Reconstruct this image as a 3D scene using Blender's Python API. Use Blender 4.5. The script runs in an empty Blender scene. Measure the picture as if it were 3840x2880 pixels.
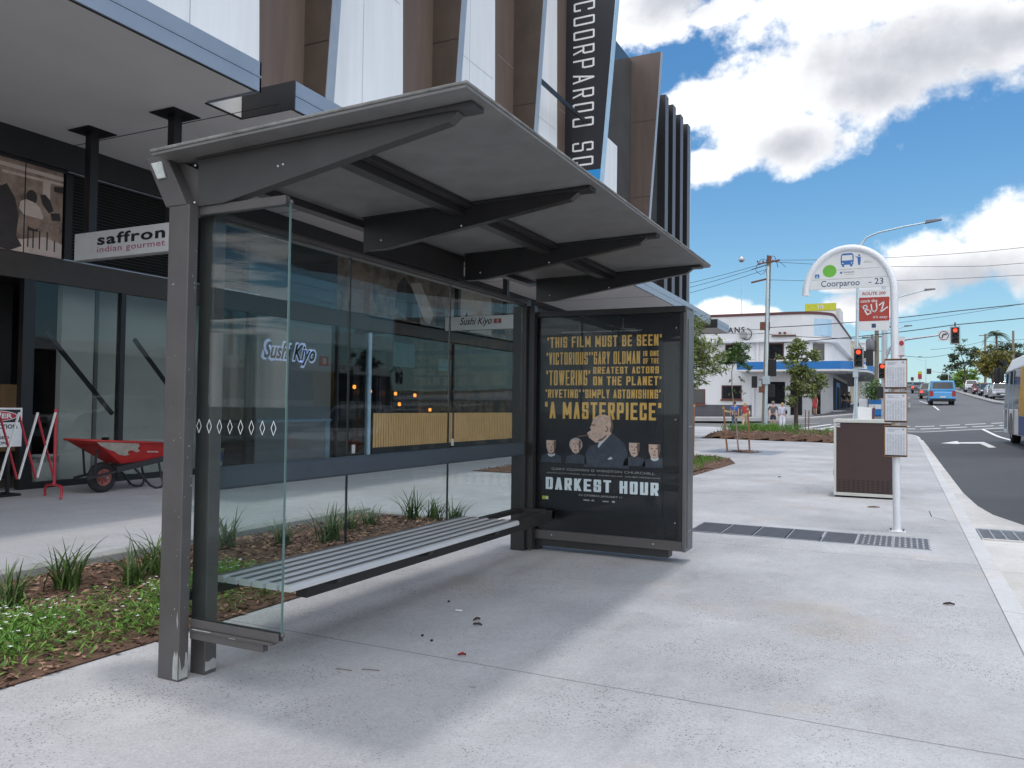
import bpy, math, random
from mathutils import Vector, Matrix
R_=math.radians
rnd=random.Random(7)
S=bpy.context.scene; COL=S.collection
# ---------------------------------------------------------------- camera, sky, sun, exposure
cam=bpy.data.cameras.new('camera'); camo=bpy.data.objects.new('camera',cam); COL.objects.link(camo)
CR=((0.8972408,0.0005917,0.4415412),(0.4413504,-0.0306243,-0.8968121),(0.0129912,0.9995308,-0.0277385))
camo.matrix_world=Matrix.Translation((0,0,1.35))@Matrix(CR).to_4x4()
cam.sensor_width=36; cam.lens=28.0; cam.clip_start=.05; cam.clip_end=6000
S.camera=camo
S.view_settings.view_transform='Standard'; S.view_settings.look='None'
S.view_settings.exposure=-0.02; S.view_settings.gamma=1.0; S.view_settings.use_curve_mapping=False
SUN_EL=85.3; SUN_AZ=62.0      # azimuth measured from +Y towards +X
sd=Vector((math.cos(R_(SUN_EL))*math.sin(R_(SUN_AZ)),math.cos(R_(SUN_EL))*math.cos(R_(SUN_AZ)),math.sin(R_(SUN_EL))))
sl=bpy.data.lights.new('sun','SUN'); sl.energy=1.35; sl.angle=R_(4.0); sl.color=(1,.965,.91)
so=bpy.data.objects.new('sun',sl); COL.objects.link(so); so.rotation_euler=sd.to_track_quat('Z','Y').to_euler(); so.location=sd*60
W=bpy.data.worlds.new('World'); S.world=W; W.use_nodes=True
nt=W.node_tree; nt.nodes.clear()
def wn(t,**k):
    n=nt.nodes.new(t)
    for a,b in k.items(): setattr(n,a,b)
    return n
def wm(op,a,b=None,c=None,clamp=False):
    n=nt.nodes.new('ShaderNodeMath'); n.operation=op; n.use_clamp=clamp
    for i,v in enumerate((a,b,c)):
        if v is None: continue
        if isinstance(v,(int,float)): n.inputs[i].default_value=v
        else: nt.links.new(v,n.inputs[i])
    return n.outputs[0]
sky=wn('ShaderNodeTexSky',sky_type='NISHITA',sun_disc=False,sun_elevation=R_(SUN_EL),sun_rotation=R_(SUN_AZ),air_density=1.0,dust_density=0.2,ozone_density=3.0)
SKY_STR=0.135
tc=wn('ShaderNodeTexCoord'); sep=wn('ShaderNodeSeparateXYZ'); nt.links.new(tc.outputs['Generated'],sep.inputs[0])
dx,dy,dz=sep.outputs
yy=wm('MAXIMUM',dy,0.02); U=wm('DIVIDE',dx,yy); V=wm('DIVIDE',dz,yy)
cmb=wn('ShaderNodeCombineXYZ'); nt.links.new(U,cmb.inputs[0]); nt.links.new(V,cmb.inputs[1])
def noise(vec,sc,det,ro=.55,off=0):
    n=wn('ShaderNodeTexNoise',noise_dimensions='3D'); n.inputs['Scale'].default_value=sc; n.inputs['Detail'].default_value=det; n.inputs['Roughness'].default_value=ro
    if off:
        a=wn('ShaderNodeVectorMath',operation='ADD'); a.inputs[1].default_value=(off,off*.7,off*.3); nt.links.new(vec,a.inputs[0]); vec=a.outputs[0]
    nt.links.new(vec,n.inputs['Vector']); return n.outputs['Fac']
n1=noise(cmb.outputs[0],13,8,.6); n2=noise(cmb.outputs[0],42,5,.6,3.1)
def blob(u,v,ru,rv):
    a=wm('DIVIDE',wm('SUBTRACT',U,u),ru); b=wm('DIVIDE',wm('SUBTRACT',V,v),rv)
    return wm('SUBTRACT',1.0,wm('SQRT',wm('ADD',wm('MULTIPLY',a,a),wm('MULTIPLY',b,b))))
def blobs(L):
    o=None
    for b in L:
        x=blob(*b); o=x if o is None else wm('MAXIMUM',o,x)
    return o
CL=[(-.118,.39,.13,.055),(-.20,.385,.10,.035),(-.055,.385,.10,.07),(.03,.415,.16,.062),(.11,.405,.12,.05),(-.16,.345,.075,.05),(-.112,.327,.065,.042),(-.222,.305,.055,.026),(-.31,.52,.10,.05),(-.21,.50,.05,.018),(.02,.48,.22,.06),
    (.035,.165,.075,.035),(.10,.185,.06,.045),(.0,.15,.07,.03),(.16,.16,.09,.05),(-.045,.12,.05,.02),(-.205,.124,.03,.013),(-.157,.112,.028,.012),(-.245,.115,.03,.015),(-.06,.145,.035,.010),(-.10,.105,.04,.010),(.33,.25,.12,.06),(-.55,.33,.2,.06),(-.7,.6,.25,.09)]
den=wm('ADD',blobs(CL),wm('ADD',wm('MULTIPLY',wm('SUBTRACT',n1,.5),1.9),wm('MULTIPLY',wm('SUBTRACT',n2,.5),.45)))
mr=wn('ShaderNodeMapRange',interpolation_type='SMOOTHSTEP'); nt.links.new(den,mr.inputs[0]); mr.inputs[1].default_value=-.16; mr.inputs[2].default_value=.34
# grey undersides of the thick clouds
GR=[(.02,.405,.17,.06),(.10,.41,.10,.04),(-.115,.318,.06,.03),(-.03,.375,.08,.045),(.06,.145,.12,.035),(-.02,.135,.08,.025),(-.27,.53,.08,.04)]
gd=wm('ADD',blobs(GR),wm('MULTIPLY',wm('SUBTRACT',n1,.5),.9))
mg=wn('ShaderNodeMapRange',interpolation_type='SMOOTHSTEP'); nt.links.new(gd,mg.inputs[0]); mg.inputs[1].default_value=-.45; mg.inputs[2].default_value=.95
# the rest of the sky (behind and above): broken cloud from the direction itself, thickened for extra fill light
zz=wm('MAXIMUM',dz,.08); cm2=wn('ShaderNodeCombineXYZ'); nt.links.new(wm('DIVIDE',dx,zz),cm2.inputs[0]); nt.links.new(wm('DIVIDE',dy,zz),cm2.inputs[1])
n3=noise(cm2.outputs[0],1.1,7,.55)
m3=wn('ShaderNodeMapRange',interpolation_type='SMOOTHSTEP'); nt.links.new(n3,m3.inputs[0]); m3.inputs[1].default_value=.40; m3.inputs[2].default_value=.54
back=wm('MULTIPLY',m3.outputs[0],wm('LESS_THAN',dy,.35))
front=wm('MULTIPLY',mr.outputs[0],wm('GREATER_THAN',dy,.12))
cl=wm('MULTIPLY',wm('MAXIMUM',front,back),wm('GREATER_THAN',dz,-.02))
gray=wn('ShaderNodeMixRGB'); gray.inputs[1].default_value=(.98,.985,1.0,1); gray.inputs[2].default_value=(.47,.49,.535,1); nt.links.new(mg.outputs[0],gray.inputs[0])
fine=wm('ADD',.70,wm('ADD',wm('MULTIPLY',n2,.22),wm('MULTIPLY',noise(cmb.outputs[0],22,7,.6,7.7),.36))); gm=wn('ShaderNodeMixRGB',blend_type='MULTIPLY'); gm.inputs[0].default_value=1; nt.links.new(gray.outputs[0],gm.inputs[1]); nt.links.new(fine,gm.inputs[2])
b1=wn('ShaderNodeBackground'); b1.inputs[1].default_value=SKY_STR
hs=wn('ShaderNodeHueSaturation'); hs.inputs['Saturation'].default_value=1.22; nt.links.new(sky.outputs[0],hs.inputs['Color']); 
hz=wn('ShaderNodeMixRGB'); hz.inputs[2].default_value=(4.9,5.5,6.4,1); nt.links.new(wm('MULTIPLY',wm('POWER',2.718,wm('MULTIPLY',wm('MAXIMUM',dz,0),-9.0)),.85),hz.inputs[0]); nt.links.new(hs.outputs[0],hz.inputs[1]); tn=wn('ShaderNodeMixRGB',blend_type='MULTIPLY'); tn.inputs[0].default_value=1; tn.inputs[2].default_value=(.80,1.0,1.0,1); nt.links.new(hz.outputs[0],tn.inputs[1]); nt.links.new(tn.outputs[0],b1.inputs[0])
b2=wn('ShaderNodeBackground'); nt.links.new(wm('ADD',1.32,wm('MULTIPLY',wm('LESS_THAN',dy,.12),1.25)),b2.inputs[1]); nt.links.new(gm.outputs[0],b2.inputs[0])  # unseen cloud behind the camera is made brighter to add fill light
mx=wn('ShaderNodeMixShader'); nt.links.new(cl,mx.inputs[0]); nt.links.new(b1.outputs[0],mx.inputs[1]); nt.links.new(b2.outputs[0],mx.inputs[2])
wo=wn('ShaderNodeOutputWorld'); nt.links.new(mx.outputs[0],wo.inputs[0])
S.cycles.max_bounces=8; S.cycles.transparent_max_bounces=24; S.cycles.caustics_reflective=False; S.cycles.caustics_refractive=False

# ---------------------------------------------------------------- materials
def mat(name,col,rough=.6,metal=0,var=.12,scale=6,bump=0,bscale=60,isl=0,spec=.5,col2=None,stretch=None,emit=None,estr=1,coat=0,det=6,transl=0):
    m=bpy.data.materials.new(name); m.use_nodes=True; t=m.node_tree; b=t.nodes['Principled BSDF']
    L=t.links; N=t.nodes
    b.inputs['Roughness'].default_value=rough; b.inputs['Metallic'].default_value=metal; b.inputs['Specular IOR Level'].default_value=spec
    b.inputs['Coat Weight'].default_value=coat
    tcn=N.new('ShaderNodeTexCoord'); vec=tcn.outputs['Object']
    if stretch:
        mp=N.new('ShaderNodeMapping'); mp.inputs['Scale'].default_value=stretch; L.new(vec,mp.inputs[0]); vec=mp.outputs[0]
    nz=N.new('ShaderNodeTexNoise'); nz.inputs['Scale'].default_value=scale; nz.inputs['Detail'].default_value=det; nz.inputs['Roughness'].default_value=.62; L.new(vec,nz.inputs['Vector'])
    rp=N.new('ShaderNodeValToRGB'); rp.color_ramp.elements[0].position=.3; rp.color_ramp.elements[1].position=.7
    c2=col2 or tuple(min(1,c*(1+var)) for c in col); c1=tuple(c*(1-var) for c in col) if not col2 else col
    rp.color_ramp.elements[0].color=(*c1,1); rp.color_ramp.elements[1].color=(*c2,1)
    fac=nz.outputs['Fac']
    if isl:
        ge=N.new('ShaderNodeNewGeometry'); mxx=N.new('ShaderNodeMath'); mxx.operation='MULTIPLY_ADD'; L.new(ge.outputs['Random Per Island'],mxx.inputs[0]); mxx.inputs[1].default_value=isl; 
        sb=N.new('ShaderNodeMath'); sb.operation='SUBTRACT'; L.new(fac,sb.inputs[0]); sb.inputs[1].default_value=isl/2; L.new(sb.outputs[0],mxx.inputs[2]); fac=mxx.outputs[0]
    L.new(fac,rp.inputs[0]); L.new(rp.outputs[0],b.inputs['Base Color'])
    rr=N.new('ShaderNodeMapRange'); L.new(nz.outputs['Fac'],rr.inputs[0]); rr.inputs[3].default_value=max(.02,rough*.85); rr.inputs[4].default_value=min(1,rough*1.15); L.new(rr.outputs[0],b.inputs['Roughness'])
    if bump:
        nb=N.new('ShaderNodeTexNoise'); nb.inputs['Scale'].default_value=bscale; nb.inputs['Detail'].default_value=4; L.new(vec,nb.inputs['Vector'])
        bp=N.new('ShaderNodeBump'); bp.inputs['Strength'].default_value=bump; bp.inputs['Distance'].default_value=.01; L.new(nb.outputs['Fac'],bp.inputs['Height']); L.new(bp.outputs[0],b.inputs['Normal'])
    if emit: b.inputs['Emission Color'].default_value=(*emit,1); b.inputs['Emission Strength'].default_value=estr
    if transl:
        out=N['Material Output']; tr=N.new('ShaderNodeBsdfTranslucent'); L.new(rp.outputs[0],tr.inputs[0]); ms=N.new('ShaderNodeMixShader'); ms.inputs[0].default_value=transl
        L.new(b.outputs[0],ms.inputs[1]); L.new(tr.outputs[0],ms.inputs[2]); L.new(ms.outputs[0],out.inputs[0])
    return m
def glass(name,tint,refl=1.0,rough=0.0,ior=1.5):
    m=bpy.data.materials.new(name); m.use_nodes=True; t=m.node_tree; N=t.nodes; L=t.links; N.clear()
    o=N.new('ShaderNodeOutputMaterial'); tr=N.new('ShaderNodeBsdfTransparent'); gl=N.new('ShaderNodeBsdfGlossy'); gl.inputs['Roughness'].default_value=rough
    tr.inputs[0].default_value=(*tint,1); f=N.new('ShaderNodeFresnel'); g_=N.new('ShaderNodeNewGeometry'); e_=N.new('ShaderNodeMath'); e_.operation='MULTIPLY_ADD'; L.new(g_.outputs['Backfacing'],e_.inputs[0]); e_.inputs[1].default_value=-2; e_.inputs[2].default_value=1
    p_=N.new('ShaderNodeMath'); p_.operation='POWER'; p_.inputs[0].default_value=ior; L.new(e_.outputs[0],p_.inputs[1]); L.new(p_.outputs[0],f.inputs[0])
    mu=N.new('ShaderNodeMath'); mu.operation='MULTIPLY'; mu.inputs[1].default_value=refl; mu.use_clamp=True; L.new(f.outputs[0],mu.inputs[0])
    tcn=N.new('ShaderNodeTexCoord'); nz=N.new('ShaderNodeTexNoise'); nz.inputs['Scale'].default_value=.9; L.new(tcn.outputs['Object'],nz.inputs['Vector'])
    bp=N.new('ShaderNodeBump'); bp.inputs['Strength'].default_value=.02; bp.inputs['Distance'].default_value=.05; L.new(nz.outputs['Fac'],bp.inputs['Height']); L.new(bp.outputs[0],gl.inputs['Normal'])
    x=N.new('ShaderNodeMixShader'); L.new(mu.outputs[0],x.inputs[0]); L.new(tr.outputs[0],x.inputs[1]); L.new(gl.outputs[0],x.inputs[2]); L.new(x.outputs[0],o.inputs[0])
    return m
def concrete(name,base,speck=1.0,joints=(),jx=(),stain=.10):
    m=bpy.data.materials.new(name); m.use_nodes=True; t=m.node_tree; N=t.nodes; L=t.links; b=N['Principled BSDF']
    tcn=N.new('ShaderNodeTexCoord'); v=tcn.outputs['Object']
    def nz(s,d=6,r=.6,off=0,st=None):
        n=N.new('ShaderNodeTexNoise'); n.inputs['Scale'].default_value=s; n.inputs['Detail'].default_value=d; n.inputs['Roughness'].default_value=r
        if off or st:
            a=N.new('ShaderNodeMapping'); a.inputs['Location'].default_value=(off,off,off); a.inputs['Scale'].default_value=st or (1,1,1); L.new(v,a.inputs[0]); L.new(a.outputs[0],n.inputs['Vector'])
        else: L.new(v,n.inputs['Vector'])
        return n.outputs['Fac']
    def ma(op,a,c,d=None,cl=False):
        n=N.new('ShaderNodeMath'); n.operation=op; n.use_clamp=cl
        for i,q in enumerate((a,c,d)):
            if q is None: continue
            if isinstance(q,(int,float)): n.inputs[i].default_value=q
            else: L.new(q,n.inputs[i])
        return n.outputs[0]
    def ramp(x,lo,hi,a=0,c=1):
        n=N.new('ShaderNodeMapRange'); L.new(x,n.inputs[0]); n.inputs[1].default_value=lo; n.inputs[2].default_value=hi; n.inputs[3].default_value=a; n.inputs[4].default_value=c; n.interpolation_type='SMOOTHSTEP'; return n.outputs[0]
    big=ramp(nz(.55,5,.6),.3,.7,1-stain,1+stain); med=ramp(nz(2.6,6,.65,5,(1,.5,1)),.3,.7,.95,1.05); fin=ramp(nz(90,3,.7,9),.25,.75,.93,1.07); mot=ramp(nz(14,4,.7,2),.3,.7,.965,1.035)
    val=ma('MULTIPLY',ma('MULTIPLY',big,med),ma('MULTIPLY',fin,mot))
    if speck:
        vo=N.new('ShaderNodeTexVoronoi'); vo.inputs['Scale'].default_value=88; L.new(v,vo.inputs['Vector'])
        vr=N.new('ShaderNodeSeparateColor'); L.new(vo.outputs['Color'],vr.inputs[0])
        sz=ramp(vr.outputs[0],.1,1,.08,.42)
        pit=ma('LESS_THAN',vo.outputs['Distance'],sz); pit=ma('MULTIPLY',pit,ma('GREATER_THAN',vr.outputs[1],.45))
        zone=ramp(nz(1.3,6,.7,21),.38,.64,.04,.85)
        val=ma('MULTIPLY',val,ma('SUBTRACT',1,ma('MULTIPLY',ma('MULTIPLY',pit,zone),speck)))
        vo2=N.new('ShaderNodeTexVoronoi'); vo2.inputs['Scale'].default_value=120; L.new(v,vo2.inputs['Vector']); vr2=N.new('ShaderNodeSeparateColor'); L.new(vo2.outputs['Color'],vr2.inputs[0])
        val=ma('MULTIPLY',val,ramp(vr2.outputs[0],0,1,.93,1.06))
    sx=N.new('ShaderNodeSeparateXYZ'); L.new(v,sx.inputs[0])
    wob=ma('MULTIPLY',ma('SUBTRACT',nz(3,3,.6,33),.5),.02)
    for ax,J in ((1,joints),(0,jx)):
        for j in J:
            d=ma('ABSOLUTE',ma('SUBTRACT',ma('ADD',sx.outputs[ax],wob),j),0); val=ma('MULTIPLY',val,ramp(d,.003,.008,.55,1))
    if speck>.7:
        vg=N.new('ShaderNodeTexVoronoi'); vg.inputs['Scale'].default_value=2.3; L.new(v,vg.inputs['Vector']); vgc=N.new('ShaderNodeSeparateColor'); L.new(vg.outputs['Color'],vgc.inputs[0])
        gum=ma('MULTIPLY',ma('LESS_THAN',vg.outputs['Distance'],ramp(vgc.outputs[0],.4,1,.01,.075)),ma('GREATER_THAN',vgc.outputs[1],.5)); val=ma('MULTIPLY',val,ma('SUBTRACT',1,ma('MULTIPLY',gum,.22)))
        smr=ramp(nz(1.7,7,.72,61,(1,.35,1)),.52,.78,0,.20); val=ma('MULTIPLY',val,ma('SUBTRACT',1,smr))
        pale=ramp(nz(.6,5,.65,71,(.6,1,1)),.52,.74,0,.13); val=ma('MULTIPLY',val,ma('ADD',1,pale))
    warm=ramp(nz(.8,4,.6,50),.55,.75); 
    c=N.new('ShaderNodeMixRGB'); c.inputs[1].default_value=(*base,1); c.inputs[2].default_value=(base[0]*1.03,base[1]*.97,base[2]*.88,1); L.new(warm,c.inputs[0])
    cm=N.new('ShaderNodeMixRGB'); cm.blend_type='MULTIPLY'; cm.inputs[0].default_value=1; L.new(c.outputs[0],cm.inputs[1]); L.new(val,cm.inputs[2])
    L.new(cm.outputs[0],b.inputs['Base Color']); b.inputs['Roughness'].default_value=.85; b.inputs['Specular IOR Level'].default_value=.3
    bp=N.new('ShaderNodeBump'); bp.inputs['Strength'].default_value=.25; bp.inputs['Distance'].default_value=.004; L.new(val,bp.inputs['Height']); L.new(bp.outputs[0],b.inputs['Normal'])
    return m
M={}
M['pave']=concrete('pavement_concrete',(.405,.405,.418),.8,joints=(-.75,3.70,8.12,12.75,17.3,21.8,26.4,31,35.5,40),stain=.13)
M['pave_far']=concrete('shopfront_paving',(.40,.40,.41),.5,joints=(-1,3.7,8.1,12.7,17.3,22,26.5,31,36),jx=(-7.7,-9.9),stain=.07)
M['kerb']=concrete('kerb_concrete',(.52,.52,.53),.25,joints=(2.0,4.75,6.35,8.0,9.9,11.6,14,17,20,23,26),stain=.06)
M['gutter']=concrete('gutter_concrete',(.50,.49,.475),.3,joints=(4.2,6.1,8.6,10.4,12.2,15,18,21),stain=.14)
M['pit']=concrete('pit_lid_concrete',(.43,.40,.35),.3,stain=.12)
M['asphalt']=mat('asphalt',(.058,.06,.067),.88,0,.0,.35,.5,140,col2=(.082,.084,.09))
M['asphalt_old']=mat('worn_asphalt',(.105,.107,.113),.9,0,.0,.3,.4,120,col2=(.145,.147,.153))
M['line']=mat('road_paint',(.70,.70,.68),.7,var=.12,scale=9)
M['ground']=mat('ground_earth',(.16,.17,.11),.95,var=.3,scale=.05)
M['shelter']=mat('shelter_grey_paint',(.094,.088,.088),.42,.15,.12,5,.05,200)
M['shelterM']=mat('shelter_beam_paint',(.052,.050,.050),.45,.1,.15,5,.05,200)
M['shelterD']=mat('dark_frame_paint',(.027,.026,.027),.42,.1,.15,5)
M['rooftop']=mat('roof_top_grey',(.10,.098,.095),.85,0,.0,7,.3,80,col2=(.30,.30,.29))
M['roofu']=mat('roof_underside_grey',(.155,.152,.148),.6,0,.0,5,.1,40,col2=(.215,.212,.207))
M['chip']=mat('bare_galvanised_chip',(.40,.41,.40),.6,.3,.2,20)
M['alu']=mat('brushed_aluminium',(.66,.665,.67),.36,.42,.06,3,stretch=(30,.6,30))
M['glassS']=glass('shelter_glass',(.855,.90,.895),.5)
M['glassW']=glass('shopfront_glass',(.80,.815,.815),.72,ior=1.52)
M['glassD']=glass('poster_glass',(.95,.96,.97),.28)
M['glassedge']=mat('glass_edge_green',(.10,.17,.165),.15,0,.1,4)
M['lamp_lens']=mat('lamp_lens',(.55,.58,.56),.2,0,.15,30)
M['railblue']=mat('backrest_slate_paint',(.060,.078,.098),.45,.1,.1,4)
M['diamond']=mat('frosted_vinyl',(.72,.75,.75),.6)
M['black']=mat('black_trim',(.008,.009,.011),.35,0,.2,6)
M['posterbg']=mat('poster_black',(.008,.009,.014),.5,0,.35,5)
M['gold']=mat('gold_ink',(.74,.45,.10),.5,0,.14,60)
M['ptitle']=mat('pale_blue_ink',(.80,.88,.90),.5,0,.05,30)
M['pfine']=mat('grey_ink',(.42,.41,.39),.5)
M['skin_print']=mat('printed_skin_tone',(.66,.47,.37),.5,0,.25,40)
M['skin_print2']=mat('printed_skin_shade',(.16,.10,.08),.5,0,.2,30)
M['suit_print']=mat('printed_suit',(.05,.062,.085),.5,0,.35,22)
M['white']=mat('white_paint',(.78,.78,.78),.4,0,.04,4)
M['whitepole']=mat('white_powder_coat',(.70,.72,.76),.3,0,.05,8,coat=.3)
M['signwhite']=mat('sign_white',(.66,.67,.68),.45,0,.05,6)
M['ink']=mat('near_black_ink',(.015,.015,.02),.5)
M['navy']=mat('navy_ink',(.02,.045,.13),.5)
M['blueink']=mat('blue_ink',(.02,.12,.36),.45)
M['magenta']=mat('magenta_ink',(.42,.06,.16),.5)
M['green']=mat('green_disc',(.12,.42,.035),.5)
M['redsign']=mat('red_vinyl',(.36,.035,.022),.5,0,.12,12)
M['sky_blue']=mat('sky_blue_paint',(.02,.27,.62),.4,0,.06,5)
M['lightblue']=mat('pale_blue_panel',(.36,.52,.66),.4,0,.08,5)
M['facadewhite']=mat('white_cladding',(.72,.74,.77),.5,0,.055,1.2,stretch=(3,3,.25))
M['brownA']=mat('brown_cladding',(.115,.083,.069),.55,0,.16,1.6,stretch=(3,3,.3))
M['brownB']=mat('dark_brown_cladding',(.068,.049,.037),.55,0,.16,2.0)
M['greytrim']=mat('grey_metal_trim',(.34,.37,.42),.4,.3,.06,3)
M['soffit']=mat('soffit_board',(.64,.625,.61),.8,0,.035,1.5)
M['fascia']=mat('fascia_metal',(.30,.345,.41),.42,.35,.05,2)
M['darkwall']=mat('dark_bulkhead',(.018,.018,.02),.6,0,.25,4)
M['frame']=mat('black_window_frame',(.012,.012,.014),.4,0,.2,6)
M['transom']=mat('bronze_transom',(.045,.038,.034),.5,.2,.15,4)
M['louvre']=mat('black_louvre',(.016,.015,.015),.5,.2,.2,4)
M['greyglass']=mat('grey_spandrel_glass',(.055,.06,.065),.08,0,.2,1.2)
M['intwall']=mat('unfinished_plaster',(.58,.615,.58),.8,0,.05,2)
M['intgrey']=mat('grey_render',(.30,.325,.35),.8,0,.04,2)
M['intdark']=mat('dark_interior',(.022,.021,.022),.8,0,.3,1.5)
M['floorint']=mat('interior_floor',(.12,.11,.10),.5,0,.2,2)
M['stud']=mat('raw_timber',(.42,.25,.09),.7,0,.2,6,stretch=(8,8,.7))
M['ply']=mat('ply_board',(.20,.12,.055),.7,0,.2,3)
M['wood']=mat('oak_slats',(.62,.38,.16),.55,0,.22,5,stretch=(3,9,.5))
M['woodgap']=mat('oak_groove',(.10,.05,.02),.7)
M['teal']=mat('teal_window_poster',(.05,.16,.19),.6,0,.2,6)
M['amber']=mat('amber_lamp_glow',(.9,.4,.1),.5,emit=(1,.27,.04),estr=4)
M['downlight']=mat('downlight_glow',(.9,.85,.7),.5,emit=(1,.9,.72),estr=8)
M['halo']=mat('lit_letter_edge',(.6,.65,.85),.5,emit=(.45,.52,.85),estr=.75)
M['mural']=mat('sepia_print',(.10,.058,.042),.6,0,0,3.2,col2=(.46,.34,.27),det=7)
M['muralL']=mat('sepia_light',(.58,.47,.41),.6,0,.15,4)
M['muralM']=mat('sepia_mid',(.30,.19,.145),.6,0,.25,5)
M['muralD']=mat('sepia_dark',(.035,.026,.026),.6,0,.3,5)
M['mulch']=mat('mulch_base',(.070,.036,.024),.95,0,.0,26,.9,60,col2=(.15,.085,.055))
M['chips']=mat('bark_chips',(.055,.026,.017),.9,0,0,5,isl=.75,col2=(.33,.20,.13))
M['soil']=mat('edging_concrete',(.30,.30,.29),.85,0,.12,8,.2)
M['blade']=mat('strappy_leaf',(.035,.075,.018),.5,0,0,9,isl=.6,col2=(.13,.21,.055),transl=.25)
M['cover']=mat('groundcover_leaf',(.06,.16,.02),.55,0,0,7,isl=.6,col2=(.20,.40,.06),transl=.3)
M['flower']=mat('white_petal',(.82,.82,.84),.6)
M['leafA']=mat('gum_leaf',(.09,.125,.035),.5,0,0,2,isl=.7,col2=(.28,.33,.11),transl=.25)
M['leafB']=mat('dark_leaf',(.035,.075,.02),.5,0,0,2,isl=.7,col2=(.11,.20,.05),transl=.25)
M['leafC']=mat('bright_leaf',(.12,.22,.04),.5,0,0,.5,isl=.6,col2=(.30,.44,.10),transl=.25)
M['leafO']=mat('olive_leaf',(.085,.085,.02),.6,0,0,.5,isl=.6,col2=(.25,.23,.05),transl=.2)
M['leafD']=mat('deep_green_leaf',(.035,.055,.028),.6,0,0,.5,isl=.6,col2=(.10,.14,.07),transl=.2)
M['bark']=mat('pale_bark',(.27,.22,.17),.9,0,.25,14,.3)
M['barkD']=mat('dark_bark',(.09,.065,.05),.9,0,.25,14,.3)
M['stake']=mat('hardwood_stake',(.27,.13,.065),.8,0,.22,12,stretch=(6,6,.6))
M['hessian']=mat('hessian_tie',(.50,.38,.22),.9)
M['granite']=mat('bluestone_grate',(.22,.25,.30),.7,0,.12,12)
M['steel']=mat('galvanised_steel',(.42,.44,.47),.42,.7,.12,8)
M['ribgrey']=mat('ribbed_grey_strip',(.20,.205,.215),.45,.4,.08,6)  # slat tops coloured darker grey than their front bead
M['panelgrey']=mat('panel_side_grey',(.12,.122,.128),.38,.3,.08,6)
M['steelD']=mat('dark_grate_steel',(.13,.13,.15),.5,.5,.15,8)
M['void']=mat('drain_void',(.012,.012,.014),.9)
M['brownbox']=mat('brown_perforated_panel',(.050,.026,.024),.55,0,.10,5)
M['boxframe']=mat('cream_frame',(.56,.56,.52),.5,0,.05,6)
M['copper']=mat('copper_frame',(.34,.17,.06),.5,.2,.15,8)
M['paper']=mat('timetable_paper',(.60,.62,.66),.6,0,.04,12)
M['ptext']=mat('timetable_print',(.33,.35,.38),.6,0,.15,60)
M['woodpole']=mat('weathered_pole',(.19,.165,.125),.9,0,.25,5,.3,stretch=(6,6,.4))
M['silver']=mat('galvanised_pole',(.46,.54,.58),.4,.5,.08,4)
M['wire']=mat('black_cable',(.03,.03,.04),.6)
M['sigblack']=mat('signal_black',(.012,.012,.014),.45)
M['redlamp']=mat('red_signal_glow',(.9,.03,.02),.4,emit=(1,.05,.02),estr=3.2)
M['offlamp']=mat('unlit_lens',(.02,.025,.02),.2)
M['wallwhite']=mat('white_render',(.62,.62,.63),.75,0,.05,.8)
M['plinth']=mat('charcoal_plinth',(.075,.072,.085),.7,0,.15,1)
M['maroon']=mat('maroon_coping',(.10,.035,.035),.7)
M['winD']=mat('dark_window',(.014,.015,.018),.12,0,.3,2)
M['bluefascia']=mat('blue_fascia',(.015,.16,.45),.45,0,.06,1)
M['cream']=mat('cream_render',(.62,.58,.46),.8,0,.06,.6)
M['palegrey']=mat('pale_grey_render',(.58,.60,.63),.8,0,.06,.6)
M['lime']=mat('lime_sign',(.48,.50,.03),.5)
M['greensign']=mat('bottle_green_sign',(.02,.20,.09),.5)
M['rust']=mat('rusty_steel',(.14,.06,.04),.9,0,.3,6)
M['tyre']=mat('tyre_rubber',(.016,.016,.017),.85,0,.2,20)
M['chrome']=mat('wheel_alloy',(.40,.41,.43),.3,.8,.1,8)
M['carglass']=mat('tinted_car_glass',(.03,.04,.045),.06,0,.2,2)
M['tail']=mat('tail_lamp',(.35,.015,.012),.25)
M['brake']=mat('lit_brake_lamp',(.8,.03,.02),.3,emit=(1,.05,.03),estr=2.2)
M['head']=mat('head_lamp',(.70,.72,.74),.12)
for k,c in dict(c_blue=(.02,.24,.52),c_grey=(.055,.06,.07),c_white=(.45,.46,.48),c_red=(.17,.018,.022),c_dark=(.03,.032,.038),c_silver=(.28,.29,.31)).items(): M[k]=mat('car_paint_'+k[2:],c,.28,.1,.04,2,coat=.6)
M['busyellow']=mat('bus_yellow',(.72,.36,.015),.5)
M['busblue']=mat('bus_blue',(.012,.06,.25),.5)
M['barrow']=mat('worn_red_steel',(.38,.018,.016),.45,0,.18,9,.1,40)
M['barrowgrey']=mat('dried_mortar',(.36,.33,.29),.9,0,.18,14,.5,60)
M['barrowblk']=mat('black_tube',(.02,.02,.023),.45,0,.2,10)
M['rimred']=mat('dull_red_rim',(.30,.10,.085),.6,0,.2,12)
M['barred']=mat('barrier_red',(.38,.03,.045),.5,0,.15,12)
M['barwhite']=mat('barrier_white',(.70,.72,.72),.5,0,.08,12)
M['bucketw']=mat('white_plastic',(.62,.64,.64),.5,0,.05,10)
M['skin']=mat('skin',(.45,.27,.19),.6,0,.1,20)
for k,c in dict(cl_blue=(.03,.12,.42),cl_jean=(.035,.055,.10),cl_red=(.42,.035,.05),cl_beige=(.48,.36,.26),cl_grey=(.105,.095,.10),cl_navy=(.03,.035,.055),cl_black=(.02,.02,.025),h_brown=(.055,.032,.02),h_blond=(.42,.28,.13),h_grey=(.18,.17,.16)).items(): M[k]=mat('cloth_'+k.split('_')[1] if k[0]=='c' else 'hair_'+k.split('_')[1],c,.85,0,.2,18)
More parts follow.
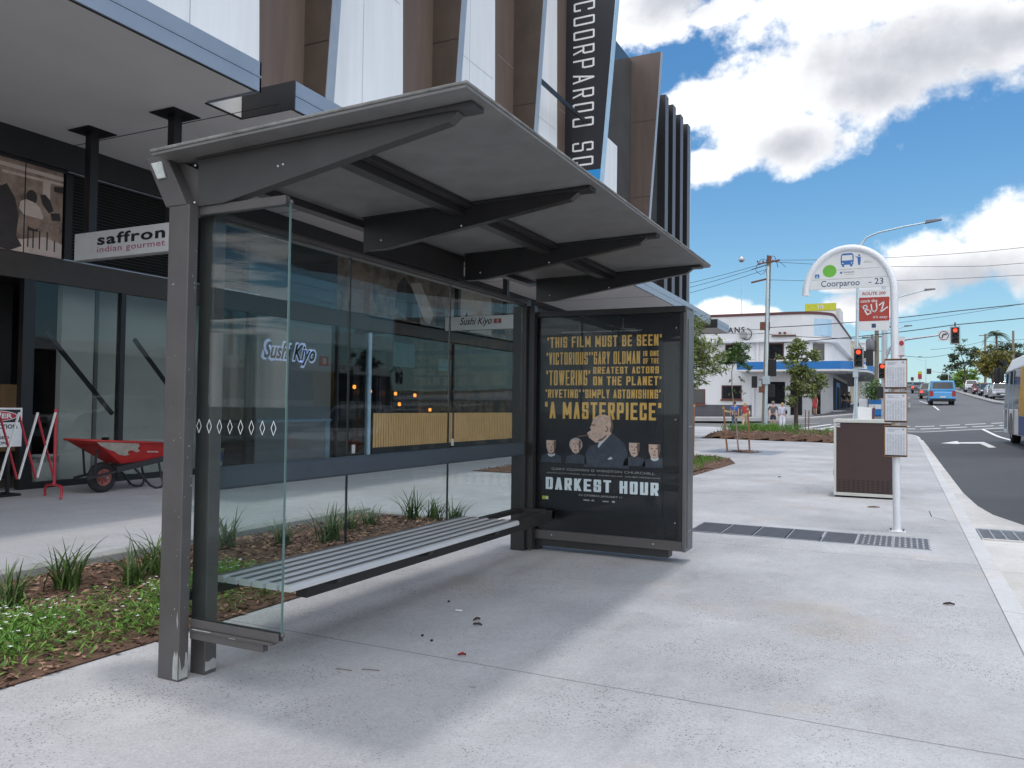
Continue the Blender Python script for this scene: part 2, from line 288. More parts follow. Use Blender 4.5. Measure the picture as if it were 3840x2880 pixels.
M['cl_floral']=mat('cloth_floral',(.32,.34,.52),.85,0,0,22,col2=(.74,.73,.78))
M['cl_white']=mat('cloth_white',(.68,.68,.74),.85,0,.08,20)

# ---------------------------------------------------------------- mesh helpers
class MB:
    def __init__(s): s.v=[]; s.f=[]; s.mi=[]; s.sm=[]; s.cur=0; s.smooth=False
    def add(s,vs,fs,sm=None):
        o=len(s.v); s.v+= [tuple(p) for p in vs]
        for f in fs: s.f.append(tuple(i+o for i in f)); s.mi.append(s.cur); s.sm.append(s.smooth if sm is None else sm)
        return s
    def box(s,x0,y0,z0,x1,y1,z1):
        if x0>x1:x0,x1=x1,x0
        if y0>y1:y0,y1=y1,y0
        if z0>z1:z0,z1=z1,z0
        return s.add([(x0,y0,z0),(x1,y0,z0),(x1,y1,z0),(x0,y1,z0),(x0,y0,z1),(x1,y0,z1),(x1,y1,z1),(x0,y1,z1)],[(3,2,1,0),(4,5,6,7),(0,1,5,4),(1,2,6,5),(2,3,7,6),(3,0,4,7)],False)
    def hexa(s,b,t): # bottom quad, top quad (same winding, ccw from above)
        return s.add(list(b)+list(t),[(3,2,1,0),(4,5,6,7),(0,1,5,4),(1,2,6,5),(2,3,7,6),(3,0,4,7)],False)
    def obox(s,c,size,rot):
        h=[q/2 for q in size]; vs=[Vector(c)+rot@Vector((sx*h[0],sy*h[1],sz*h[2])) for sz in(-1,1) for sx,sy in((-1,-1),(1,-1),(1,1),(-1,1))]
        return s.add(vs,[(3,2,1,0),(4,5,6,7),(0,1,5,4),(1,2,6,5),(2,3,7,6),(3,0,4,7)],False)
    def bar(s,a,b,w,h=None,up=(0,0,1)):
        a=Vector(a);b=Vector(b);d=b-a;L=d.length;d.normalize(); u=Vector(up)
        if abs(d.dot(u))>.98:u=Vector((1,0,0))
        r=d.cross(u).normalized();u=r.cross(d); rot=Matrix((r,d,u)).transposed()
        return s.obox((a+b)/2,(w,L,h or w),rot)
    def prism(s,poly,f,a,b): # poly 2d, f(p,q,t)->3d, t from a to b
        n=len(poly); vs=[f(p,q,a) for p,q in poly]+[f(p,q,b) for p,q in poly]
        fs=[tuple(range(n))[::-1],tuple(range(n,2*n))]+[(i,(i+1)%n,n+(i+1)%n,n+i) for i in range(n)]
        return s.add(vs,fs,False)
    def tube(s,pts,r,n=8,cap=True):
        pts=[Vector(p) for p in pts]; k=len(pts); rs=r if isinstance(r,(list,tuple)) else [r]*k
        vs=[]; u=None
        for i,p in enumerate(pts):
            d=(pts[min(i+1,k-1)]-pts[max(i-1,0)]).normalized()
            if u is None: u=d.orthogonal().normalized()
            u=(u-d*u.dot(d)); u=u.normalized() if u.length>1e-6 else d.orthogonal().normalized()
            w=d.cross(u)
            for j in range(n):
                a=2*math.pi*j/n; vs.append(p+(u*math.cos(a)+w*math.sin(a))*rs[i])
        fs=[(i*n+j,i*n+(j+1)%n,(i+1)*n+(j+1)%n,(i+1)*n+j) for i in range(k-1) for j in range(n)]
        s.add(vs,fs,n>5)
        if cap: s.add([vs[j] for j in range(n)],[tuple(range(n))[::-1]],False); s.add([vs[(k-1)*n+j] for j in range(n)],[tuple(range(n))],False)
        return s
    def lathe(s,c,prof,n=20,axis='z',cap=True):
        vs=[]
        for r,h in prof:
            for j in range(n):
                a=2*math.pi*j/n; x,y=r*math.cos(a),r*math.sin(a)
                vs.append({'z':(c[0]+x,c[1]+y,c[2]+h),'x':(c[0]+h,c[1]+x,c[2]+y),'y':(c[0]+x,c[1]+h,c[2]+y)}[axis])
        k=len(prof); fs=[(i*n+j,i*n+(j+1)%n,(i+1)*n+(j+1)%n,(i+1)*n+j) for i in range(k-1) for j in range(n)]
        s.add(vs,fs,True)
        if cap and prof[0][0]>1e-5: s.add([vs[j] for j in range(n)],[tuple(range(n))[::-1]],False)
        if cap and prof[-1][0]>1e-5: s.add([vs[(k-1)*n+j] for j in range(n)],[tuple(range(n))],False)
        return s
    def ball(s,c,r,n=12,m=8,sc=(1,1,1)):
        vs=[];
        for i in range(m+1):
            t=math.pi*i/m
            for j in range(n):
                a=2*math.pi*j/n; vs.append((c[0]+r*sc[0]*math.sin(t)*math.cos(a),c[1]+r*sc[1]*math.sin(t)*math.sin(a),c[2]+r*sc[2]*math.cos(t)))
        return s.add(vs,[(i*n+j,(i+1)*n+j,(i+1)*n+(j+1)%n,i*n+(j+1)%n) for i in range(m) for j in range(n)],True)
    def poly(s,pts): return s.add(pts,[tuple(range(len(pts)))],False)
    def grid(s,xs,ys,fz):
        n=len(xs); vs=[(x,y,fz(x,y)) for y in ys for x in xs]
        return s.add(vs,[(j*n+i,j*n+i+1,(j+1)*n+i+1,(j+1)*n+i) for j in range(len(ys)-1) for i in range(n-1)],True)
    def leaf(s,p,l,w,d,nrm):
        d=d.normalized(); r=d.cross(nrm); r=r.normalized() if r.length>1e-4 else d.orthogonal().normalized()
        p=Vector(p); return s.add([p,p+d*l*.5+r*w/2,p+d*l,p+d*l*.5-r*w/2],[(0,1,2,3)],False)
    def build(s,name,m,parent=None,bevel=0,seg=2):
        if name in SPLIT:
            P={};par=list(range(len(s.v)))
            def fd(i):
                while par[i]!=i: par[i]=par[par[i]]; i=par[i]
                return i
            for i,p in enumerate(s.v):
                k=tuple(round(c,5) for c in p)
                if k in P: par[fd(i)]=fd(P[k])
                else: P[k]=i
            for f in s.f:
                for i in f[1:]: par[fd(i)]=fd(f[0])
            G_={}
            for j,f in enumerate(s.f): G_.setdefault(fd(f[0]),[]).append(j)
            if 1<len(G_)<=40:
                for js in G_.values():
                    q=MB(); mp={}
                    for j in js:
                        for i in s.f[j]:
                            if i not in mp: mp[i]=len(q.v); q.v.append(s.v[i])
                        q.f.append(tuple(mp[i] for i in s.f[j])); q.mi.append(s.mi[j]); q.sm.append(s.sm[j])
                    ob=q._make(SPLIT[name],m,parent,bevel,seg)
                return ob
            name=SPLIT[name]
        return s._make(name,m,parent,bevel,seg)
    def _make(s,name,m,parent=None,bevel=0,seg=2):
        o=ORG.get(parent.name,(0,0,0)) if parent else (0,0,0)
        me=bpy.data.meshes.new(name); me.from_pydata([(p[0]-o[0],p[1]-o[1],p[2]-o[2]) for p in s.v],[],s.f)
        for k in (m if isinstance(m,(list,tuple)) else [m]): me.materials.append(M[k])
        me.polygons.foreach_set('material_index',s.mi); me.polygons.foreach_set('use_smooth',s.sm); me.update()
        ob=bpy.data.objects.new(name,me); COL.objects.link(ob)
        if parent: ob.parent=parent; ORG[ob.name]=o
        if bevel: b=ob.modifiers.new('bevel','BEVEL'); b.width=bevel; b.segments=seg; b.limit_method='ANGLE'
        return ob
ORG={}
SPLIT=dict(side_trim='side_trim',notch_lining='notch_lining',mural_joint='mural_joint',soffit_joint='soffit_joint',bolts='bolt',screws='screw',rivets='rivet',glass_clip='glass_clip',glass_joint='glass_joint',handle_rail='handle_rail',nose_brace='nose_brace',interior_post='interior_post',transom='transom',transom_trim='transom_trim',bulkhead='bulkhead',plaster_wall='plaster_wall',bare_partition='bare_partition',side_wall='side_wall',grey_glazing='grey_glazing',window_poster='window_poster',upper_glazing_panel='upper_glazing_panel',pillar='pillar',panel_gap='panel_gap',meter_box='meter_box',insulators='insulator',awning='awning_slab',awning_fascia='fascia_strip',fascia_shadow_gap='shadow_gap',white_cladding='white_cladding',brown_cladding='brown_cladding',window_frame='window_frame',crossarm='crossarm',control_box='control_box',shoes='shoe',fin_joint='fin_joint',timber_stud='timber_stud',display_shelf='display_shelf',base_plate='base_plate',bars='bar',jumper_wires='jumper_wire',blue_door_frame='blue_door_frame',shop_step='shop_step',black_strip='black_strip',rule_line='rule_line')
def tag(o,label=None,cat=None,group=None,kind=None):
    if label:o['label']=label
    if cat:o['category']=cat
    if group:o['group']=group
    if kind:o['kind']=kind
    return o
def thing(name,label,cat,loc=(0,0,0),rz=0,group=None,world=True):
    o=bpy.data.objects.new(name,None); COL.objects.link(o); o.empty_display_size=.2; o.location=loc; o.rotation_euler=(0,0,rz)
    if world and rz==0: ORG[o.name]=tuple(loc)
    return tag(o,label,cat,group)
def dup(o,loc=None,rz=None,label=None,parent=None,scale=None):
    c=o.copy(); COL.objects.link(c)
    if parent: c.parent=parent
    if loc is not None:c.location=loc
    if rz is not None:c.rotation_euler=(0,0,rz)
    if scale:c.scale=scale
    if label:c['label']=label
    for ch in list(o.children): dup(ch,parent=c)
    return c
def text(s,name,m,org,u,v,w,h,parent=None,bold=0,shear=0,th=.002,sp=1.0,lift=0):
    """lettering as thin mesh, fitted into a w x h box whose lower-left is org, along u (advance) and v (up)"""
    c=bpy.data.curves.new(name,'FONT'); c.body=s; c.size=1; c.offset=bold; c.shear=shear; c.space_character=sp; c.resolution_u=3
    t=bpy.data.objects.new(name+'_tmp',c); COL.objects.link(t); bpy.context.view_layer.update()
    me=bpy.data.meshes.new_from_object(t.evaluated_get(bpy.context.evaluated_depsgraph_get())); bpy.data.objects.remove(t); bpy.data.curves.remove(c)
    co=[p.co.copy() for p in me.vertices]; fs=[tuple(p.vertices) for p in me.polygons]; bpy.data.meshes.remove(me)
    if not co: return None
    x0=min(p.x for p in co);x1=max(p.x for p in co);y0=min(p.y for p in co);y1=max(p.y for p in co)
    u=Vector(u);v=Vector(v);n=u.cross(v); O=Vector(org)
    mb=MB(); mb.add([O+u*((p.x-x0)/(x1-x0)*w)+v*((p.y-y0)/max(1e-6,y1-y0)*h)+n*(lift+th) for p in co],fs,False)
    return mb.build(name,m,parent)
BF=dict(A=[(0,0,.5,1),(1,0,.5,1),(.22,.3,.78,.3)],B=[(0,0,0,1),(0,0,.85,0),(0,.52,.85,.52),(0,1,.85,1),(1,.08,1,.42),(.96,.62,.96,.92)],C=[(0,.06,0,.94),(.08,0,.92,0),(.08,1,.92,1),(1,.72,1,.94),(1,.06,1,.28)],D=[(0,0,0,1),(0,0,.85,0),(0,1,.85,1),(1,.1,1,.9)],E=[(0,0,0,1),(0,0,1,0),(0,.5,.8,.5),(0,1,1,1)],F=[(0,0,0,1),(0,.5,.8,.5),(0,1,1,1)],G=[(0,.06,0,.94),(.08,0,.92,0),(.08,1,.92,1),(1,.74,1,.94),(1,.06,1,.42),(.6,.45,1,.45)],H=[(0,0,0,1),(1,0,1,1),(0,.5,1,.5)],I=[(.5,0,.5,1)],K=[(0,0,0,1),(.1,.42,1,1),(.3,.55,1,0)],L=[(0,0,0,1),(0,0,1,0)],M=[(0,0,0,1),(1,0,1,1),(0,1,.5,.25),(1,1,.5,.25)],N=[(0,0,0,1),(1,0,1,1),(0,1,1,0)],O=[(0,.06,0,.94),(1,.06,1,.94),(.08,0,.92,0),(.08,1,.92,1)],P=[(0,0,0,1),(0,1,.9,1),(0,.46,.9,.46),(1,.54,1,.92)],Q=[(0,.06,0,.94),(1,.06,1,.94),(.08,0,.92,0),(.08,1,.92,1),(.6,.2,1,-.05)],R=[(0,0,0,1),(0,1,.9,1),(0,.48,.9,.48),(1,.56,1,.92),(.5,.48,1,0)],S=[(.08,1,.92,1),(0,.58,0,.92),(.08,.5,.92,.5),(1,.08,1,.42),(.08,0,.92,0),(1,.74,1,.92),(0,.08,0,.26)],T=[(.5,0,.5,1),(0,1,1,1)],U=[(0,.06,0,1),(1,.06,1,1),(.08,0,.92,0)],V=[(0,1,.5,0),(1,1,.5,0)],W=[(0,1,.25,0),(.5,1,.25,0),(.5,1,.75,0),(1,1,.75,0)],Y=[(0,1,.5,.45),(1,1,.5,.45),(.5,0,.5,.5)])
BF['\u201c']=BF['\u201d']=[(.1,.84,.1,1),(.9,.84,.9,1)]
def block(s,name,mt,org,u,v,w,h,parent,tf=.36,gap=.30,ty=None):
    '''condensed heavy capitals drawn as strokes, fitted to w x h'''
    W_=dict(I=.38,M=1.35,W=1.5); wd=[.5 if c==' ' else W_.get(c,.42 if c in '\u201c\u201d' else 1.0) for c in s]
    tot=sum(wd)+gap*(len(s)-1); k=w/tot; t=tf*k; ty=ty or min(t*.95,h*.17); u=Vector(u);v=Vector(v);n=u.cross(v);O=Vector(org); m=MB(); x=0; L=0
    for c,q in zip(s,wd):
        W1=q*k
        for (a,b,c_,d) in BF.get(c,[]):
            L+=1; lift=n*(.0006+.00004*(L%9)); X0=x+t/2+a*(W1-t);X1=x+t/2+c_*(W1-t);Y0_=ty/2+b*(h-ty);Y1_=ty/2+d*(h-ty)
            if abs(b-d)<1e-6: P=[(X0-t/2,Y0_-ty/2),(X1+t/2,Y0_-ty/2),(X1+t/2,Y0_+ty/2),(X0-t/2,Y0_+ty/2)]
            else:
                lo,hi=((X0,Y0_),(X1,Y1_)) if Y0_<Y1_ else ((X1,Y1_),(X0,Y0_)); P=[(lo[0]-t/2,lo[1]-ty/2),(lo[0]+t/2,lo[1]-ty/2),(hi[0]+t/2,hi[1]+ty/2),(hi[0]-t/2,hi[1]+ty/2)]
            m.add([O+u*p+v*q_+lift for p,q_ in P],[(0,1,2,3)],False)
        x+=W1+gap*k
    return m.build(name,mt,parent)
def sm(a,b,t): t=max(0,min(1,(t-a)/(b-a))); return t*t*(3-2*t)
def RY(y):
    P=[(-1e4,0),(47,0),(56,.2),(66,1.0),(78,2.0),(100,2.8),(150,4.75),(200,6.8),(240,8.0),(1e4,8.2)]
    for (a,b),(c,d) in zip(P,P[1:]):
        if y<=c: return b+(d-b)*(y-a)/(c-a)
def G(x,y): return RY(y)*(.2+.8*sm(-14,-1,x))+.075*max(0,min(x,7)-1)*sm(12,38,y)*(1-sm(66,84,y))
def RD(x,y): return G(x,y)-.12
X_,Y_,Z_=Vector((1,0,0)),Vector((0,1,0)),Vector((0,0,1))
def frange(a,b,n): return [a+(b-a)*i/n for i in range(n+1)]

# ================================================================ SETTING
m=MB(); m.grid(frange(-900,900,20),frange(-300,2400,24),lambda x,y:min(G(0,y),8)-1.2); tag(m.build('ground','ground'),kind='structure')
xs=frange(-90,-12,8)+frange(-11,26,37)+[34,60]; ys=frange(-40,30,7)+frange(32,110,39)+frange(115,420,61)
ya=[y for y in ys if y<54.9]+[54.9]; yb=[54.9]+[y for y in ys if y>54.9]
m=MB(); m.grid(xs,ya,RD); tag(m.build('road','asphalt'),kind='structure'); m=MB(); m.grid(xs,yb,RD); tag(m.build('old_road','asphalt_old'),kind='structure')
def drape(m,poly_fn,nx,ny,lift,base=RD):
    vs=[];
    for j in range(ny+1):
        for i in range(nx+1):
            x,y=poly_fn(i/nx,j/ny); vs.append((x,y,base(x,y)+lift))
    n=nx+1; m.add(vs,[(j*n+i,j*n+i+1,(j+1)*n+i+1,(j+1)*n+i) for j in range(ny) for i in range(nx)],False)
def stripe(m,a,b,w,lift=.010,n=10,base=RD):
    a=Vector(a);b=Vector(b);d=(b-a).normalized();r=Vector((d.y,-d.x))*w/2
    drape(m,lambda s,t:tuple(a+(b-a)*t+r*(2*s-1)),1,n,lift,base)
# near pavement, one slab with a real kerb drop and a rounded street corner
def slab(name,poly,mt,top=0.0,th=.3,kind='structure'):
    m=MB(); n=len(poly); vs=[(x,y,G(x,y)+top) for x,y in poly]+[(x,y,G(x,y)+top-th) for x,y in poly]
    m.add(vs,[tuple(range(n))],False); m.add(vs,[(i,(i+1)%n,n+(i+1)%n,n+i) for i in range(n)],False)
    return tag(m.build(name,mt),kind=kind)
arc=[(-5+5.6*math.cos(a),46.6+8.6*math.sin(a)) for a in [math.pi/2*i/10 for i in range(11)]]
slab('pavement',[(-6.1,-8),(.6,-8),(.6,46.6)]+arc[1:]+[(-30,55.2),(-30,38),(-12,38),(-12,30),(-6.1,30)],'pave')
slab('forecourt',[(-13.2,-8),(-6.1,-8),(-6.1,30),(-12,30),(-13.2,30)],'pave_far')
m=MB()
for a,b in [((-6.1,8.02),(-6.1,30))]: pass
# kerb stone line
m=MB(); kp=[(.6,-8),(.6,46.6)]+arc[1:]+[(-30,55.2)]; ko=[(.735,-8),(.735,46.6)]+[(-5+5.74*math.cos(a),46.6+8.74*math.sin(a)) for a in [math.pi/2*i/10 for i in range(11)]][1:]+[(-30,55.34)]
n=len(kp); vs=[(x,y,G(x,y)+.006) for x,y in kp]+[(x,y,G(x,y)+.002) for x,y in ko]+[(x+(.02 if i<2 else 0),y,G(x,y)-.13) for i,(x,y) in enumerate(ko)]
m.add(vs,[(i,n+i,n+i+1,i+1) for i in range(n-1)]+[(n+i,2*n+i,2*n+i+1,n+i+1) for i in range(n-1)],False); tag(m.build('kerb','kerb'),kind='structure')
# concrete channel, widening to a bus-bay slab near the inlet
ge=[(-8,5.5),(6,5.5),(9.3,3.6),(10.8,2.2),(12.2,1.42),(13.3,1.14),(14.4,1.03),(16.6,.96),(25,.93),(38,.9),(46,.86)]
m=MB()
for (ya,xa),(yb,xb) in zip(ge,ge[1:]):
    k=max(1,int((yb-ya)/1.5)); drape(m,lambda u,v:(.742+((xa+(xb-xa)*v)-.742)*u,ya+(yb-ya)*v),4,k,.007)
tag(m.build('gutter','gutter'),kind='structure')
m=MB(); m.add([(x,y,.005) for x,y in [(.30,13.2),(.325,11.55),(.56,11.08),(.598,11.08),(.598,13.4)]],[(0,1,2,3,4)],False)
for a,b in [((.30,13.2),(.325,11.55)),((.325,11.55),(.56,11.08))]: pass
tag(m.build('drain_pit_lid','pit'),'pale concrete drain pit lid set beside the kerb','pit lid')
m=MB()
for a,b in [((.29,13.2),(.315,11.54)),((.315,11.54),(.56,11.065))]: m.bar((a[0],a[1],.004),(b[0],b[1],.004),.012,.006)
tag(m.build('pavement_joint','void'),kind='structure')
# road markings
m=MB()
stripe(m,(.1,55.2),(7.6,56.4),.36,n=8)
for y,x0,st,ln,k in ((57.6,-.5,1.45,1.15,6),(59.2,-.8,1.45,1.15,6)):
    for i in range(k): stripe(m,(x0+i*st,y),(x0+i*st+ln,y),.26,n=2)
stripe(m,(4.24,20),(4.26,56),.16,n=14); stripe(m,(4.5,52),(5.1,52.2),.2,n=1)
stripe(m,(2.5,72),(1.45,94),.14,n=10)
# left-turn arrow
ar=[(2.86,34.8),(3.10,34.8),(3.14,40.5),(2.22,41.2),(2.24,42.9),(1.49,40.9),(2.08,39.2),(2.20,39.7),(2.87,38.7)]
m.add([(x,y,RD(x,y)+.010) for x,y in ar],[(0,1,2,8),(2,3,7,8),(3,4,5),(3,5,7),(7,5,6)],False)
for i in range(3): stripe(m,(-6.6+i*1.5,56.6),(-4.6+i*1.5,60.5+i*.8),.35,n=3)
stripe(m,(-26,58.3),(-7,58.0),.15,n=4); stripe(m,(-26,61.6),(-5.5,61.8),.15,n=4)
tag(m.build('road_markings','line'),kind='structure')
# far footpath round the white corner building
slab('footpath',[(-40,67),(-6.5,67),(-3.6,67.8),(-2.2,69.4),(-1.9,72),(-2.0,84),(-3.0,120),(-5,200),(-40,200)],'pave_far',-.01)
def strip(name,x0,x1,y0,y1,mt,h,n=14):
    m=MB()
    for i in range(n):
        a=y0+(y1-y0)*i/n;b=y0+(y1-y0)*(i+1)/n
        q=[(x0,a),(x1,a),(x1,b),(x0,b)]
        m.hexa([(x,y,RD(x,y)-.2) for x,y in q],[(x,y,RD(x,y)+h) for x,y in q])
    return tag(m.build(name,mt),kind='structure')
strip('median_strip',7.5,8.3,78,215,'soil',.14)
strip('far_verge',12.2,40,64,330,'pave_far',.13)

# ---- planting beds (mulch surface with loose chips on it)
def bed(name,poly,label,nchip,seed,mound=.05,chip=(.03,.075)):
    r=random.Random(seed); x0=min(p[0] for p in poly);x1=max(p[0] for p in poly);y0=min(p[1] for p in poly);y1=max(p[1] for p in poly)
    def inside(x,y):
        c=False;n=len(poly)
        for i in range(n):
            (ax,ay),(bx,by)=poly[i],poly[i-1]
            if (ay>y)!=(by>y) and x<(bx-ax)*(y-ay)/(by-ay)+ax: c=not c
        return c
    def edge(x,y):
        d=9
        for i in range(len(poly)):
            a=Vector(poly[i]);b=Vector(poly[i-1]);p=Vector((x,y));t=max(0,min(1,(p-a).dot(b-a)/(b-a).length_squared)); d=min(d,(p-a-(b-a)*t).length)
        return d
    def H(x,y): return G(x,y)+.006+mound*sm(0,.45,edge(x,y))*(1+.35*math.sin(x*5.1+y*3.3)*math.cos(y*4.2-x))
    m=MB(); k=max(4,int((x1-x0)/.22)); q=max(4,int((y1-y0)/.22))
    # outline polygon plus a gridded mound inside it
    m.add([(x,y,G(x,y)+.006) for x,y in poly],[tuple(range(len(poly)))],False)
    gx=frange(x0,x1,k); gy=frange(y0,y1,q)
    for i in range(k):
        for j in range(q):
            c4=[(gx[i],gy[j]),(gx[i+1],gy[j]),(gx[i+1],gy[j+1]),(gx[i],gy[j+1])]
            if all(inside(x,y) or edge(x,y)<.02 for x,y in c4): m.add([(x,y,H(x,y)+.002) for x,y in c4],[(0,1,2,3)],True)
    b=m.build(name,'mulch'); tag(b,kind='structure')
    m=MB()
    for _ in range(nchip):
        x=r.uniform(x0,x1);y=r.uniform(y0,y1)
        if not inside(x,y) : continue
        a=r.uniform(0,6.28); d=Vector((math.cos(a),math.sin(a),r.uniform(-.35,.45))); nn=Vector((r.gauss(0,.4),r.gauss(0,.4),1)).normalized()
        l=r.uniform(*chip); w=l*r.uniform(.25,.5); p=Vector((x,y,H(x,y)+r.uniform(.004,.02)))
        m.leaf(p,l,w,d,nn)
    tag(m.build('bark_mulch','chips'),label,'mulch',kind='stuff')
    return H
H1=bed('garden_bed',[(-3.77,-4),(-3.77,8.0),(-5.93,8.0),(-5.93,-4)],'loose brown bark chips over the garden bed behind the shelter',15000,3,.05)
m=MB(); m.box(-6.1,-4,-.05,-5.932,8.14,.075); m.box(-5.93,8.005,-.05,-3.77,8.14,.04); tag(m.build('bed_edging','soil',bevel=.01),kind='structure')
H2=bed('corner_bed',[(-3.8,14.4),(-3.75,20.2),(-4.3,22.3),(-8,22.3),(-8,14.4)],'loose bark chips in the small bed beyond the advertising panel',4000,5,.06)
H3=bed('street_bed',[(-8.4,36.6),(-2.3,34.8),(-1.9,41.5),(-2.6,47),(-9,47)],'loose bark chips in the long bed near the street corner',5000,9,.22,(.07,.16))
H4=bed('tree_pit',[(-5.05,25.5),(-4.2,25.0),(-3.95,26.0),(-4.9,26.5)],'bark chips round the staked sapling in the tree pit',500,11,.05)
m=MB(); m.add([(x,y,.005) for x,y in [(-5.75,24.9),(-3.5,24.3),(-3.35,26.8),(-5.55,27.5)]],[(0,1,2,3)],False); tag(m.build('tree_grate','granite'),'square blue grey stone surround of the sapling pit','tree surround')

# ---- strappy tufts: a few shapes, each plant its own object
def tuft_mesh(seed,n,h,spread):
    r=random.Random(seed); m=MB()
    for _ in range(n):
        a=r.uniform(0,6.28); b=r.gauss(0,.05),r.gauss(0,.05); L=h*r.uniform(.55,1.12); lean=r.uniform(.15,1)*spread; w=r.uniform(.006,.011)
        pts=[]
        for i in range(6):
            t=i/5; o=lean*t**1.7*L; z=L*(t-.38*lean*t*t*t); pts.append(Vector((b[0]+math.cos(a)*o,b[1]+math.sin(a)*o,z)))
        s=Vector((-math.sin(a),math.cos(a),0)); vs=[]
        for i,p in enumerate(pts): ww=w*(1-(i/5)**2*.9)*(1 if i else .7); vs+=[p-s*ww,p+s*ww]
        m.add(vs,[(2*i,2*i+1,2*i+3,2*i+2) for i in range(5)],True)
    return m
TP=[tuft_mesh(i,52,.42,1.15) for i in (1,2,3)]
TM=[]
tl=[(-5.17,3.60,0,1.0,'bushy strappy tuft in the bark bed, middle of the three left of the shelter post'),(-4.88,3.90,1,.8,'yellow tipped strappy tuft close beside the left shelter post, nearer the lawn'),(-5.05,4.25,2,1.0,'tall strappy tuft touching the left shelter post at the bed edging'),(-5.0,3.10,1,.8,'strappy tuft at the left photo edge by the concrete edging'),
 (-5.45,5.30,2,.95,'strappy tuft seen through the side glass at its left'),(-5.05,5.60,0,.7,'low strappy tuft behind the side glass near its free edge'),(-4.85,6.0,1,.95,'dense strappy tuft seen just right of the side glass edge'),(-5.1,6.62,0,.75,'thin strappy tuft behind the first back glass joint'),(-5.1,6.98,2,.7,'small strappy tuft right of the first back glass joint'),(-5.05,7.72,1,.95,'strappy tuft behind the far part of the bench'),(-4.85,7.85,0,.85,'strappy tuft at the far end of the bed left of the last glass joint'),(-4.6,7.9,2,.8,'sparse strappy tuft beside the second back glass joint'),(-5.3,2.2,0,.9,'strappy tuft at the near left end of the bed')]
tl=tl[:-1]
for i,(x,y,k,sc,lb) in enumerate(tl):
    if k<len(TM) and TM[k] is not None and False: pass
    mbk=TP[k]
    ex=[o for o in TM if o['_k']==k]
    if not ex: o=mbk.build('strappy_tuft','blade'); o['_k']=k; TM.append(o)
    else: o=ex[0].copy(); COL.objects.link(o)
    o.location=(x,y,H1(x,y)-.01); o.rotation_euler=(0,0,i*1.9); o.scale=(sc,sc,sc); tag(o,lb,'plant','strappy tufts in the garden bed')
for o in bpy.data.objects:
    if '_k' in o: del o['_k']
# low green ground cover with white flowers
r=random.Random(21); m=MB()
for _ in range(5200):
    x=r.uniform(-4.72,-3.85);y=r.uniform(1.2,4.6)
    d=abs((x+4.28)/.44); e=.62+.25*math.sin(y*3.1)+.3*math.sin(x*7+y*5)
    if d>1 or r.random()>e*(1.25-d): continue
    z=H1(x,y)
    for q in range(r.randint(3,7)):
        a=r.uniform(0,6.28);hh=r.uniform(.02,.13); p=Vector((x+r.gauss(0,.04),y+r.gauss(0,.04),z+hh*r.random()))
        m.cur=0; m.leaf(p,r.uniform(.025,.065),r.uniform(.005,.011),Vector((math.cos(a),math.sin(a),r.uniform(-.1,1.2))),Vector((r.gauss(0,.5),r.gauss(0,.5),1)))
    if r.random()<.09:
        m.cur=1; p=Vector((x,y,z+r.uniform(.09,.13)))
        for q in range(4):
            a=q*1.57+r.random(); m.leaf(p,.014,.010,Vector((math.cos(a),math.sin(a),.2)),Z_)
tag(m.build('ground_cover',['cover','flower']),'low bright green ground cover dotted with tiny white flowers','ground cover',kind='stuff')
def grasses(name,H,n,area,label,hh=.3):
    r=random.Random(n); m=MB(); x0,x1,y0,y1=area
    for _ in range(n):
        x=r.uniform(x0,x1);y=r.uniform(y0,y1)
        for q in range(12):
            a=r.uniform(0,6.28); m.leaf((x+r.gauss(0,.08),y+r.gauss(0,.08),H(x,y)),hh*r.uniform(.5,1.1),.018,Vector((math.cos(a)*.5,math.sin(a)*.5,1)),Vector((-math.sin(a),math.cos(a),0)))
    tag(m.build(name,'cover'),label,'grass',kind='stuff')
grasses('low_grasses',H3,140,(-8.2,-5.0,39.5,46),'pale green grasses at the back of the long corner bed',.5)
grasses('bed_seedlings',H3,40,(-4.8,-2.4,36.5,45),'scattered green seedlings in the bark by the brown box',.3)
grasses('bed_weeds',H2,60,(-5.0,-4.0,15,21),'small green plants in the bark beyond the advertising panel',.14)

# ---- drainage channel grates across the pavement
x0=-1.72; first=None
gl=['slotted grate at the ad panel end of the drain','second slotted grate from the advertising panel','third slotted grate from the advertising panel','middle slotted grate left of the bus stop pole foot','slotted grate next to the worn pale one','worn pale patched grate nearest below the bus stop pole foot','last striped grate at the kerb end of the drain']
for i in range(7):
    w=.335; xa=-2.12+i*.338
    t=thing('drain_grate',gl[i],'drain grate',(xa,9.13,0),group='drain grates across the pavement')
    m=MB(); m.box(xa,8.76,-.05,xa+w-.006,9.50,.0035); m.build('channel','void',t)
    m=MB()
    if i<5:
        for k in range(9): m.box(xa+.012,8.77+k*.081,.0036,xa+w-.018,8.77+k*.081+.05,.009)
    else:
        for k in range(6): m.box(xa+.008+k*.054,8.77,.0036,xa+.008+k*.054+.034,9.49,.009)
        for k in range(6): m.box(xa+.004,8.80+k*.12,.0036,xa+w-.008,8.83+k*.12,.0075)
    m.build('slats','steelD' ,t)
    m=MB(); m.box(xa-.004,8.755,.0036,xa+.008,9.505,.010); m.box(xa,8.75,.0036,xa+w,8.762,.0098); m.box(xa,9.495,.0036,xa+w,9.507,.0098); m.build('rim','steel',t)
t=thing('kerb_inlet_grate','steel barred stormwater grate in the gutter beside the kerb','drain grate',(1.4,11.1,-.12))
m=MB(); m.box(.80,10.66,-.2,2.3,11.5,-.108); m.build('pit','void',t)
m=MB()
for k in range(12): m.box(.80+k*.125,10.66,-.111,.80+k*.125+.02,11.5,-.096)
for k in range(9): m.box(.80,10.68+k*.095,-.1075,2.3,10.695+k*.095,-.099)
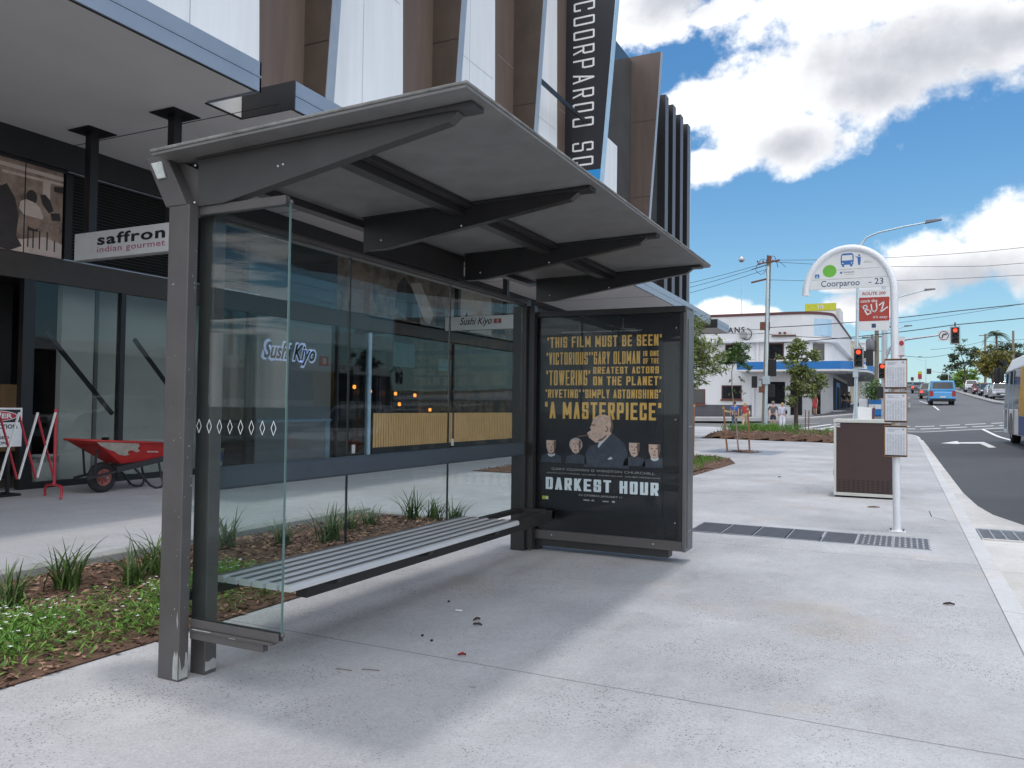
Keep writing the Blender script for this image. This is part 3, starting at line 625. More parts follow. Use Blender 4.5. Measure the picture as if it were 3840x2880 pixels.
m.box(.80,11.46,-.112,2.3,11.51,-.094); m.build('bars','steel',t)
m=MB(); m.box(.80,10.60,-.13,2.3,10.655,-.094); m.build('lintel','gutter',t)

# ================================================================ BUS SHELTER
sh=thing('bus_shelter','open grey steel bus shelter with glass walls and a thin flat roof','bus shelter',(-3.15,4.85,0))
m=MB(); m.box(-3.275,2.77,0,-3.135,2.83,2.32); m.build('post','shelter',sh,.004)
m=MB(); m.box(-3.2,2.90,0,-3.10,2.975,2.32); m.build('post','shelter',sh,.004)
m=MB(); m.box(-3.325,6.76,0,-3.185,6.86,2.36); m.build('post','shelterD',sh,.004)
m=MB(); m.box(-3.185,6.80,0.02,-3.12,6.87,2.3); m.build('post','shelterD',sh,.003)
# paint worn to bare metal at the feet
m=MB(); r=random.Random(2)
def chip(pl,pts): m.add([pl(a,b) for a,b in pts],[tuple(range(len(pts)))],False)
fy=lambda a,b:(a,2.7688,b); fx=lambda a,b:(-3.1338,a,b)
chip(fy,[(-3.172,.012),(-3.137,.010),(-3.137,.125),(-3.143,.150),(-3.150,.118),(-3.158,.148),(-3.164,.135),(-3.171,.098)])
chip(fy,[(-3.152,.30),(-3.146,.25),(-3.143,.285),(-3.147,.34)])
chip(fx,[(2.772,.012),(2.826,.012),(2.827,.075),(2.820,.128),(2.812,.135),(2.806,.07),(2.79,.05),(2.78,.10),(2.773,.13)])
m.add([(-3.0985,a,b) for a,b in [(2.902,.02),(2.972,.02),(2.972,.06),(2.955,.075),(2.92,.062),(2.903,.07)]],[(0,1,2,3,4,5)],False)
for _ in range(20):
    z=r.uniform(.3,2.1); a=r.uniform(2.775,2.82); d=r.uniform(.002,.005); m.add([fx(a,z),fx(a+d,z),fx(a+d,z+d*2),fx(a,z+d*1.5)],[(0,1,2,3)],False)
for _ in range(14):
    z=r.uniform(.2,2.1); a=r.uniform(-3.26,-3.15); d=r.uniform(.002,.005); m.add([fy(a,z),fy(a+d,z),fy(a+d,z+d*2),fy(a,z+d*1.5)],[(0,1,2,3)],False)
m.build('worn_patch','chip',sh)
# leaning lamp box on the left post
lb=MB(); lb.prism([(-3.294,2.317),(-3.15,2.317),(-3.30,2.58),(-3.447,2.577)],lambda p,q,t:(p,t,q),2.765,2.98); lamp=lb.build('lamp_box','shelter',sh,.004)
lb=MB(); lb.prism([(-3.345,2.46),(-3.288,2.462),(-3.325,2.548),(-3.395,2.545)],lambda p,q,t:(p,t,q),2.752,2.764); lb.build('lens','lamp_lens',lamp,.004)
m=MB(); m.prism([(-3.293,2.318),(-3.136,2.318),(-3.136,2.50),(-3.30,2.575)],lambda p,q,t:(p,t,q),2.83,2.99); m.build('lamp_bracket','shelter',sh,.003)
# roof: sandwich sheet, thin, tipped up to the street
m=MB(); zt=lambda x:2.553+(x+3.27)*.0245
m.hexa([(-3.30,2.68,zt(-3.3)),(-1.535,2.68,zt(-1.535)),(-1.535,7.05,zt(-1.535)),(-3.30,7.05,zt(-3.3))],[(-3.30,2.68,zt(-3.3)+.012),(-1.535,2.68,zt(-1.535)+.012),(-1.535,7.05,zt(-1.535)+.012),(-3.30,7.05,zt(-3.3)+.012)]); m.build('roof_lining','roofu',sh)
m=MB(); m.hexa([(-3.305,2.672,zt(-3.3)+.013),(-1.528,2.672,zt(-1.535)+.013),(-1.528,7.058,zt(-1.535)+.013),(-3.305,7.058,zt(-3.3)+.013)],[(-3.305,2.672,zt(-3.3)+.029),(-1.528,2.672,zt(-1.535)+.026),(-1.528,7.058,zt(-1.535)+.026),(-3.305,7.058,zt(-3.3)+.029)]); m.build('roof_sheet','rooftop',sh,.004)
def rafter(y,zb,mt):
    m=MB()
    zr=lambda x:zt(x)-.001
    poly=[(-3.14,zb),(-2.97,zb),(-1.70,zr(-1.7)-.062),(-1.655,zr(-1.655)-.028),(-1.655,zr(-1.655)),(-3.14,zr(-3.14))]
    m.prism(poly,lambda p,q,t:(p,t,q),y-.028,y+.028)
    m.hexa([(-3.14,y-.05,zr(-3.14)-.006),(-1.575,y-.05,zr(-1.575)-.024),(-1.575,y+.05,zr(-1.575)-.024),(-3.14,y+.05,zr(-3.14)-.006)],[(-3.14,y-.05,zr(-3.14)-.0005),(-1.575,y-.05,zr(-1.575)-.002),(-1.575,y+.05,zr(-1.575)-.002),(-3.14,y+.05,zr(-3.14)-.0005)])
    return m.build('rafter',mt,sh,.002)
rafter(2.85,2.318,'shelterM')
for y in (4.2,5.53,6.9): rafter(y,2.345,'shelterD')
m=MB()
for p in ((-2.62,2.455),(-2.59,2.46)): m.ball((p[0],2.820,p[1]),.006,8,6)
for y in (4.17,5.50,6.87): m.ball((-2.41,y,2.44),.007,8,6); m.ball((-3.0,y,2.40),.007,8,6)
for z in (2.335,2.52): m.ball((-3.145,2.81,z),.006,8,6)
m.build('bolts','alu',sh)
for a,b in ((2.88,4.17),(4.23,5.50),(5.56,6.87)):
    m=MB(); z=zt(-2.4); m.box(-2.47,a,z-.07,-2.39,b,z-.002); m.box(-2.385,a,z-.03,-2.33,b,z-.0022); m.build('purlin','shelterD',sh,.002)
m=MB(); m.box(-3.262,2.835,2.30,-3.20,6.76,2.345); m.box(-3.199,2.985,2.312,-3.175,6.76,2.332); m.build('top_rail','shelter',sh,.002)
m=MB(); m.box(-3.27,2.99,zt(-3.2)-.045,-3.19,7.0,zt(-3.2)-.004); m.build('back_roof_rail','shelterD',sh,.002)
m=MB(); m.box(-3.19,4.24,2.346,-3.15,5.50,zt(-3.2)-.047); m.build('infill_panel','shelterD',sh)
# back wall glazing: three panes
for a,b in ((2.99,4.155),(4.167,5.425),(5.437,6.755)):
    m=MB(); m.box(-3.236,a,.40,-3.226,b,2.299); m.build('back_glass','glassS',sh)
m=MB()
for y in (4.161,5.431): m.box(-3.238,y-.0035,.40,-3.224,y+.0035,2.299)
m.build('glass_joint','frame',sh)
m=MB()
for y in (4.20,5.47): m.box(-3.224,y,1.03,-3.212,y+.02,1.085)
m.build('glass_clip','alu',sh)
m=MB(); m.box(-3.262,2.83,.36,-3.20,6.76,.399); m.build('bottom_rail','shelterD',sh,.002)
# rounded slate backrest bar
m=MB(); m.box(-3.222,2.98,.895,-3.165,6.72,1.015); m.build('backrest','railblue',sh,.02,4)
# side screen
m=MB(); m.box(-3.165,2.845,.288,-2.568,2.855,2.30); sg=m.build('side_glass','glassS',sh)
m=MB(); m.box(-2.5675,2.8445,.288,-2.563,2.8555,2.30); m.build('glass_edge','glassedge',sg)
m=MB()
for i in range(8):
    x=-3.115+i*.0685; z=1.232
    o=[(0,.036),(.017,0),(0,-.036),(-.017,0)]; q=[(0,.029),(.0135,0),(0,-.029),(-.0135,0)]
    vs=[(x+a,2.8435,z+b) for a,b in o]+[(x+a,2.8435,z+b) for a,b in q]; m.add(vs,[(k,(k+1)%4,4+(k+1)%4,4+k) for k in range(4)],False)
m.build('diamond_decal','diamond',sg)
m=MB(); m.box(-3.2,2.835,2.276,-2.585,2.868,2.322); m.build('glass_head_rail','shelter',sh,.003)
m=MB(); m.box(-3.13,2.832,.25,-2.57,2.838,.292); m.box(-3.13,2.862,.25,-2.57,2.868,.292); m.box(-3.13,2.82,.236,-2.60,2.875,.2495); m.box(-3.13,2.83,.195,-2.66,2.866,.2355)
m.ball((-2.56,2.85,.283),.011,10,8); m.ball((-2.56,2.85,2.288),.011,10,8); m.build('glass_foot_bracket','shelter',sh,.002)
m=MB(); m.box(-3.1,2.818,.245,-2.98,2.8195,.2495); m.box(-2.86,2.818,.2365,-2.82,2.8195,.2385); m.build('scuffs','chip',sh)

# ================================================================ BENCH
bn=thing('bench','silver slatted aluminium bench fixed inside the bus shelter','bench',(-2.94,4.3,0))
def slat(x):
    m=MB(); w=.069; h=.034; z=.46; q=.018
    p=[(x,z-h),(x+w,z-h)]+[(x+w-q+q*math.cos(R_(t)),z-q+q*math.sin(R_(t))) for t in range(0,91,15)]+[(x+.012,z),(x,z-.010)]
    m.prism(p,lambda a,b,t:(a,t,b),3.04,5.62)
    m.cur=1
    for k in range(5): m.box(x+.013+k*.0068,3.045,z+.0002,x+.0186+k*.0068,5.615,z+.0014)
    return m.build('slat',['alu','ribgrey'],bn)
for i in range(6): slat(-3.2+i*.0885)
m=MB(); m.box(-2.97,3.40,.30,-2.89,6.80,.40); m.build('beam','shelterD',bn,.004)
for y in (3.42,4.33,5.25):
    m=MB(); m.prism([(-3.19,.427),(-2.69,.427),(-2.71,.395),(-2.88,.37),(-3.0,.37),(-3.17,.405)],lambda a,b,t:(a,t,b),y,y+.05); m.build('bracket','shelterD',bn)
m=MB(); m.box(-3.2,6.74,.32,-2.89,6.80,.40); m.build('end_bracket','shelterD',bn)

# ================================================================ ADVERTISING PANEL
PY=6.87
ad=thing('advertising_panel','black freestanding light box with a film poster beside the bench','advertising panel',(-2.5,7.0,0))
XL,XR,ZB,ZT=-3.235,-1.725,.105,2.225
m=MB(); m.box(XL,PY+.03,ZB+.02,XR,PY+.245,ZT); m.build('case','black',ad,.006)
m=MB(); m.box(XR-.0,PY,ZB,XR+.03,PY+.265,ZT-.01); m.box(XR+.0302,PY+.05,ZB+.03,XR+.036,PY+.215,ZT-.09); m.build('end_panel','panelgrey',ad,.006)
m=MB(); m.box(XL,PY-.012,ZT-.035,XR+.022,PY+.27,ZT+.02); m.build('head_trim','shelterD',ad,.006)
m=MB(); m.box(XL,PY-.004,ZB+.005,XR-.002,PY+.028,ZB+.09); m.build('foot_trim','shelter',ad,.004)
m=MB(); m.box(XL,PY-.002,ZB+.092,XL+.035,PY+.028,ZT-.037); m.box(XR-.03,PY-.002,ZB+.092,XR-.002,PY+.028,ZT-.037); m.build('side_trim','frame',ad)
m=MB(); m.box(-3.17,PY+.03,.04,-1.85,PY+.16,ZB+.018); m.build('base_beam','shelterD',ad)
m=MB(); m.box(-3.18,PY+.02,0,-3.10,PY+.14,ZB); m.build('foot','shelterD',ad)
m=MB()
for x in (-2.95,-1.98): m.lathe((x,PY-.012,ZB+.048),[(0,0),(.009,.001),(.009,.007)],10,'y')
for z in (ZT-.17,1.25,.35): m.lathe((XR-.065,PY+.008,z),[(0,0),(.008,.001),(.008,.006)],10,'y')
for z in (1.3,.42): m.lathe((XL+.10,PY+.008,z),[(0,0),(.008,.001),(.008,.006)],10,'y')
for z in (ZT-.14,1.19,.28):
    for y in (.09,.15): m.ball((XR+.036,PY+y,z),.006,8,6)
m.build('screws','steel',ad)
# poster, its lettering and pictures as printed layers a hair apart, behind the front glass
PL,PR,PB,PT=-3.06,-1.905,.40,2.08
po=MB(); po.box(PL,PY+.022,PB,PR,PY+.029,PT); poster=po.build('poster','posterbg',ad)
yq=PY+.0215
def pt(s,x0,x1,z0,z1,mt='gold',bold=.04,nm='lettering'):
    if mt in('gold','ptitle'): return block(s,nm,mt,(PL+(PR-PL)*x0,yq,PB+(PT-PB)*z0),X_,Z_,(PR-PL)*(x1-x0),(PT-PB)*(z1-z0),poster,.38 if mt=='gold' else .42)
    return text(s,nm,mt,(PL+(PR-PL)*x0,yq,PB+(PT-PB)*z0),X_,Z_,(PR-PL)*(x1-x0),(PT-PB)*(z1-z0),poster,bold,0,.001)
pt('\u201cTHIS FILM MUST BE SEEN\u201d',.03,.985,.895,.955); pt('\u201cVICTORIOUS\u201d',.025,.405,.80,.868); pt('\u201cGARY OLDMAN',.415,.815,.80,.868,bold=.034); pt('IS ONE',.84,.965,.84,.868); pt('OF THE',.84,.965,.80,.828)
pt('GREATEST ACTORS',.43,.965,.748,.785); pt('\u201cTOWERING\u201d',.025,.405,.685,.768); pt('ON THE PLANET\u201d',.43,.985,.685,.733); pt('\u201cRIVETING\u201d',.02,.325,.615,.662); pt('\u201cSIMPLY ASTONISHING\u201d',.345,.98,.615,.662); pt('\u201cA MASTERPIECE\u201d',.015,.985,.500,.592,bold=.055)
pt('FROM JOE WRIGHT DIRECTOR OF ATONEMENT',.16,.83,.973,.982,'pfine',0,'small_print')
pt('GARY OLDMAN IS WINSTON CHURCHILL',.08,.94,.213,.226,'pfine',0,'small_print'); pt('KRISTIN SCOTT THOMAS  LILY JAMES  STEPHEN DILLANE  AND BEN MENDELSOHN',.04,.98,.190,.200,'pfine',0,'small_print')
pt('DARKEST HOUR',.03,.97,.105,.172,'ptitle',.045,'title_lettering'); pt('IN CINEMAS JANUARY 11',.32,.68,.075,.089,'pfine',.01,'small_print')
def pp(name,mt,polys,dy=0,parent=None):
    m=MB()
    for P in polys: m.prism([(PL+(PR-PL)*a,PB+(PT-PB)*b) for a,b in P],lambda p,q,t:(p,t,q),yq-.0016-dy,yq-.0004-dy)
    return m.build(name,mt,parent or poster)
def ell(cx,cz,rx,rz,n=20,a0=0,a1=2*math.pi): return [(cx+rx*math.cos(a0+(a1-a0)*i/n),cz+rz*math.sin(a0+(a1-a0)*i/n)) for i in range(n+(0 if a1-a0>6.2 else 1))]
# generic bald man in a dark suit, profile to the left, and four plain faces beside him
pp('suit_shape','suit_print',[[(.36,.24),(.37,.31),(.41,.355),(.47,.365),(.56,.42),(.60,.425),(.69,.375),(.72,.33),(.73,.24)]])
pp('collar_shape','signwhite',[[(.475,.352),(.485,.375),(.575,.435),(.59,.425),(.50,.36),(.485,.345)],[(.555,.285),(.585,.30),(.60,.288),(.575,.283)]],.0012)
pp('head_shape','skin_print',[[(.385,.425),(.40,.40),(.46,.372),(.52,.385),(.585,.42),(.60,.455),(.598,.49),(.575,.515),(.53,.527),(.48,.523),(.44,.505),(.425,.48),(.422,.468),(.408,.452),(.420,.446),(.415,.438)]],.002)
pp('head_shade','skin_print2',[[(.47,.385),(.50,.380),(.545,.405),(.55,.42),(.52,.40)],[(.428,.473),(.455,.470),(.45,.463),(.43,.465)],ell(.545,.447,.014,.017,12),[(.588,.425),(.604,.455),(.60,.49),(.580,.51),(.587,.47),(.575,.44)]],.0032)
pp('ear_shape','skin_print',[ell(.541,.449,.009,.012,12)],.0044)
pp('cigar_shape','skin_print2',[[(.30,.406),(.395,.416),(.395,.409),(.30,.398)]],.0044)
for (cx,cz,w,hair,nm) in ((.075,.345,.042,'man','a'),(.29,.35,.045,'woman','b'),(.775,.345,.042,'woman','c'),(.935,.34,.045,'man','d')):
    top=cz+.033
    pp('suit_shape','suit_print',[[(cx-.09,.255),(cx-.08,.292),(cx-.02,.305),(cx+.03,.305),(cx+.085,.292),(cx+.09,.255)] if cx<.9 else [(cx-.10,.25),(cx-.08,.29),(cx,.305),(.999,.30),(.999,.25)]])
    if hair=='woman': pp('hair_shape','pfine' if nm=='b' else 'ink',[ell(cx,cz+.008,w*1.25,.038,18)],.0012)
    pp('face_shape','skin_print',[[(cx-w,top),(cx+w,top),(cx+w*.98,cz-.005),(cx+w*.6,cz-.033),(cx,cz-.043),(cx-w*.6,cz-.033),(cx-w*.98,cz-.005)]],.0022)
    pp('face_shade','skin_print2',[ell(cx-w*.42,cz+.012,.010,.003,8),ell(cx+w*.42,cz+.012,.010,.003,8),[(cx-w*.1,cz-.008),(cx+w*.12,cz-.008),(cx,cz+.004)],[(cx-w*.32,cz-.020),(cx+w*.32,cz-.020),(cx+w*.2,cz-.025),(cx-w*.2,cz-.025)],[(cx+w*.55,top-.002),(cx+w,top-.002),(cx+w*.95,cz-.008),(cx+w*.6,cz-.03)]],.0034)
    if hair=='man': pp('collar_shape','signwhite',[[(cx-.025,.292),(cx,.285),(cx+.03,.292),(cx+.035,.306),(cx,.298),(cx-.03,.306)]],.0012)
pp('rating_sticker','lime',[[(.0,.047),(.055,.047),(.055,.066),(.0,.066)]],0); pp('rating_sticker','signwhite',[[(.032,.049),(.053,.049),(.053,.064),(.032,.064)]],.0014)
pp('studio_logo','pfine',[[(.36,.054),(.41,.054),(.41,.061),(.36,.061)],[(.42,.054),(.455,.054),(.438,.064)],[(.52,.054),(.57,.054),(.57,.060),(.52,.060)],ell(.61,.058,.014,.006,10)])
m=MB(); m.box(XL+.036,PY+.002,ZB+.093,XR-.031,PY+.007,ZT-.038); m.build('front_glass','glassD',ad)

# ================================================================ RETAIL BUILDING
bd=thing('shop_building','modern retail building with white cladding, brown fins and a deep grey awning','building',(-14,17,0))
FX=-11.9
def bpart(name,mt,fn,bevel=0,parent=bd):
    m=MB(); fn(m); return m.build(name,mt,parent,bevel)
# awning: soffit with the notch near y 8, then fascia strips with a fine groove
AX,AZ=-7.5,5.39
def az(y): return AZ-.0145*max(0,y-8.35)
def sl_box(m,x0,x1,y0,y1,d0,d1): m.hexa([(x0,y0,az(y0)+d0),(x1,y0,az(y0)+d0),(x1,y1,az(y1)+d0),(x0,y1,az(y1)+d0)],[(x0,y0,az(y0)+d1),(x1,y0,az(y0)+d1),(x1,y1,az(y1)+d1),(x0,y1,az(y1)+d1)])
def soff(m):
    m.box(-11.95,-8,AZ,AX,7.70,AZ+.34); m.box(-11.95,7.70,AZ,-8.43,8.35,AZ+.34); sl_box(m,-11.95,AX,8.35,34.4,0,.34); sl_box(m,-11.95,-8.43,34.4,35.9,0,.34); sl_box(m,-11.95,AX,35.9,38.4,0,.34)
bpart('awning',['soffit'],soff)
def fas(m):
    for a,b in ((-8,7.70),(8.35,34.4),(35.9,38.4)):
        sl_box(m,AX+.002,AX+.03,a,b,-.02,.16); sl_box(m,AX+.002,AX+.036,a,b,.166,.185); sl_box(m,AX+.002,AX+.03,a,b,.19,.37)
    m.box(-8.40,7.672,AZ-.02,AX+.03,7.7,AZ+.37)
bpart('awning_fascia','fascia',fas)
def notch(m):
    m.box(-8.46,8.32,AZ-.02,AX+.03,8.349,AZ+.37); m.box(-8.47,7.70,AZ-.015,-8.431,8.32,AZ+.36); sl_box(m,-8.46,AX+.03,35.86,35.899,-.02,.37); sl_box(m,-8.46,AX+.03,34.401,34.43,-.02,.37); sl_box(m,-11.95,AX+.03,38.401,38.43,-.02,.37)
bpart('notch_lining','shelterD',notch)
bpart('fascia_shadow_gap','frame',lambda m:(m.box(AX-.05,-8,AZ-.012,AX+.001,7.66,AZ-.001),sl_box(m,AX-.05,AX+.001,8.36,34.4,-.012,-.001)))
bpart('soffit_joint','intdark',lambda m:[m.box(-11.8,y,az(y)-.006,AX-.06,y+.012,az(y)-.001) for y in (3.6,8.14,12.7,17.2,21.7,26.2,30.7)])
bpart('downlight','downlight',lambda m:[m.lathe((-9.8,y,az(y)-.008),[(0,0),(.09,.0),(.09,.005)],12) for y in (21,)])
# bulkhead, transom band
bpart('bulkhead','darkwall',lambda m:(m.box(FX-.3,-8,4.97,FX+.12,8.35,AZ-.003),m.hexa([(FX-.3,8.351,4.97),(FX+.12,8.351,4.97),(FX+.12,34.4,4.97),(FX-.3,34.4,4.97)],[(FX-.3,8.351,AZ-.003),(FX+.12,8.351,AZ-.003),(FX+.12,34.4,az(34.4)-.003),(FX-.3,34.4,az(34.4)-.003)]),m.box(FX-.3,-8,4.93,FX+.03,34.4,4.965)))
bpart('transom','transom',lambda m:(m.box(FX-.06,-8,3.17,FX+.06,16.0,3.55),m.box(FX-.06,16.0,3.2,FX+.0,34.4,3.5)))
bpart('transom_trim','greytrim',lambda m:(m.box(FX-.02,8.1,4.955,FX+.05,16.2,4.985),m.box(FX-.02,8.06,3.552,FX+.05,12.3,3.572)))
def louv(m):
    for k in range(26):
        z=3.60+k*.052; m.hexa([(FX-.05,8.2,z),(FX+.01,8.2,z-.02),(FX+.01,11.9,z-.02),(FX-.05,11.9,z)],[(FX-.05,8.2,z+.01),(FX+.01,8.2,z-.01),(FX+.01,11.9,z-.01),(FX-.05,11.9,z+.01)])
    m.box(FX-.08,8.08,3.56,FX-.055,12.0,4.95); m.box(FX-.05,8.08,3.56,FX+.03,8.2,4.95); m.box(FX-.05,11.9,3.56,FX+.03,12.0,4.95)
bpart('louvre','louvre',louv)
# printed mural panels (plain sepia street-cafe scene): panel + simple shapes
def mural(y0,y1,seed):
    p=bpart('mural_panel','mural',lambda m:m.box(FX-.06,y0,3.57,FX,y1,4.93))
    r=random.Random(seed)
    def shp(nm,mt,polys,d): 
        m=MB()
        for P in polys: m.prism([(max(y0,min(y1,a)),b) for a,b in P],lambda q,w,t:(t,q,w),FX+d,FX+d+.002)
        return m.build(nm,mt,p)
    return shp
shp=mural(5.6,8.05,1)
shp('print_band','muralL',[[(5.6,4.86),(8.05,4.86),(8.05,4.80),(5.6,4.80)],[(7.1,4.74),(8.05,4.76),(8.05,4.72),(7.1,4.70)],[(7.72,4.72),(7.84,4.72),(7.84,4.42),(7.72,4.42)]],.001)
shp('print_floor','muralL',[[(5.6,3.57),(8.05,3.57),(8.05,3.80),(7.75,3.86),(7.4,3.76),(5.6,3.70)]],.001)
shp('print_shade','muralD',[[(6.6,3.60),(7.25,3.57),(7.42,3.66),(7.33,3.80),(7.36,4.10),(7.30,4.36),(7.17,4.55),(7.1,4.50),(6.6,4.5)],ell(7.55,4.43,.085,.11,16),[(7.76,4.52),(7.84,4.45),(7.9,4.3),(7.83,4.24),(7.72,4.36),(7.68,4.5)],[(7.9,4.6),(8.05,4.6),(8.05,4.70),(7.9,4.68)],[(7.85,4.25),(8.0,4.28),(8.02,4.16),(7.88,4.14)],[(7.5,3.98),(7.66,3.98),(7.66,3.92),(7.5,3.92)]]+[[(a,3.95),(a+.02,3.95),(a+.02,3.66),(a,3.66)] for a in (7.5,7.58,7.68,7.8,7.92)],.003)
shp('print_shirt','muralL',[[(7.38,4.33),(7.46,4.38),(7.58,4.36),(7.68,4.30),(7.74,4.16),(7.72,4.12),(7.44,4.14),(7.36,4.22)]],.0045)
shp('print_chair','muralM',[[(7.50,4.13),(7.70,4.13),(7.68,4.0),(7.62,3.95),(7.52,3.97)],[(7.86,4.0),(8.0,4.04),(7.98,3.85),(7.9,3.83)]],.0045)
bpart('mural_joint','frame',lambda m:[m.box(FX,y,3.57,FX+.009,y+.012,4.93) for y in (7.44,6.3)])
shp=mural(14.85,20.2,2)
shp('print_shade','muralM',[[(15.2,3.6),(16.3,3.6),(16.2,4.5),(15.6,4.8),(15.2,4.4)]],.001)
shp('print_shade','muralD',[[(17.2,3.9),(17.9,3.6),(18.4,3.6),(18.2,4.3),(17.6,4.75),(17.3,4.5)],[(19.2,3.6),(19.8,3.6),(19.6,4.4),(19.3,4.5)]],.0022)
shp('print_shirt','muralL',[[(17.9,4.6),(18.4,4.7),(19.1,3.9),(18.9,3.6),(18.6,3.7)],[(19.9,4.0),(20.2,4.2),(20.2,3.6),(19.95,3.6)]],.0034)
shp=mural(20.2,24.3,3); shp('print_shirt','muralL',[[(20.3,3.6),(22.6,3.6),(22.6,4.85),(20.3,4.85)]],.001); shp('print_shade','muralD',[[(22.7,3.7),(23.6,3.7),(23.4,4.6),(22.8,4.7)],[(20.6,3.6),(21.2,3.6),(21.0,4.2)]],.0022)
bpart('upper_glazing_panel','greyglass',lambda m:(m.box(FX-.06,12.05,3.57,FX-.005,14.84,4.93),m.box(FX-.06,24.31,3.57,FX-.005,34.4,4.93)))
# frames
def frames(m):
    for y,w in ((7.45,.18),(9.11,.09),(10.6,.05),(12.03,.14),(14.85,.05),(20.2,.05),(24.35,.09),(29.3,.09),(34.3,.1)): m.box(FX-.06,y,0,FX+.05,y+w,3.169)
    m.box(FX-.05,7.64,0,FX+.04,34.3,.10)
bpart('window_frame','frame',frames)
bpart('pale_mullion','lightblue',lambda m:m.box(FX-.05,16.07,.0,FX+.045,16.18,3.12))
def pane(y0,y1,z0=.10,z1=3.168):
    w=bpart('shop_window','glassW',lambda m:m.box(FX+.0,y0,z0,FX+.008,y1,z1)); return w
for a,b in ((7.635,9.108),(9.203,10.598),(10.652,12.028),(12.175,14.848),(14.902,16.066),(16.185,20.198),(20.252,24.348),(24.445,29.298),(29.395,34.298)): pane(a,b)
for a,b in ((12.03,16.1),(16.1,20.2),(20.2,24.3)): pane(a,b,3.552,4.93)
bpart('side_wall','plinth',lambda m:(m.box(-22,34.4,0,FX+.04,40.2,4.9),m.box(-22,-8,0,-16.6,34.4,AZ-.01)))
# interiors seen through the glass
bpart('interior_floor','floorint',lambda m:m.box(-16.6,-8,.0,FX-.06,34.4,.03))
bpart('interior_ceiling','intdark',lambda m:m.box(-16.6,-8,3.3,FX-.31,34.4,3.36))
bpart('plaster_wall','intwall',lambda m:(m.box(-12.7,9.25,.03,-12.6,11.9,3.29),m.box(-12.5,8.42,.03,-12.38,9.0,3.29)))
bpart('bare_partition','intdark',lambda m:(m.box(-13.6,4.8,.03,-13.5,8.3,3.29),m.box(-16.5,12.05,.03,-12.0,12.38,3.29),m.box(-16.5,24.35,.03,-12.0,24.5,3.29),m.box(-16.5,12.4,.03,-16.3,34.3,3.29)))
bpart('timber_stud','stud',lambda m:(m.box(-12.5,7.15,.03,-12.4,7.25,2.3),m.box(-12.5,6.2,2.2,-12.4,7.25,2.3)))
bpart('ply_sheet','ply',lambda m:m.box(-13.3,8.0,.5,-13.25,8.5,1.6))
for y0,z0,y1,z1 in ((7.86,2.43,9.07,1.13),(9.46,2.42,10.67,1.13),(11.0,2.40,12.0,1.33)): bpart('diagonal_brace','frame',lambda m:m.bar((FX-.06,y0,z0),(FX-.06,y1,z1),.06,.05,(1,0,0)))
bpart('display_wall','intgrey',lambda m:m.box(FX-.16,12.42,.03,FX-.10,14.80,3.25))
bpart('display_shelf','lightblue',lambda m:(m.box(FX-.098,12.42,.94,FX-.06,14.80,1.0),m.box(FX-.098,14.60,.03,FX-.065,14.76,.938)))
def slats(m):
    n=72
    for i in range(n): m.box(FX+.012,16.32+i*8.0/n,.27,FX+.03,16.32+(i+1)*8.0/n-.022,1.13)
bpart('oak_counter','wood',slats); bpart('counter_core','woodgap',lambda m:(m.box(FX-.6,16.3,.06,FX-.02,24.33,1.12),m.box(FX+.0085,16.32,.28,FX+.0118,24.3,1.12)))
bpart('counter_kick','frame',lambda m:m.box(FX+.009,16.3,.10,FX+.02,24.33,.265))
bpart('interior_post','frame',lambda m:[m.box(-13.4,y,.03,-13.2,y+.28,3.29) for y in (17.2,18.4,20.4,22.2,23.4)])
lampo=bpart('pendant_lamp','amber',lambda m:None,0) if False else None
for y,z in ((17.0,1.80),(17.7,1.70),(18.9,1.66),(19.9,1.63),(19.1,1.36),(20.75,1.20),(25.9,1.5)):
    m=MB(); m.lathe((-13.0,y,z),[(.0,-.05),(.035,-.045),(.045,.0),(.035,.05),(0,.055)],10); l=m.build('pendant_lamp','amber',bd); m=MB(); m.tube([(-13.0,y,z+.056),(-13.0,y,3.29)],.006,5); m.build('cord','frame',l)
bpart('window_poster','teal',lambda m:(m.box(FX-.03,17.2,2.35,FX-.02,18.2,2.98),m.box(FX-.03,19.45,2.33,FX-.02,20.2,2.68)))
for s,y0,y1,z in (('SUSHI',17.3,18.1,2.78),('OPEN',19.55,20.1,2.5)):
    pass
# upper facade: recessed white panels, brown panels, tapering projecting fins every 4.4 m
UX=-10.0; ZR=15.7
FB=[2.6,7.0,11.40,15.85,20.18]
def proj(z): return .52+.066*(z-7.2)
def cladding(m):
    for y in FB: m.prism([(y+.26,az(y)+.1),(y+3.30,az(y)+.1),(y+3.02,ZR),(y+.26,ZR)],lambda p,q,t:(t,p,q),UX-.1,UX)
    m.prism([(24.4,5.25),(29.3,5.25),(29.3,11.5),(24.4,11.5)],lambda p,q,t:(t,p,q),UX-.1,UX)
bpart('white_cladding','facadewhite',cladding)
def brown(m):
    for y in FB: m.prism([(y+3.305,az(y)+.1),(y+4.45,az(y)+.1),(y+4.45,ZR),(y+3.025,ZR)],lambda p,q,t:(t,p,q),UX-.1,UX-.015)
bpart('brown_cladding','brownA',brown)
def joints(m):
    for y in FB:
        for o in (.85,1.75): m.box(UX+.0005,y+o,az(y)+.12,UX+.003,y+o+.012,ZR)
        m.box(UX+.0005,y+.3,10.2,UX+.003,y+3.05,10.212)
        m.box(UX-.0145,y+3.35,11.0,UX-.012,y+4.4,11.012)
bpart('cladding_joint','greytrim',joints)
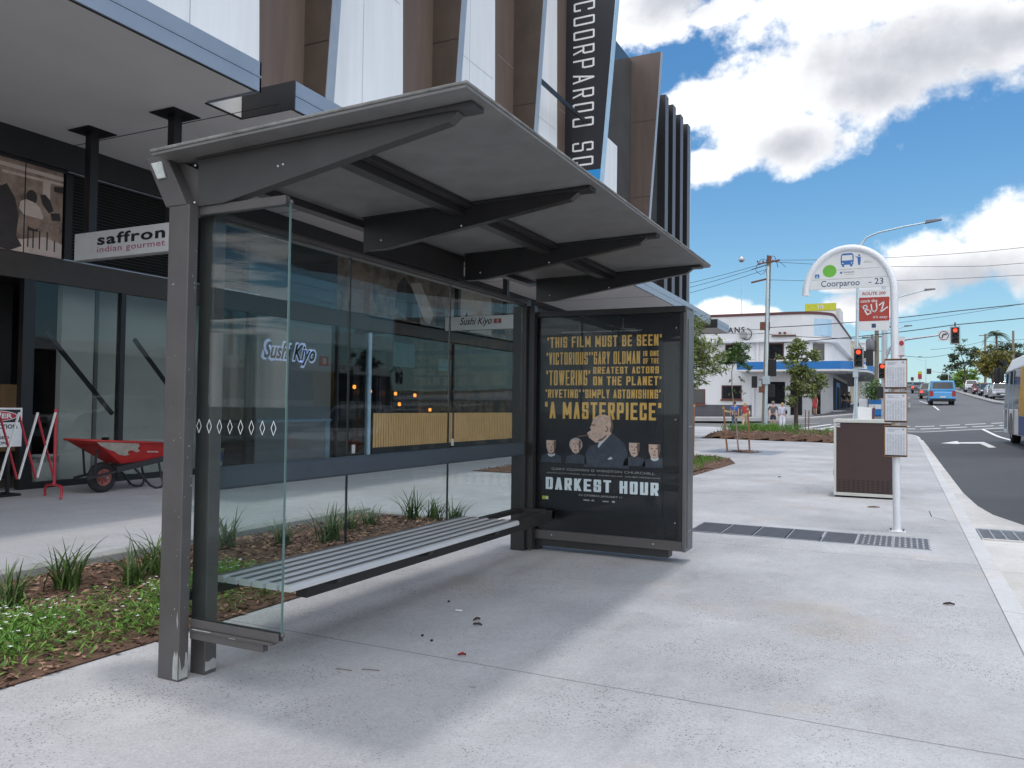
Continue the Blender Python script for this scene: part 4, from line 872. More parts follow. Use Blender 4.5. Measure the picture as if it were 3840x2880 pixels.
def fin(y,mt='brownB',top=ZR,pr=proj,edge='greytrim',name='fin'):
    zb=az(y)+.1; m=MB(); m.hexa([(UX-.1,y,zb),(UX+pr(zb),y,zb),(UX+pr(zb),y+.22,zb),(UX-.1,y+.22,zb)],[(UX-.1,y,top),(UX+pr(top),y,top),(UX+pr(top),y+.22,top),(UX-.1,y+.22,top)]); f=m.build(name,mt,bd)
    m=MB(); m.hexa([(UX+pr(zb)+.001,y-.005,zb),(UX+pr(zb)+.02,y-.005,zb),(UX+pr(zb)+.02,y+.225,zb),(UX+pr(zb)+.001,y+.225,zb)],[(UX+pr(top)+.001,y-.005,top),(UX+pr(top)+.02,y-.005,top),(UX+pr(top)+.02,y+.225,top),(UX+pr(top)+.001,y+.225,top)]); m.build('fin_edge',edge,f)
    m=MB()
    for z in (8.0,9.9,13.0): m.box(UX-.01,y-.004,z,UX+pr(z)-.02,y-.0005,z+.014)
    m.build('fin_joint','frame',f)
for y in FB: fin(y)
fin(31.1,'brownA',15.75,lambda z:.78+.068*(z-9.5))
bpart('grey_glazing','greyglass',lambda m:(m.box(UX-.1,28.2,5.25,UX-.03,31.09,15.6),m.box(UX-.1,31.33,5.2,UX-.03,40.2,15.5),m.box(UX-.11,23.5,5.5,UX-.101,24.4,15.7)))
bpart('blue_glazing','lightblue',lambda m:(m.box(UX-.6,40.2,4.9,UX+.2,40.32,15.4),))
for y in (35.0,36.3,37.7,39.1):
    m=MB(); m.box(UX-.03,y,4.9,UX+.32,y+.5,15.55); f=m.build('thin_fin','frame',bd); m=MB(); m.box(UX+.322,y-.002,4.9,UX+.335,y+.502,15.55); m.build('fin_edge','steelD',f)
bpart('upper_block','plinth',lambda m:(m.box(-22,-8,5.6,UX-.12,40.19,15.3),))
bpart('bracket_arm','frame',lambda m:m.box(UX+.7,20.3,10.55,UX+.76,24.0,10.68))
# ---- vertical name sign wrapped on a big fin
vs=thing('vertical_sign','tall black blade sign with white letters running down the facade','sign',(-9,24.2,9))
zb,zt_=8.3,17.6; sp=lambda z:1.28+.081*(z-9.5)
def blade(m,z0,z1,y0,y1,ins=0): m.hexa([(UX-.02,y0,z0),(UX+sp(z0)-ins,y0,z0),(UX+sp(z0)-ins,y1,z0),(UX-.02,y1,z0)],[(UX-.02,y0,z1),(UX+sp(z1)-ins,y0,z1),(UX+sp(z1)-ins,y1,z1),(UX-.02,y1,z1)])
m=MB(); blade(m,9.03,zt_,24.05,24.35); m.build('blade','ink',vs)
m=MB(); blade(m,8.0,9.028,24.05,24.35); m.build('blue_foot','sky_blue',vs)
m=MB(); m.hexa([(UX+sp(8)+.001,24.045,8),(UX+sp(8)+.03,24.045,8),(UX+sp(8)+.03,24.355,8),(UX+sp(8)+.001,24.355,8)],[(UX+sp(zt_)+.001,24.045,zt_),(UX+sp(zt_)+.03,24.045,zt_),(UX+sp(zt_)+.03,24.355,zt_),(UX+sp(zt_)+.001,24.355,zt_)]); m.build('edge_strip','lightblue',vs)
block('COORPAROO SQ','lettering','white',(-9.75,24.045,14.62),(0,0,-1),(1,0,0),5.42,.74,vs,.20,.62,.062)
# ---- hanging shop signs
def hang(name,label,x0,x1,y,z0,z1,px):
    t=thing(name,label,'sign',((x0+x1)/2,y,z0),group='signs hanging under the awning')
    m=MB(); m.box(x0,y,z0,x1,y+.12,z1); m.build('sign_board','signwhite',t,.004)
    m=MB(); m.box(x0+.01,y+.01,z0-.012,x1-.01,y+.11,z0-.001); m.build('underside','soil',t)
    for k,x in enumerate(px):
        m=MB(); m.box(x-.065,y+.0,z1+.001,x+.065,y+.13,az(y)-.012); m.build('hanger','frame',t)
        m=MB(); m.box(x-.24,y-.17,az(y)-.016,x+.24,y+.30,az(y)-.006); m.build('ceiling_plate','frame',t)
    return t
t=hang('hanging_sign','white hanging shop sign reading saffron indian gourmet beside the shelter post',-11.2,-8.85,7.78,3.45,3.85,(-10.95,-9.2))
text('saffron','lettering','ink',(-10.68,7.777,3.64),X_,Z_,1.42,.165,t,.028,0,.002,1.12); text('indian gourmet','small_lettering','magenta',(-10.68,7.777,3.505),X_,Z_,1.42,.115,t,0,0,.002,1.08)
t=hang('hanging_sign','white hanging shop sign reading Sushi Kiyo seen through the back glass',-11.45,-9.25,19,3.42,3.79,(-11.1,-9.6))
text('Sushi Kiyo','lettering','ink',(-10.98,18.997,3.50),X_,Z_,1.0,.26,t,.012,.35,.002)
m=MB(); m.box(-9.92,18.992,3.58,-9.70,18.998,3.70); m.build('red_seal','redsign',t); text('\u6e05','seal_character','signwhite',(-9.86,18.991,3.59),X_,Z_,.10,.10,t)
# ---- lit shop name on the display wall
t=thing('shop_name_sign','lit Sushi Kiyo lettering with a red seal on the grey display wall','sign',(FX-.09,13.6,2.3))
text('Sushi Kiyo','letter_halo','halo',(FX-.098,12.53,2.14),Y_,Z_,1.74,.56,t,.075,.35,.004); text('Sushi Kiyo','lettering','ink',(FX-.088,12.60,2.19),Y_,Z_,1.62,.46,t,.03,.35,.004)
m=MB(); m.box(FX-.098,14.38,2.22,FX-.08,14.68,2.44); m.build('red_seal','redsign',t); text('\u6e05','seal_character','signwhite',(FX-.079,14.45,2.24),Y_,Z_,.16,.16,t)
# ---- paint buckets inside the window
def bucket(label,loc,r,h,band):
    t=thing('paint_bucket',label,'bucket',loc); x,y,z=loc
    m=MB(); m.lathe(loc,[(r*.86,0),(r,h*.93),(r*1.04,h*.93),(r*1.04,h),(r*.9,h),(r*.9,h-.01),(0,h-.01)],20); m.build('tub','bucketw',t)
    m=MB(); m.lathe(loc,[(r*.90,h*.25),(r*.985,h*.75)],20); m.build('label_band',band,t)
    m=MB(); m.tube([(x,y-r*1.03,z+h*.9)]+[(x+r*1.05*math.sin(a)*.9,y-r*1.03*math.cos(a),z+h*.9-.10*math.sin(a)) for a in frange(.2,2.94,8)]+[(x,y+r*1.03,z+h*.9)],.004,5); m.build('wire_handle','steel',t)
bucket('white paint bucket standing inside the glass behind the lattice barrier',(-12.15,8.05,.03),.19,.46,'bucketw')
bucket('white paint tin with a blue band behind the side glass',(-12.2,11.55,.10),.17,.34,'blueink')

# ================================================================ FORECOURT THINGS
# wheelbarrow (nose to the left), beside the shop glass
wb=thing('wheelbarrow','battered red wheelbarrow with a mortar splashed nose parked by the shop glass','wheelbarrow',(-10.6,8.2,0))
WX=-10.6
def tray(m):
    tl=[(WX-.33,7.52,.785),(WX+.33,7.52,.785),(WX+.36,8.95,.69),(WX-.36,8.95,.69)]; bl=[(WX-.17,8.08,.42),(WX+.17,8.08,.42),(WX+.22,8.84,.455),(WX-.22,8.84,.455)]
    m.add(tl+bl,[(0,4,5,1),(1,5,6,2),(2,6,7,3),(3,7,4,0),(4,7,6,5)],False)
    il=[(x+(.012 if x<WX else -.012),y+(.02 if y<8.5 else -.02),z-.002) for x,y,z in tl]; ib=[(x+(.012 if x<WX else -.012),y+(.02 if y<8.5 else -.02),z+.012) for x,y,z in bl]
    m.add(il+ib,[(0,1,5,4),(1,2,6,5),(2,3,7,6),(3,0,4,7),(4,5,6,7)],False); m.add(tl+il,[(i,(i+1)%4,4+(i+1)%4,4+i) for i in range(4)],False)
m=MB(); tray(m); ty=m.build('tray','barrow',wb)
m=MB(); m.tube([(WX-.33,7.52,.785),(WX+.33,7.52,.785),(WX+.36,8.95,.69),(WX-.36,8.95,.69),(WX-.33,7.52,.785)],.016,8); m.build('rim','barrow',ty)
# mortar crust over the nose half of the near side, a few millimetres proud
A=Vector((WX+.33,7.52,.785));B=Vector((WX+.36,8.95,.69));C_=Vector((WX+.22,8.84,.455));D=Vector((WX+.17,8.08,.42)); nn=(B-A).cross(D-A).normalized(); nn=nn if nn.x>0 else -nn
def tp(u,v): a=A+(B-A)*u; b=D+(C_-D)*u; return a+(b-a)*v+nn*.004
m=MB(); m.add([tp(u,v) for u,v in [(.01,.0),(.50,.02),(.49,.22),(.455,.30),(.48,.44),(.42,.52),(.36,.40),(.30,.46),(.26,.62),(.16,.48),(.06,.40),(.0,.2)]],[tuple(range(12))],False); m.add([tp(u,v) for u,v in [(.1,.45),(.22,.5),(.3,.62),(.2,.66),(.12,.6)]],[(0,1,2,3,4)],False); m.build('mortar_crust','barrowgrey',ty)
m=MB(); m.add([(WX-.28,7.62,.70),(WX+.28,7.62,.70),(WX+.31,8.86,.655),(WX-.31,8.86,.655)],[(0,1,2,3)],False); m.build('dried_mix','barrowgrey',ty)
U1=(B-A).normalized(); V1=nn.cross(U1)
V1=V1 if V1.z>0 else -V1
text('RIVERLAND','lettering','ink',tp(.53,.36),U1,V1,.40,.05,ty,.03,0,.003) if False else None
text('INDUSTRIAL','lettering','signwhite',tuple(tp(.58,.52)),tuple(U1),tuple(V1),.20,.026,ty,.02,0,.003)
m=MB()
for sx in (-1,1): m.bar((WX+sx*.13,7.55,.235),(WX+sx*.26,9.25,.52),.04,.035); m.bar((WX+sx*.17,8.0,.335),(WX+sx*.235,8.95,.485),.045,.085)
m.build('handle_rail','barrowblk',wb)
for sx in (-1,1):
    m=MB(); x=WX+sx*.2; m.tube([(x,8.30,.33),(x,8.42,.22),(x+sx*.02,8.56,.06),(x+sx*.02,8.66,.016),(x+sx*.02,8.76,.02),(x+sx*.02,8.80,.08),(x,8.76,.22),(x,8.72,.42)],.018,8); m.build('leg','barrowblk',wb)
m=MB()
for sx in (-1,1): m.bar((WX+sx*.11,7.70,.25),(WX+sx*.15,7.69,.65),.03,.012)
m.build('nose_brace','barrowblk',wb)
w=MB(); w.lathe((WX-.055,7.895,.225),[(.125,0),(.185,.0),(.218,.02),(.225,.055),(.218,.09),(.185,.11),(.125,.11),(.125,0)],26,'x',False); wh=w.build('wheel','tyre',wb)
m=MB(); m.lathe((WX,7.895,.225),[(.13,-.05),(.13,.045),(.112,.05),(.095,.02),(.03,.015),(.03,.06),(0,.06)],22,'x',False)
for k in range(8):
    a=k*math.pi/4; m.bar((WX+.03,7.895+.03*math.cos(a),.225+.03*math.sin(a)),(WX+.04,7.895+.115*math.cos(a),.225+.115*math.sin(a)),.02,.02,(1,0,0))
m.build('rim','rimred',wh)
m=MB(); m.tube([(WX-.13,7.895,.225),(WX+.13,7.895,.225)],.014,8); m.build('axle','steel',wh)
t=thing('black_tin','small black tin standing on the wheelbarrow tray','tin',(WX+.1,7.86,.70)); m=MB(); m.lathe((WX+.1,7.86,.702),[(.05,0),(.05,.10),(.056,.10),(.056,.115),(.045,.115),(.045,.03),(0,.03)],16); m.build('tin_body','black',t)
m=MB(); m.tube([(WX+.1,7.80,.80),(WX+.1,7.86,.86),(WX+.1,7.92,.80)],.004,5); m.build('wire_handle','steel',t)
t=thing('blue_bag','folded blue plastic bag lying across the wheelbarrow','bag',(WX,8.4,.71))
m=MB(); m.grid(frange(WX-.24,WX+.33,8),frange(8.12,8.72,8),lambda x,y:.752-.07*(y-8.1)/.7+.010*math.sin(x*31+y*17)+.008*math.cos(y*37)); m.grid(frange(WX-.24,WX+.33,8),frange(8.12,8.72,8),lambda x,y:.742-.07*(y-8.1)/.7); m.build('bag_sheet','teal',t)
# lattice barrier
br=thing('lattice_barrier','red and white expanding lattice barrier on red feet in front of the shop','barrier',(-10.5,7.1,0))
BX=-10.55
def bars(nm,mt,segs,dx):
    for a,b in segs:
        m=MB(); m.bar((BX+dx,a[0],a[1]),(BX+dx,b[0],b[1]),.012,.036,(1,0,0)); m.build(nm,mt,br)
st=.252
wt=[((7.11-st*k,1.18),(6.875-st*k,.30)) for k in range(4)]; rd=[((6.86-st*k,1.16),(7.115-st*k,.295)) for k in range(4)]
bars('white_slat','barwhite',wt,.014); bars('red_slat','barred',rd,0)
m=MB(); m.tube([(BX,7.13,.17),(BX,7.125,1.23)],.021,10); m.build('end_post','barred',br)
m=MB(); m.tube([(BX-.27,7.18,.012),(BX-.26,7.17,.10),(BX-.2,7.16,.165),(BX,7.14,.18),(BX+.2,7.10,.165),(BX+.27,7.06,.09),(BX+.29,7.03,.012)],.019,8); m.build('foot','barred',br)
m=MB()
for k in range(3): m.lathe((BX+.02,6.985-st*k,.733),[(0,.008),(.012,.004),(.012,0)],8,'x')
m.build('rivets','steel',br)
# danger sign
dg=thing('danger_sign','white construction danger sign with a red oval cut off by the left photo edge','sign',(-11.3,6.8,.68))
m=MB(); m.box(-11.31,6.30,.685,-11.30,7.13,1.235); sb=m.build('sign_board','signwhite',dg,.003)
m=MB(); m.box(-11.2995,6.33,1.03,-11.297,7.10,1.21); m.build('black_header','ink',sb)
m=MB(); m.prism(ell(6.715,1.12,.345,.078,28),lambda p,q,t:(t,p,q),-11.2968,-11.294); m.build('oval_border','signwhite',sb)
m=MB(); m.prism(ell(6.715,1.12,.33,.068,28),lambda p,q,t:(t,p,q),-11.2938,-11.291); m.build('red_oval','barred',sb)
def dt(s,y0,y1,z,h,mt='ink'): text(s,'lettering',mt,(-11.2985 if mt=='ink' else -11.29,y0,z),Y_,Z_,y1-y0,h,sb,.03,0,.001)
dt('DANGER',6.44,6.985,1.085,.07,'signwhite'); dt('CONSTRUCTION',6.37,7.06,.94,.062); dt('AREA',6.58,6.83,.855,.058); dt('AUTHORISED',6.44,6.95,.795,.042); dt('PERSONNEL ONLY',6.40,7.0,.72,.042)
m=MB(); m.box(-11.36,6.6,0,-11.32,6.64,1.2); m.box(-11.36,6.95,0,-11.32,6.99,.7); m.box(-11.55,6.5,0,-11.15,7.05,.03); m.build('stand','frame',dg)

# ================================================================ BUS STOP POLE
bs=thing('bus_stop_sign','white bus stop pole with an arched Coorparoo sign, red panel and timetables','bus stop',(-.07,9.97,0))
BY=9.97
pts=[(-.070,BY,.01),(-.085,BY,1.3),(-.097,BY,2.5)]+[(-.57+.473*math.cos(a),BY,2.70+.535*math.sin(a)) for a in [math.pi*i/22 for i in range(0,23)]]
m=MB(); m.tube(pts,.041,16); m.build('pole','whitepole',bs)
m=MB(); m.box(-.155,BY-.07,.0,.015,BY+.07,.014); bp_=m.build('base_plate','white',bs,.004)
m=MB()
for x in (-.135,-.005):
    for y in (-.05,.05): m.lathe((x,BY+y,.014),[(.012,0),(.012,.012),(0,.014)],6)
m.build('bolts','steelD',bp_)
m=MB(); PX=-.565; P=[(PX+.43*math.cos(a),2.765+.452*math.sin(a)) for a in [math.pi*i/28 for i in range(29)]]; m.prism(P,lambda p,q,t:(p,t,q),BY-.012,BY+.012); pn=m.build('sign_panel','signwhite',bs)
yp=BY-.0125
def flat(nm,mt,polys,par,y,th=.0015):
    m=MB()
    for P in polys: m.prism(P,lambda p,q,t:(p,t,q),y-th,y)
    return m.build(nm,mt,par)
rect=lambda a,b,c,d:[(a,b),(c,b),(c,d),(a,d)]
flat('rule_line','pfine',[rect(-.97,2.878,-.165,2.882),rect(-.70,2.985,-.245,2.989)],pn,yp)
text('Coorparoo','stop_name','navy',(-.872,yp,2.772),X_,Z_,.415,.094,pn,.004,0,.001); text('- 23','stop_number','navy',(-.36,yp,2.797),X_,Z_,.15,.07,pn,.004,0,.001)
flat('green_disc','green',[ell(-.779,2.977,.075,.072,28)],pn,yp)
flat('bus_pictogram','blueink',[[(-.655,3.04),(-.525,3.04),(-.52,3.09),(-.66,3.09)],[(-.66,3.09),(-.648,3.09),(-.645,3.165),(-.657,3.155)],[(-.532,3.09),(-.52,3.09),(-.522,3.155),(-.535,3.165)],[(-.648,3.152),(-.532,3.152),(-.54,3.172),(-.64,3.172)],rect(-.645,3.018,-.622,3.04),rect(-.558,3.018,-.535,3.04)],pn,yp)
flat('bus_headlight','signwhite',[ell(-.637,3.058,.009,.007,10),ell(-.543,3.058,.009,.007,10)],pn,yp-.0016,.001)
flat('passenger_pictogram','blueink',[ell(-.462,3.142,.011,.011,12),[(-.478,3.125),(-.446,3.125),(-.446,3.08),(-.452,3.03),(-.472,3.03),(-.478,3.08)],[(-.50,3.128),(-.478,3.122),(-.478,3.110),(-.505,3.138)]],pn,yp)
text('TRANSLINK','small_lettering','navy',(-.635,yp,2.945),X_,Z_,.125,.016,pn,.01,0,.001); flat('swirl_mark','blueink',[ell(-.655,2.950,.013,.012,12)],pn,yp); flat('fine_print','pfine',[rect(-.62,2.925,-.52,2.931),rect(-.415,3.065,-.345,3.071),rect(-.415,3.05,-.32,3.056)],pn,yp); flat('council_mark','blueink',[rect(-.94,2.90,-.892,2.945)],pn,yp); flat('council_mark','lightblue',[[(-.935,2.905),(-.90,2.905),(-.915,2.935)]],pn,yp-.0016,.001)
# red route panel
m=MB(); 
def rr(x0,z0,x1,z1,r,n=5):
    o=[]
    for cx,cz,a0 in ((x1-r,z1-r,0),(x0+r,z1-r,90),(x0+r,z0+r,180),(x1-r,z0+r,270)): o+=[(cx+r*math.cos(R_(a0+90*i/n)),cz+r*math.sin(R_(a0+90*i/n))) for i in range(n+1)]
    return o
m.prism(rr(-.462,2.262,-.146,2.73,.025),lambda p,q,t:(p,t,q),BY-.055,BY-.047); rp_=m.build('route_panel','signwhite',bs)
yr=BY-.0555
flat('red_field','redsign',[rect(-.461,2.372,-.147,2.642)],rp_,yr)
text('ROUTE 200','lettering','redsign',(-.425,yr,2.668),X_,Z_,.24,.036,rp_,.02,0,.001); text('catch the','lettering','signwhite',(-.445,yr-.0017,2.585),X_,Z_,.175,.036,rp_,.01,0,.001); text("it's easy",'lettering','signwhite',(-.315,yr-.0017,2.392),X_,Z_,.15,.04,rp_,.006,.15,.001)
def brush(L):
    m=MB()
    for P in L:
        for a,b in zip(P,P[1:]): m.bar((a[0],yr-.003,a[1]),(b[0],yr-.003,b[1]),.002,.013,(0,1,0)) if False else m.obox(((a[0]+b[0])/2,yr-.0028,(a[1]+b[1])/2),(math.hypot(b[0]-a[0],b[1]-a[1])+.008,.001,.013),Matrix.Rotation(-math.atan2(b[1]-a[1],b[0]-a[0]),3,'Y'))
    return m.build('brush_lettering','signwhite',rp_)
brush([[(-.425,2.545),(-.38,2.455)],[(-.43,2.54),(-.385,2.555),(-.375,2.525),(-.40,2.505),(-.35,2.495),(-.335,2.465),(-.378,2.445)],[(-.335,2.56),(-.325,2.49),(-.295,2.475),(-.275,2.505),(-.28,2.575)],[(-.25,2.55),(-.20,2.59),(-.225,2.50),(-.245,2.465),(-.165,2.525)]])
flat('corner_mark','navy',[rect(-.33,2.295,-.285,2.34)],rp_,yr)
# three framed timetables
for z0,z1 in ((1.598,1.938),(1.222,1.566),(.839,1.19)):
    m=MB(); m.box(-.198,BY-.085,z0,.034,BY-.05,z1); f=m.build('timetable_frame','copper',bs,.003)
    m=MB(); m.box(-.188,BY-.087,z0+.022,.024,BY-.0852,z1-.022); m.build('paper','paper',f)
    m=MB(); m.box(-.19,BY-.0885,z0+.006,.026,BY-.0855,z0+.019); m.box(-.19,BY-.0885,z1-.019,.026,BY-.0855,z1-.006); m.build('black_strip','ink',f)
    r=random.Random(int(z0*1000)); m=MB(); h=z1-z0-.07
    for c in range(7):
        x=-.172+c*.027
        for k in range(26):
            z=z0+.03+k*(h-.055)/26
            if r.random()<.88: m.box(x,BY-.0882,z,x+.015+r.random()*.004,BY-.0871,z+.004)
    for k in range(3): m.box(-.165,BY-.0882,z1-.045-k*.012,-.165+r.uniform(.06,.13),BY-.0871,z1-.040-k*.012)
    m.box(-.02,BY-.0882,z1-.055,.005,BY-.0871,z1-.032); m.build('print','ptext',f)
# ================================================================ BROWN CABINET
cb=thing('utility_cabinet','brown perforated metal cabinet with a cream frame behind the bus stop pole','cabinet',(-.57,13.8,0))
cx0,cx1,cy0,cy1=-.985,-.12,13.40,14.2
m=MB(); m.box(cx0+.02,cy0+.03,.02,cx1-.02,cy1-.02,1.165); m.build('core','void',cb)
for a,b in ((cx0,cx0+.036),(cx1-.036,cx1)):
    m=MB(); m.box(a,cy0,.045,b,cy0+.04,1.162); m.build('corner_post','boxframe',cb,.003)
m=MB(); m.box(cx0+.037,cy0+.012,.083,cx1-.037,cy0+.02,1.162); fp=m.build('front_panel','brownbox',cb)
m=MB()
for k in range(11):
    for j in range(8): m.box(cx0+.06+k*.068,cy0+.0113,.10+j*.024,cx0+.06+k*.068+.045,cy0+.0119,.108+j*.024)
m.build('vent_slots','void',fp)
m=MB(); m.box(cx0,cy0+.041,.045,cx0+.019,cy1,1.162); m.build('side_panel','boxframe',cb)
m=MB(); m.box(cx0-.005,cy0-.01,1.163,cx1+.005,cy1,1.215); m.build('lid','boxframe',cb,.004)
m=MB(); m.box(cx0-.002,cy0-.004,.032,cx1+.002,cy0+.045,.080); m.build('bottom_rail','boxframe',cb,.003)
m=MB(); m.box(cx0+.03,cy0+.05,0,cx1-.03,cy1-.05,.031); m.build('plinth','void',cb)
m=MB(); m.box(cx0+.042,cy0+.0105,1.09,cx0+.092,cy0+.0118,1.152); lbp=m.build('sticker','signwhite',fp)
m=MB(); m.box(cx0+.050,cy0+.0098,1.108,cx0+.092,cy0+.0104,1.118); m.box(cx0+.050,cy0+.0098,1.128,cx0+.092,cy0+.0104,1.136); m.build('sticker_bars','ink',lbp)
m=MB(); m.box(cx0-.012,cy0+.10,.33,cx0-.001,cy0+.13,.42); m.build('latch','steelD',cb)

# ================================================================ TREES
def tree(name,label,base,trunk,crown,n,ls,leaf='leafA',bark='bark',group=None,seed=1,tr=.03,droop=0,lw=.34,cl=1,branches=True):
    r=random.Random(seed); t=thing(name,label,'tree',base,group=group)
    m=MB(); k=len(trunk); m.tube(trunk,[tr*(1-.55*i/(k-1)) for i in range(k)],8)
    top=Vector(trunk[-1])
    if branches:
        for c,rad in crown:
            c=Vector(c); s=Vector(trunk[-2] if k>2 else trunk[-1]).lerp(top,r.random()); mid=s.lerp(c,.5)+Vector((0,0,(c-s).length*.08)); m.tube([s,mid,c],[tr*.42,tr*.26,tr*.08],5)
            for q in range(3):
                e=c+Vector((r.gauss(0,.5)*rad[0],r.gauss(0,.5)*rad[1],r.gauss(0,.5)*rad[2])); m.tube([mid,mid.lerp(e,.6)+Vector((0,0,.02)),e],[tr*.2,tr*.12,tr*.05],4)
    m.build('trunk',bark,t)
    m=MB(); W_=sum(a[1][0]*a[1][2] for a in crown)
    for c,rad in crown:
        kk=int(n*rad[0]*rad[2]/W_)
        # sub-clumps inside each lobe leave gaps
        cl_=[(Vector(c)+Vector((r.gauss(0,.52)*rad[0],r.gauss(0,.52)*rad[1],r.gauss(0,.5)*rad[2])),r.uniform(.18,.42)) for _ in range(int(9*cl)+3)]
        for _ in range(kk):
            q,s=r.choice(cl_); p=q+Vector((r.gauss(0,s*.62)*rad[0],r.gauss(0,s*.62)*rad[1],r.gauss(0,s*.55)*rad[2]))
            d=Vector((r.gauss(0,1),r.gauss(0,1),r.gauss(0,.6)-droop)); l=ls*r.uniform(.6,1.25); m.leaf(p,l,l*lw,d,Vector((r.gauss(0,1),r.gauss(0,1),r.gauss(.6,1))))
    m.build('crown',leaf,t); return t
def stake(label,a,b,group='timber stakes at the young trees'):
    t=thing('tree_stake',label,'stake',a,group=group); m=MB(); m.bar(a,b,.05,.05); m.build('post','stake',t,.004)
    m=MB(); d=(Vector(b)-Vector(a)).normalized(); p=Vector(b)-d*.07; m.obox(p,(.056,.056,.05),d.to_track_quat('Z','Y').to_matrix()); m.build('tie_wrap','hessian',t)
    return t
tree('sapling','slim staked sapling with a dark bushy crown in the stone tree surround',(-4.65,25.6,0),[(-4.65,25.6,0),(-4.72,25.6,.7),(-4.79,25.6,1.25),(-4.86,25.6,1.9),(-4.88,25.6,2.5),(-4.82,25.6,2.9)],[((-4.62,25.6,3.12),(.30,.30,.28)),((-4.95,25.5,2.98),(.26,.28,.24)),((-4.60,25.7,2.86),(.26,.26,.16)),((-5.10,25.7,2.95),(.16,.2,.16))],2300,.11,'leafB','bark','young street trees',3,.026)
m=MB(); t=bpy.data.objects['sapling']
r=random.Random(9)
for c in ((-4.62,2.36),(-4.50,2.30),(-4.92,2.30),(-4.78,1.95),(-4.60,1.92),(-4.93,1.88)):
    for _ in range(7): m.leaf((c[0]+r.gauss(0,.05),25.6+r.gauss(0,.04),c[1]+r.gauss(0,.03)),.11,.035,Vector((r.gauss(0,.6),r.gauss(0,.5),-.8)),Vector((r.gauss(0,1),r.gauss(0,1),.4)))
m.build('twig_leaves','leafB',t)
stake('left of the two brown stakes in the stone tree surround',(-5.0,25.6,0),(-5.14,25.6,1.45)); stake('right of the two brown stakes in the stone tree surround',(-4.32,25.62,0),(-4.39,25.62,1.42)); stake('single brown stake right beside the advertising panel',(-4.755,20,0),(-4.74,20,1.49))
for nm,a,b in (('tie from the left stake to the sapling',(-5.12,25.6,1.30),(-4.80,25.6,1.28)),('tie from the right stake to the sapling',(-4.385,25.6,1.22),(-4.76,25.6,1.08))):
    t=thing('tree_tie','pale hessian '+nm,'tree tie',a); m=MB(); mid=(Vector(a)+Vector(b))/2-Vector((0,0,.03)); m.bar(a,mid,.012,.06); m.bar(mid,b,.012,.05); m.build('strap','hessian',t)
tree('street_tree','loose leaved young gum tree right beside the advertising panel',(-4.95,20.1,0),[(-4.95,20.1,0),(-4.93,20.1,1.0),(-4.96,20.1,2.0),(-5.0,20.1,3.2)],[((-4.72,20,3.38),(.22,.35,.30)),((-4.60,20,3.0),(.30,.35,.30)),((-4.25,20,2.80),(.28,.3,.24)),((-4.55,20,2.45),(.30,.35,.34)),((-4.20,20,2.42),(.22,.3,.22)),((-4.60,20,2.10),(.20,.25,.20)),((-5.2,20.2,2.9),(.5,.5,.6))],3600,.15,'leafA','bark','young street trees',5,.035,.25,.22)
tree('street_tree','bushy young tree in the long bed in front of the white building',(-5.3,46,.1),[(-5.28,46,.05),(-5.30,46,.9),(-5.3,46,1.6),(-5.28,46,2.8),(-5.25,46,4.2)],[((-5.25,46,4.75),(.50,.5,.42)),((-5.75,46,4.2),(.48,.5,.38)),((-4.75,46,4.3),(.48,.5,.35)),((-5.2,46,3.5),(.62,.6,.42)),((-4.45,46,3.15),(.70,.6,.42)),((-5.0,46,2.55),(.55,.6,.42)),((-5.55,46,1.85),(.32,.4,.25)),((-4.35,46,2.6),(.45,.5,.35))],5200,.20,'leafA','barkD','young street trees',8,.13,.15,.4)
for x in (-4.93,-4.75): stake('short stake behind the bushy tree trunk, '+('nearer the trunk' if x<-4.9 else 'farther from the trunk'),(x,47,.2),(x+.02,47,1.35))
tg='trees along the far right of the road'
def gtree(name,label,x,y,h,crown,n,ls,leaf,seed,tr=.3,lw=.5):
    z=G(x,y); tree(name,label,(x,y,z),[(x,y,z),(x+.1,y,z+h*.4),(x-.1,y,z+h*.75)],crown,n,ls,leaf,'barkD',tg,seed,tr,0,lw,1.6)
gtree('gum_tree','tall open gum tree with sky showing through, left of the olive tree',8.9,150,7,[((8.2,150,11.7),(1.0,1,.8)),((7.4,150,10.3),(.9,1,.8)),((9.6,150,11.2),(1.1,1,.7)),((10.6,150,10.9),(.9,1,.7)),((8.0,150,9.2),(1.1,1,.6)),((6.8,150,8.6),(.8,1,.6)),((9.9,150,9.4),(1.0,1,.7)),((10.9,150,9.6),(.7,1,.7))],2100,.42,'leafD',12,.16)
gtree('olive_tree','dense olive brown tree behind the row of parked cars',11.6,135,4,[((11.4,135,9.4),(1.3,1.3,.9)),((10.5,135,8.3),(1.0,1.2,.9)),((12.6,135,9.0),(1.3,1.2,.9)),((11.8,135,7.6),(1.6,1.3,.8)),((13.4,135,8.0),(1.2,1.2,.9)),((10.9,135,7.2),(.9,1,.6))],5200,.42,'leafO',13)
gtree('bright_tree','round bright green tree below the open gum tree',10,170,3,[((9.4,170,8.5),(1.0,1,.7)),((10.6,170,8.2),(1.2,1,.9)),((9.2,170,7.3),(1.3,1,.9)),((11.2,170,7.4),(1.0,1,.9)),((10.0,170,6.6),(1.6,1,.7))],3600,.42,'leafC',14)
gtree('dark_tree','low dark tree at the left end of the far tree row',7.6,175,3,[((7.0,175,7.9),(.8,1,.7)),((7.9,175,7.2),(1.0,1,.8)),((7.0,175,6.8),(.8,1,.6))],1800,.42,'leafD',15)
gtree('distant_tree','dark crown behind the olive tree below the tall wooden pole',15.3,165,5,[((15.2,165,12.4),(1.4,1,.9)),((17.0,165,13.0),(1.4,1,.8)),((14.2,165,11.2),(1.2,1,.9)),((17.5,165,11.0),(1.6,1,1.4))],2600,.45,'leafD',16)
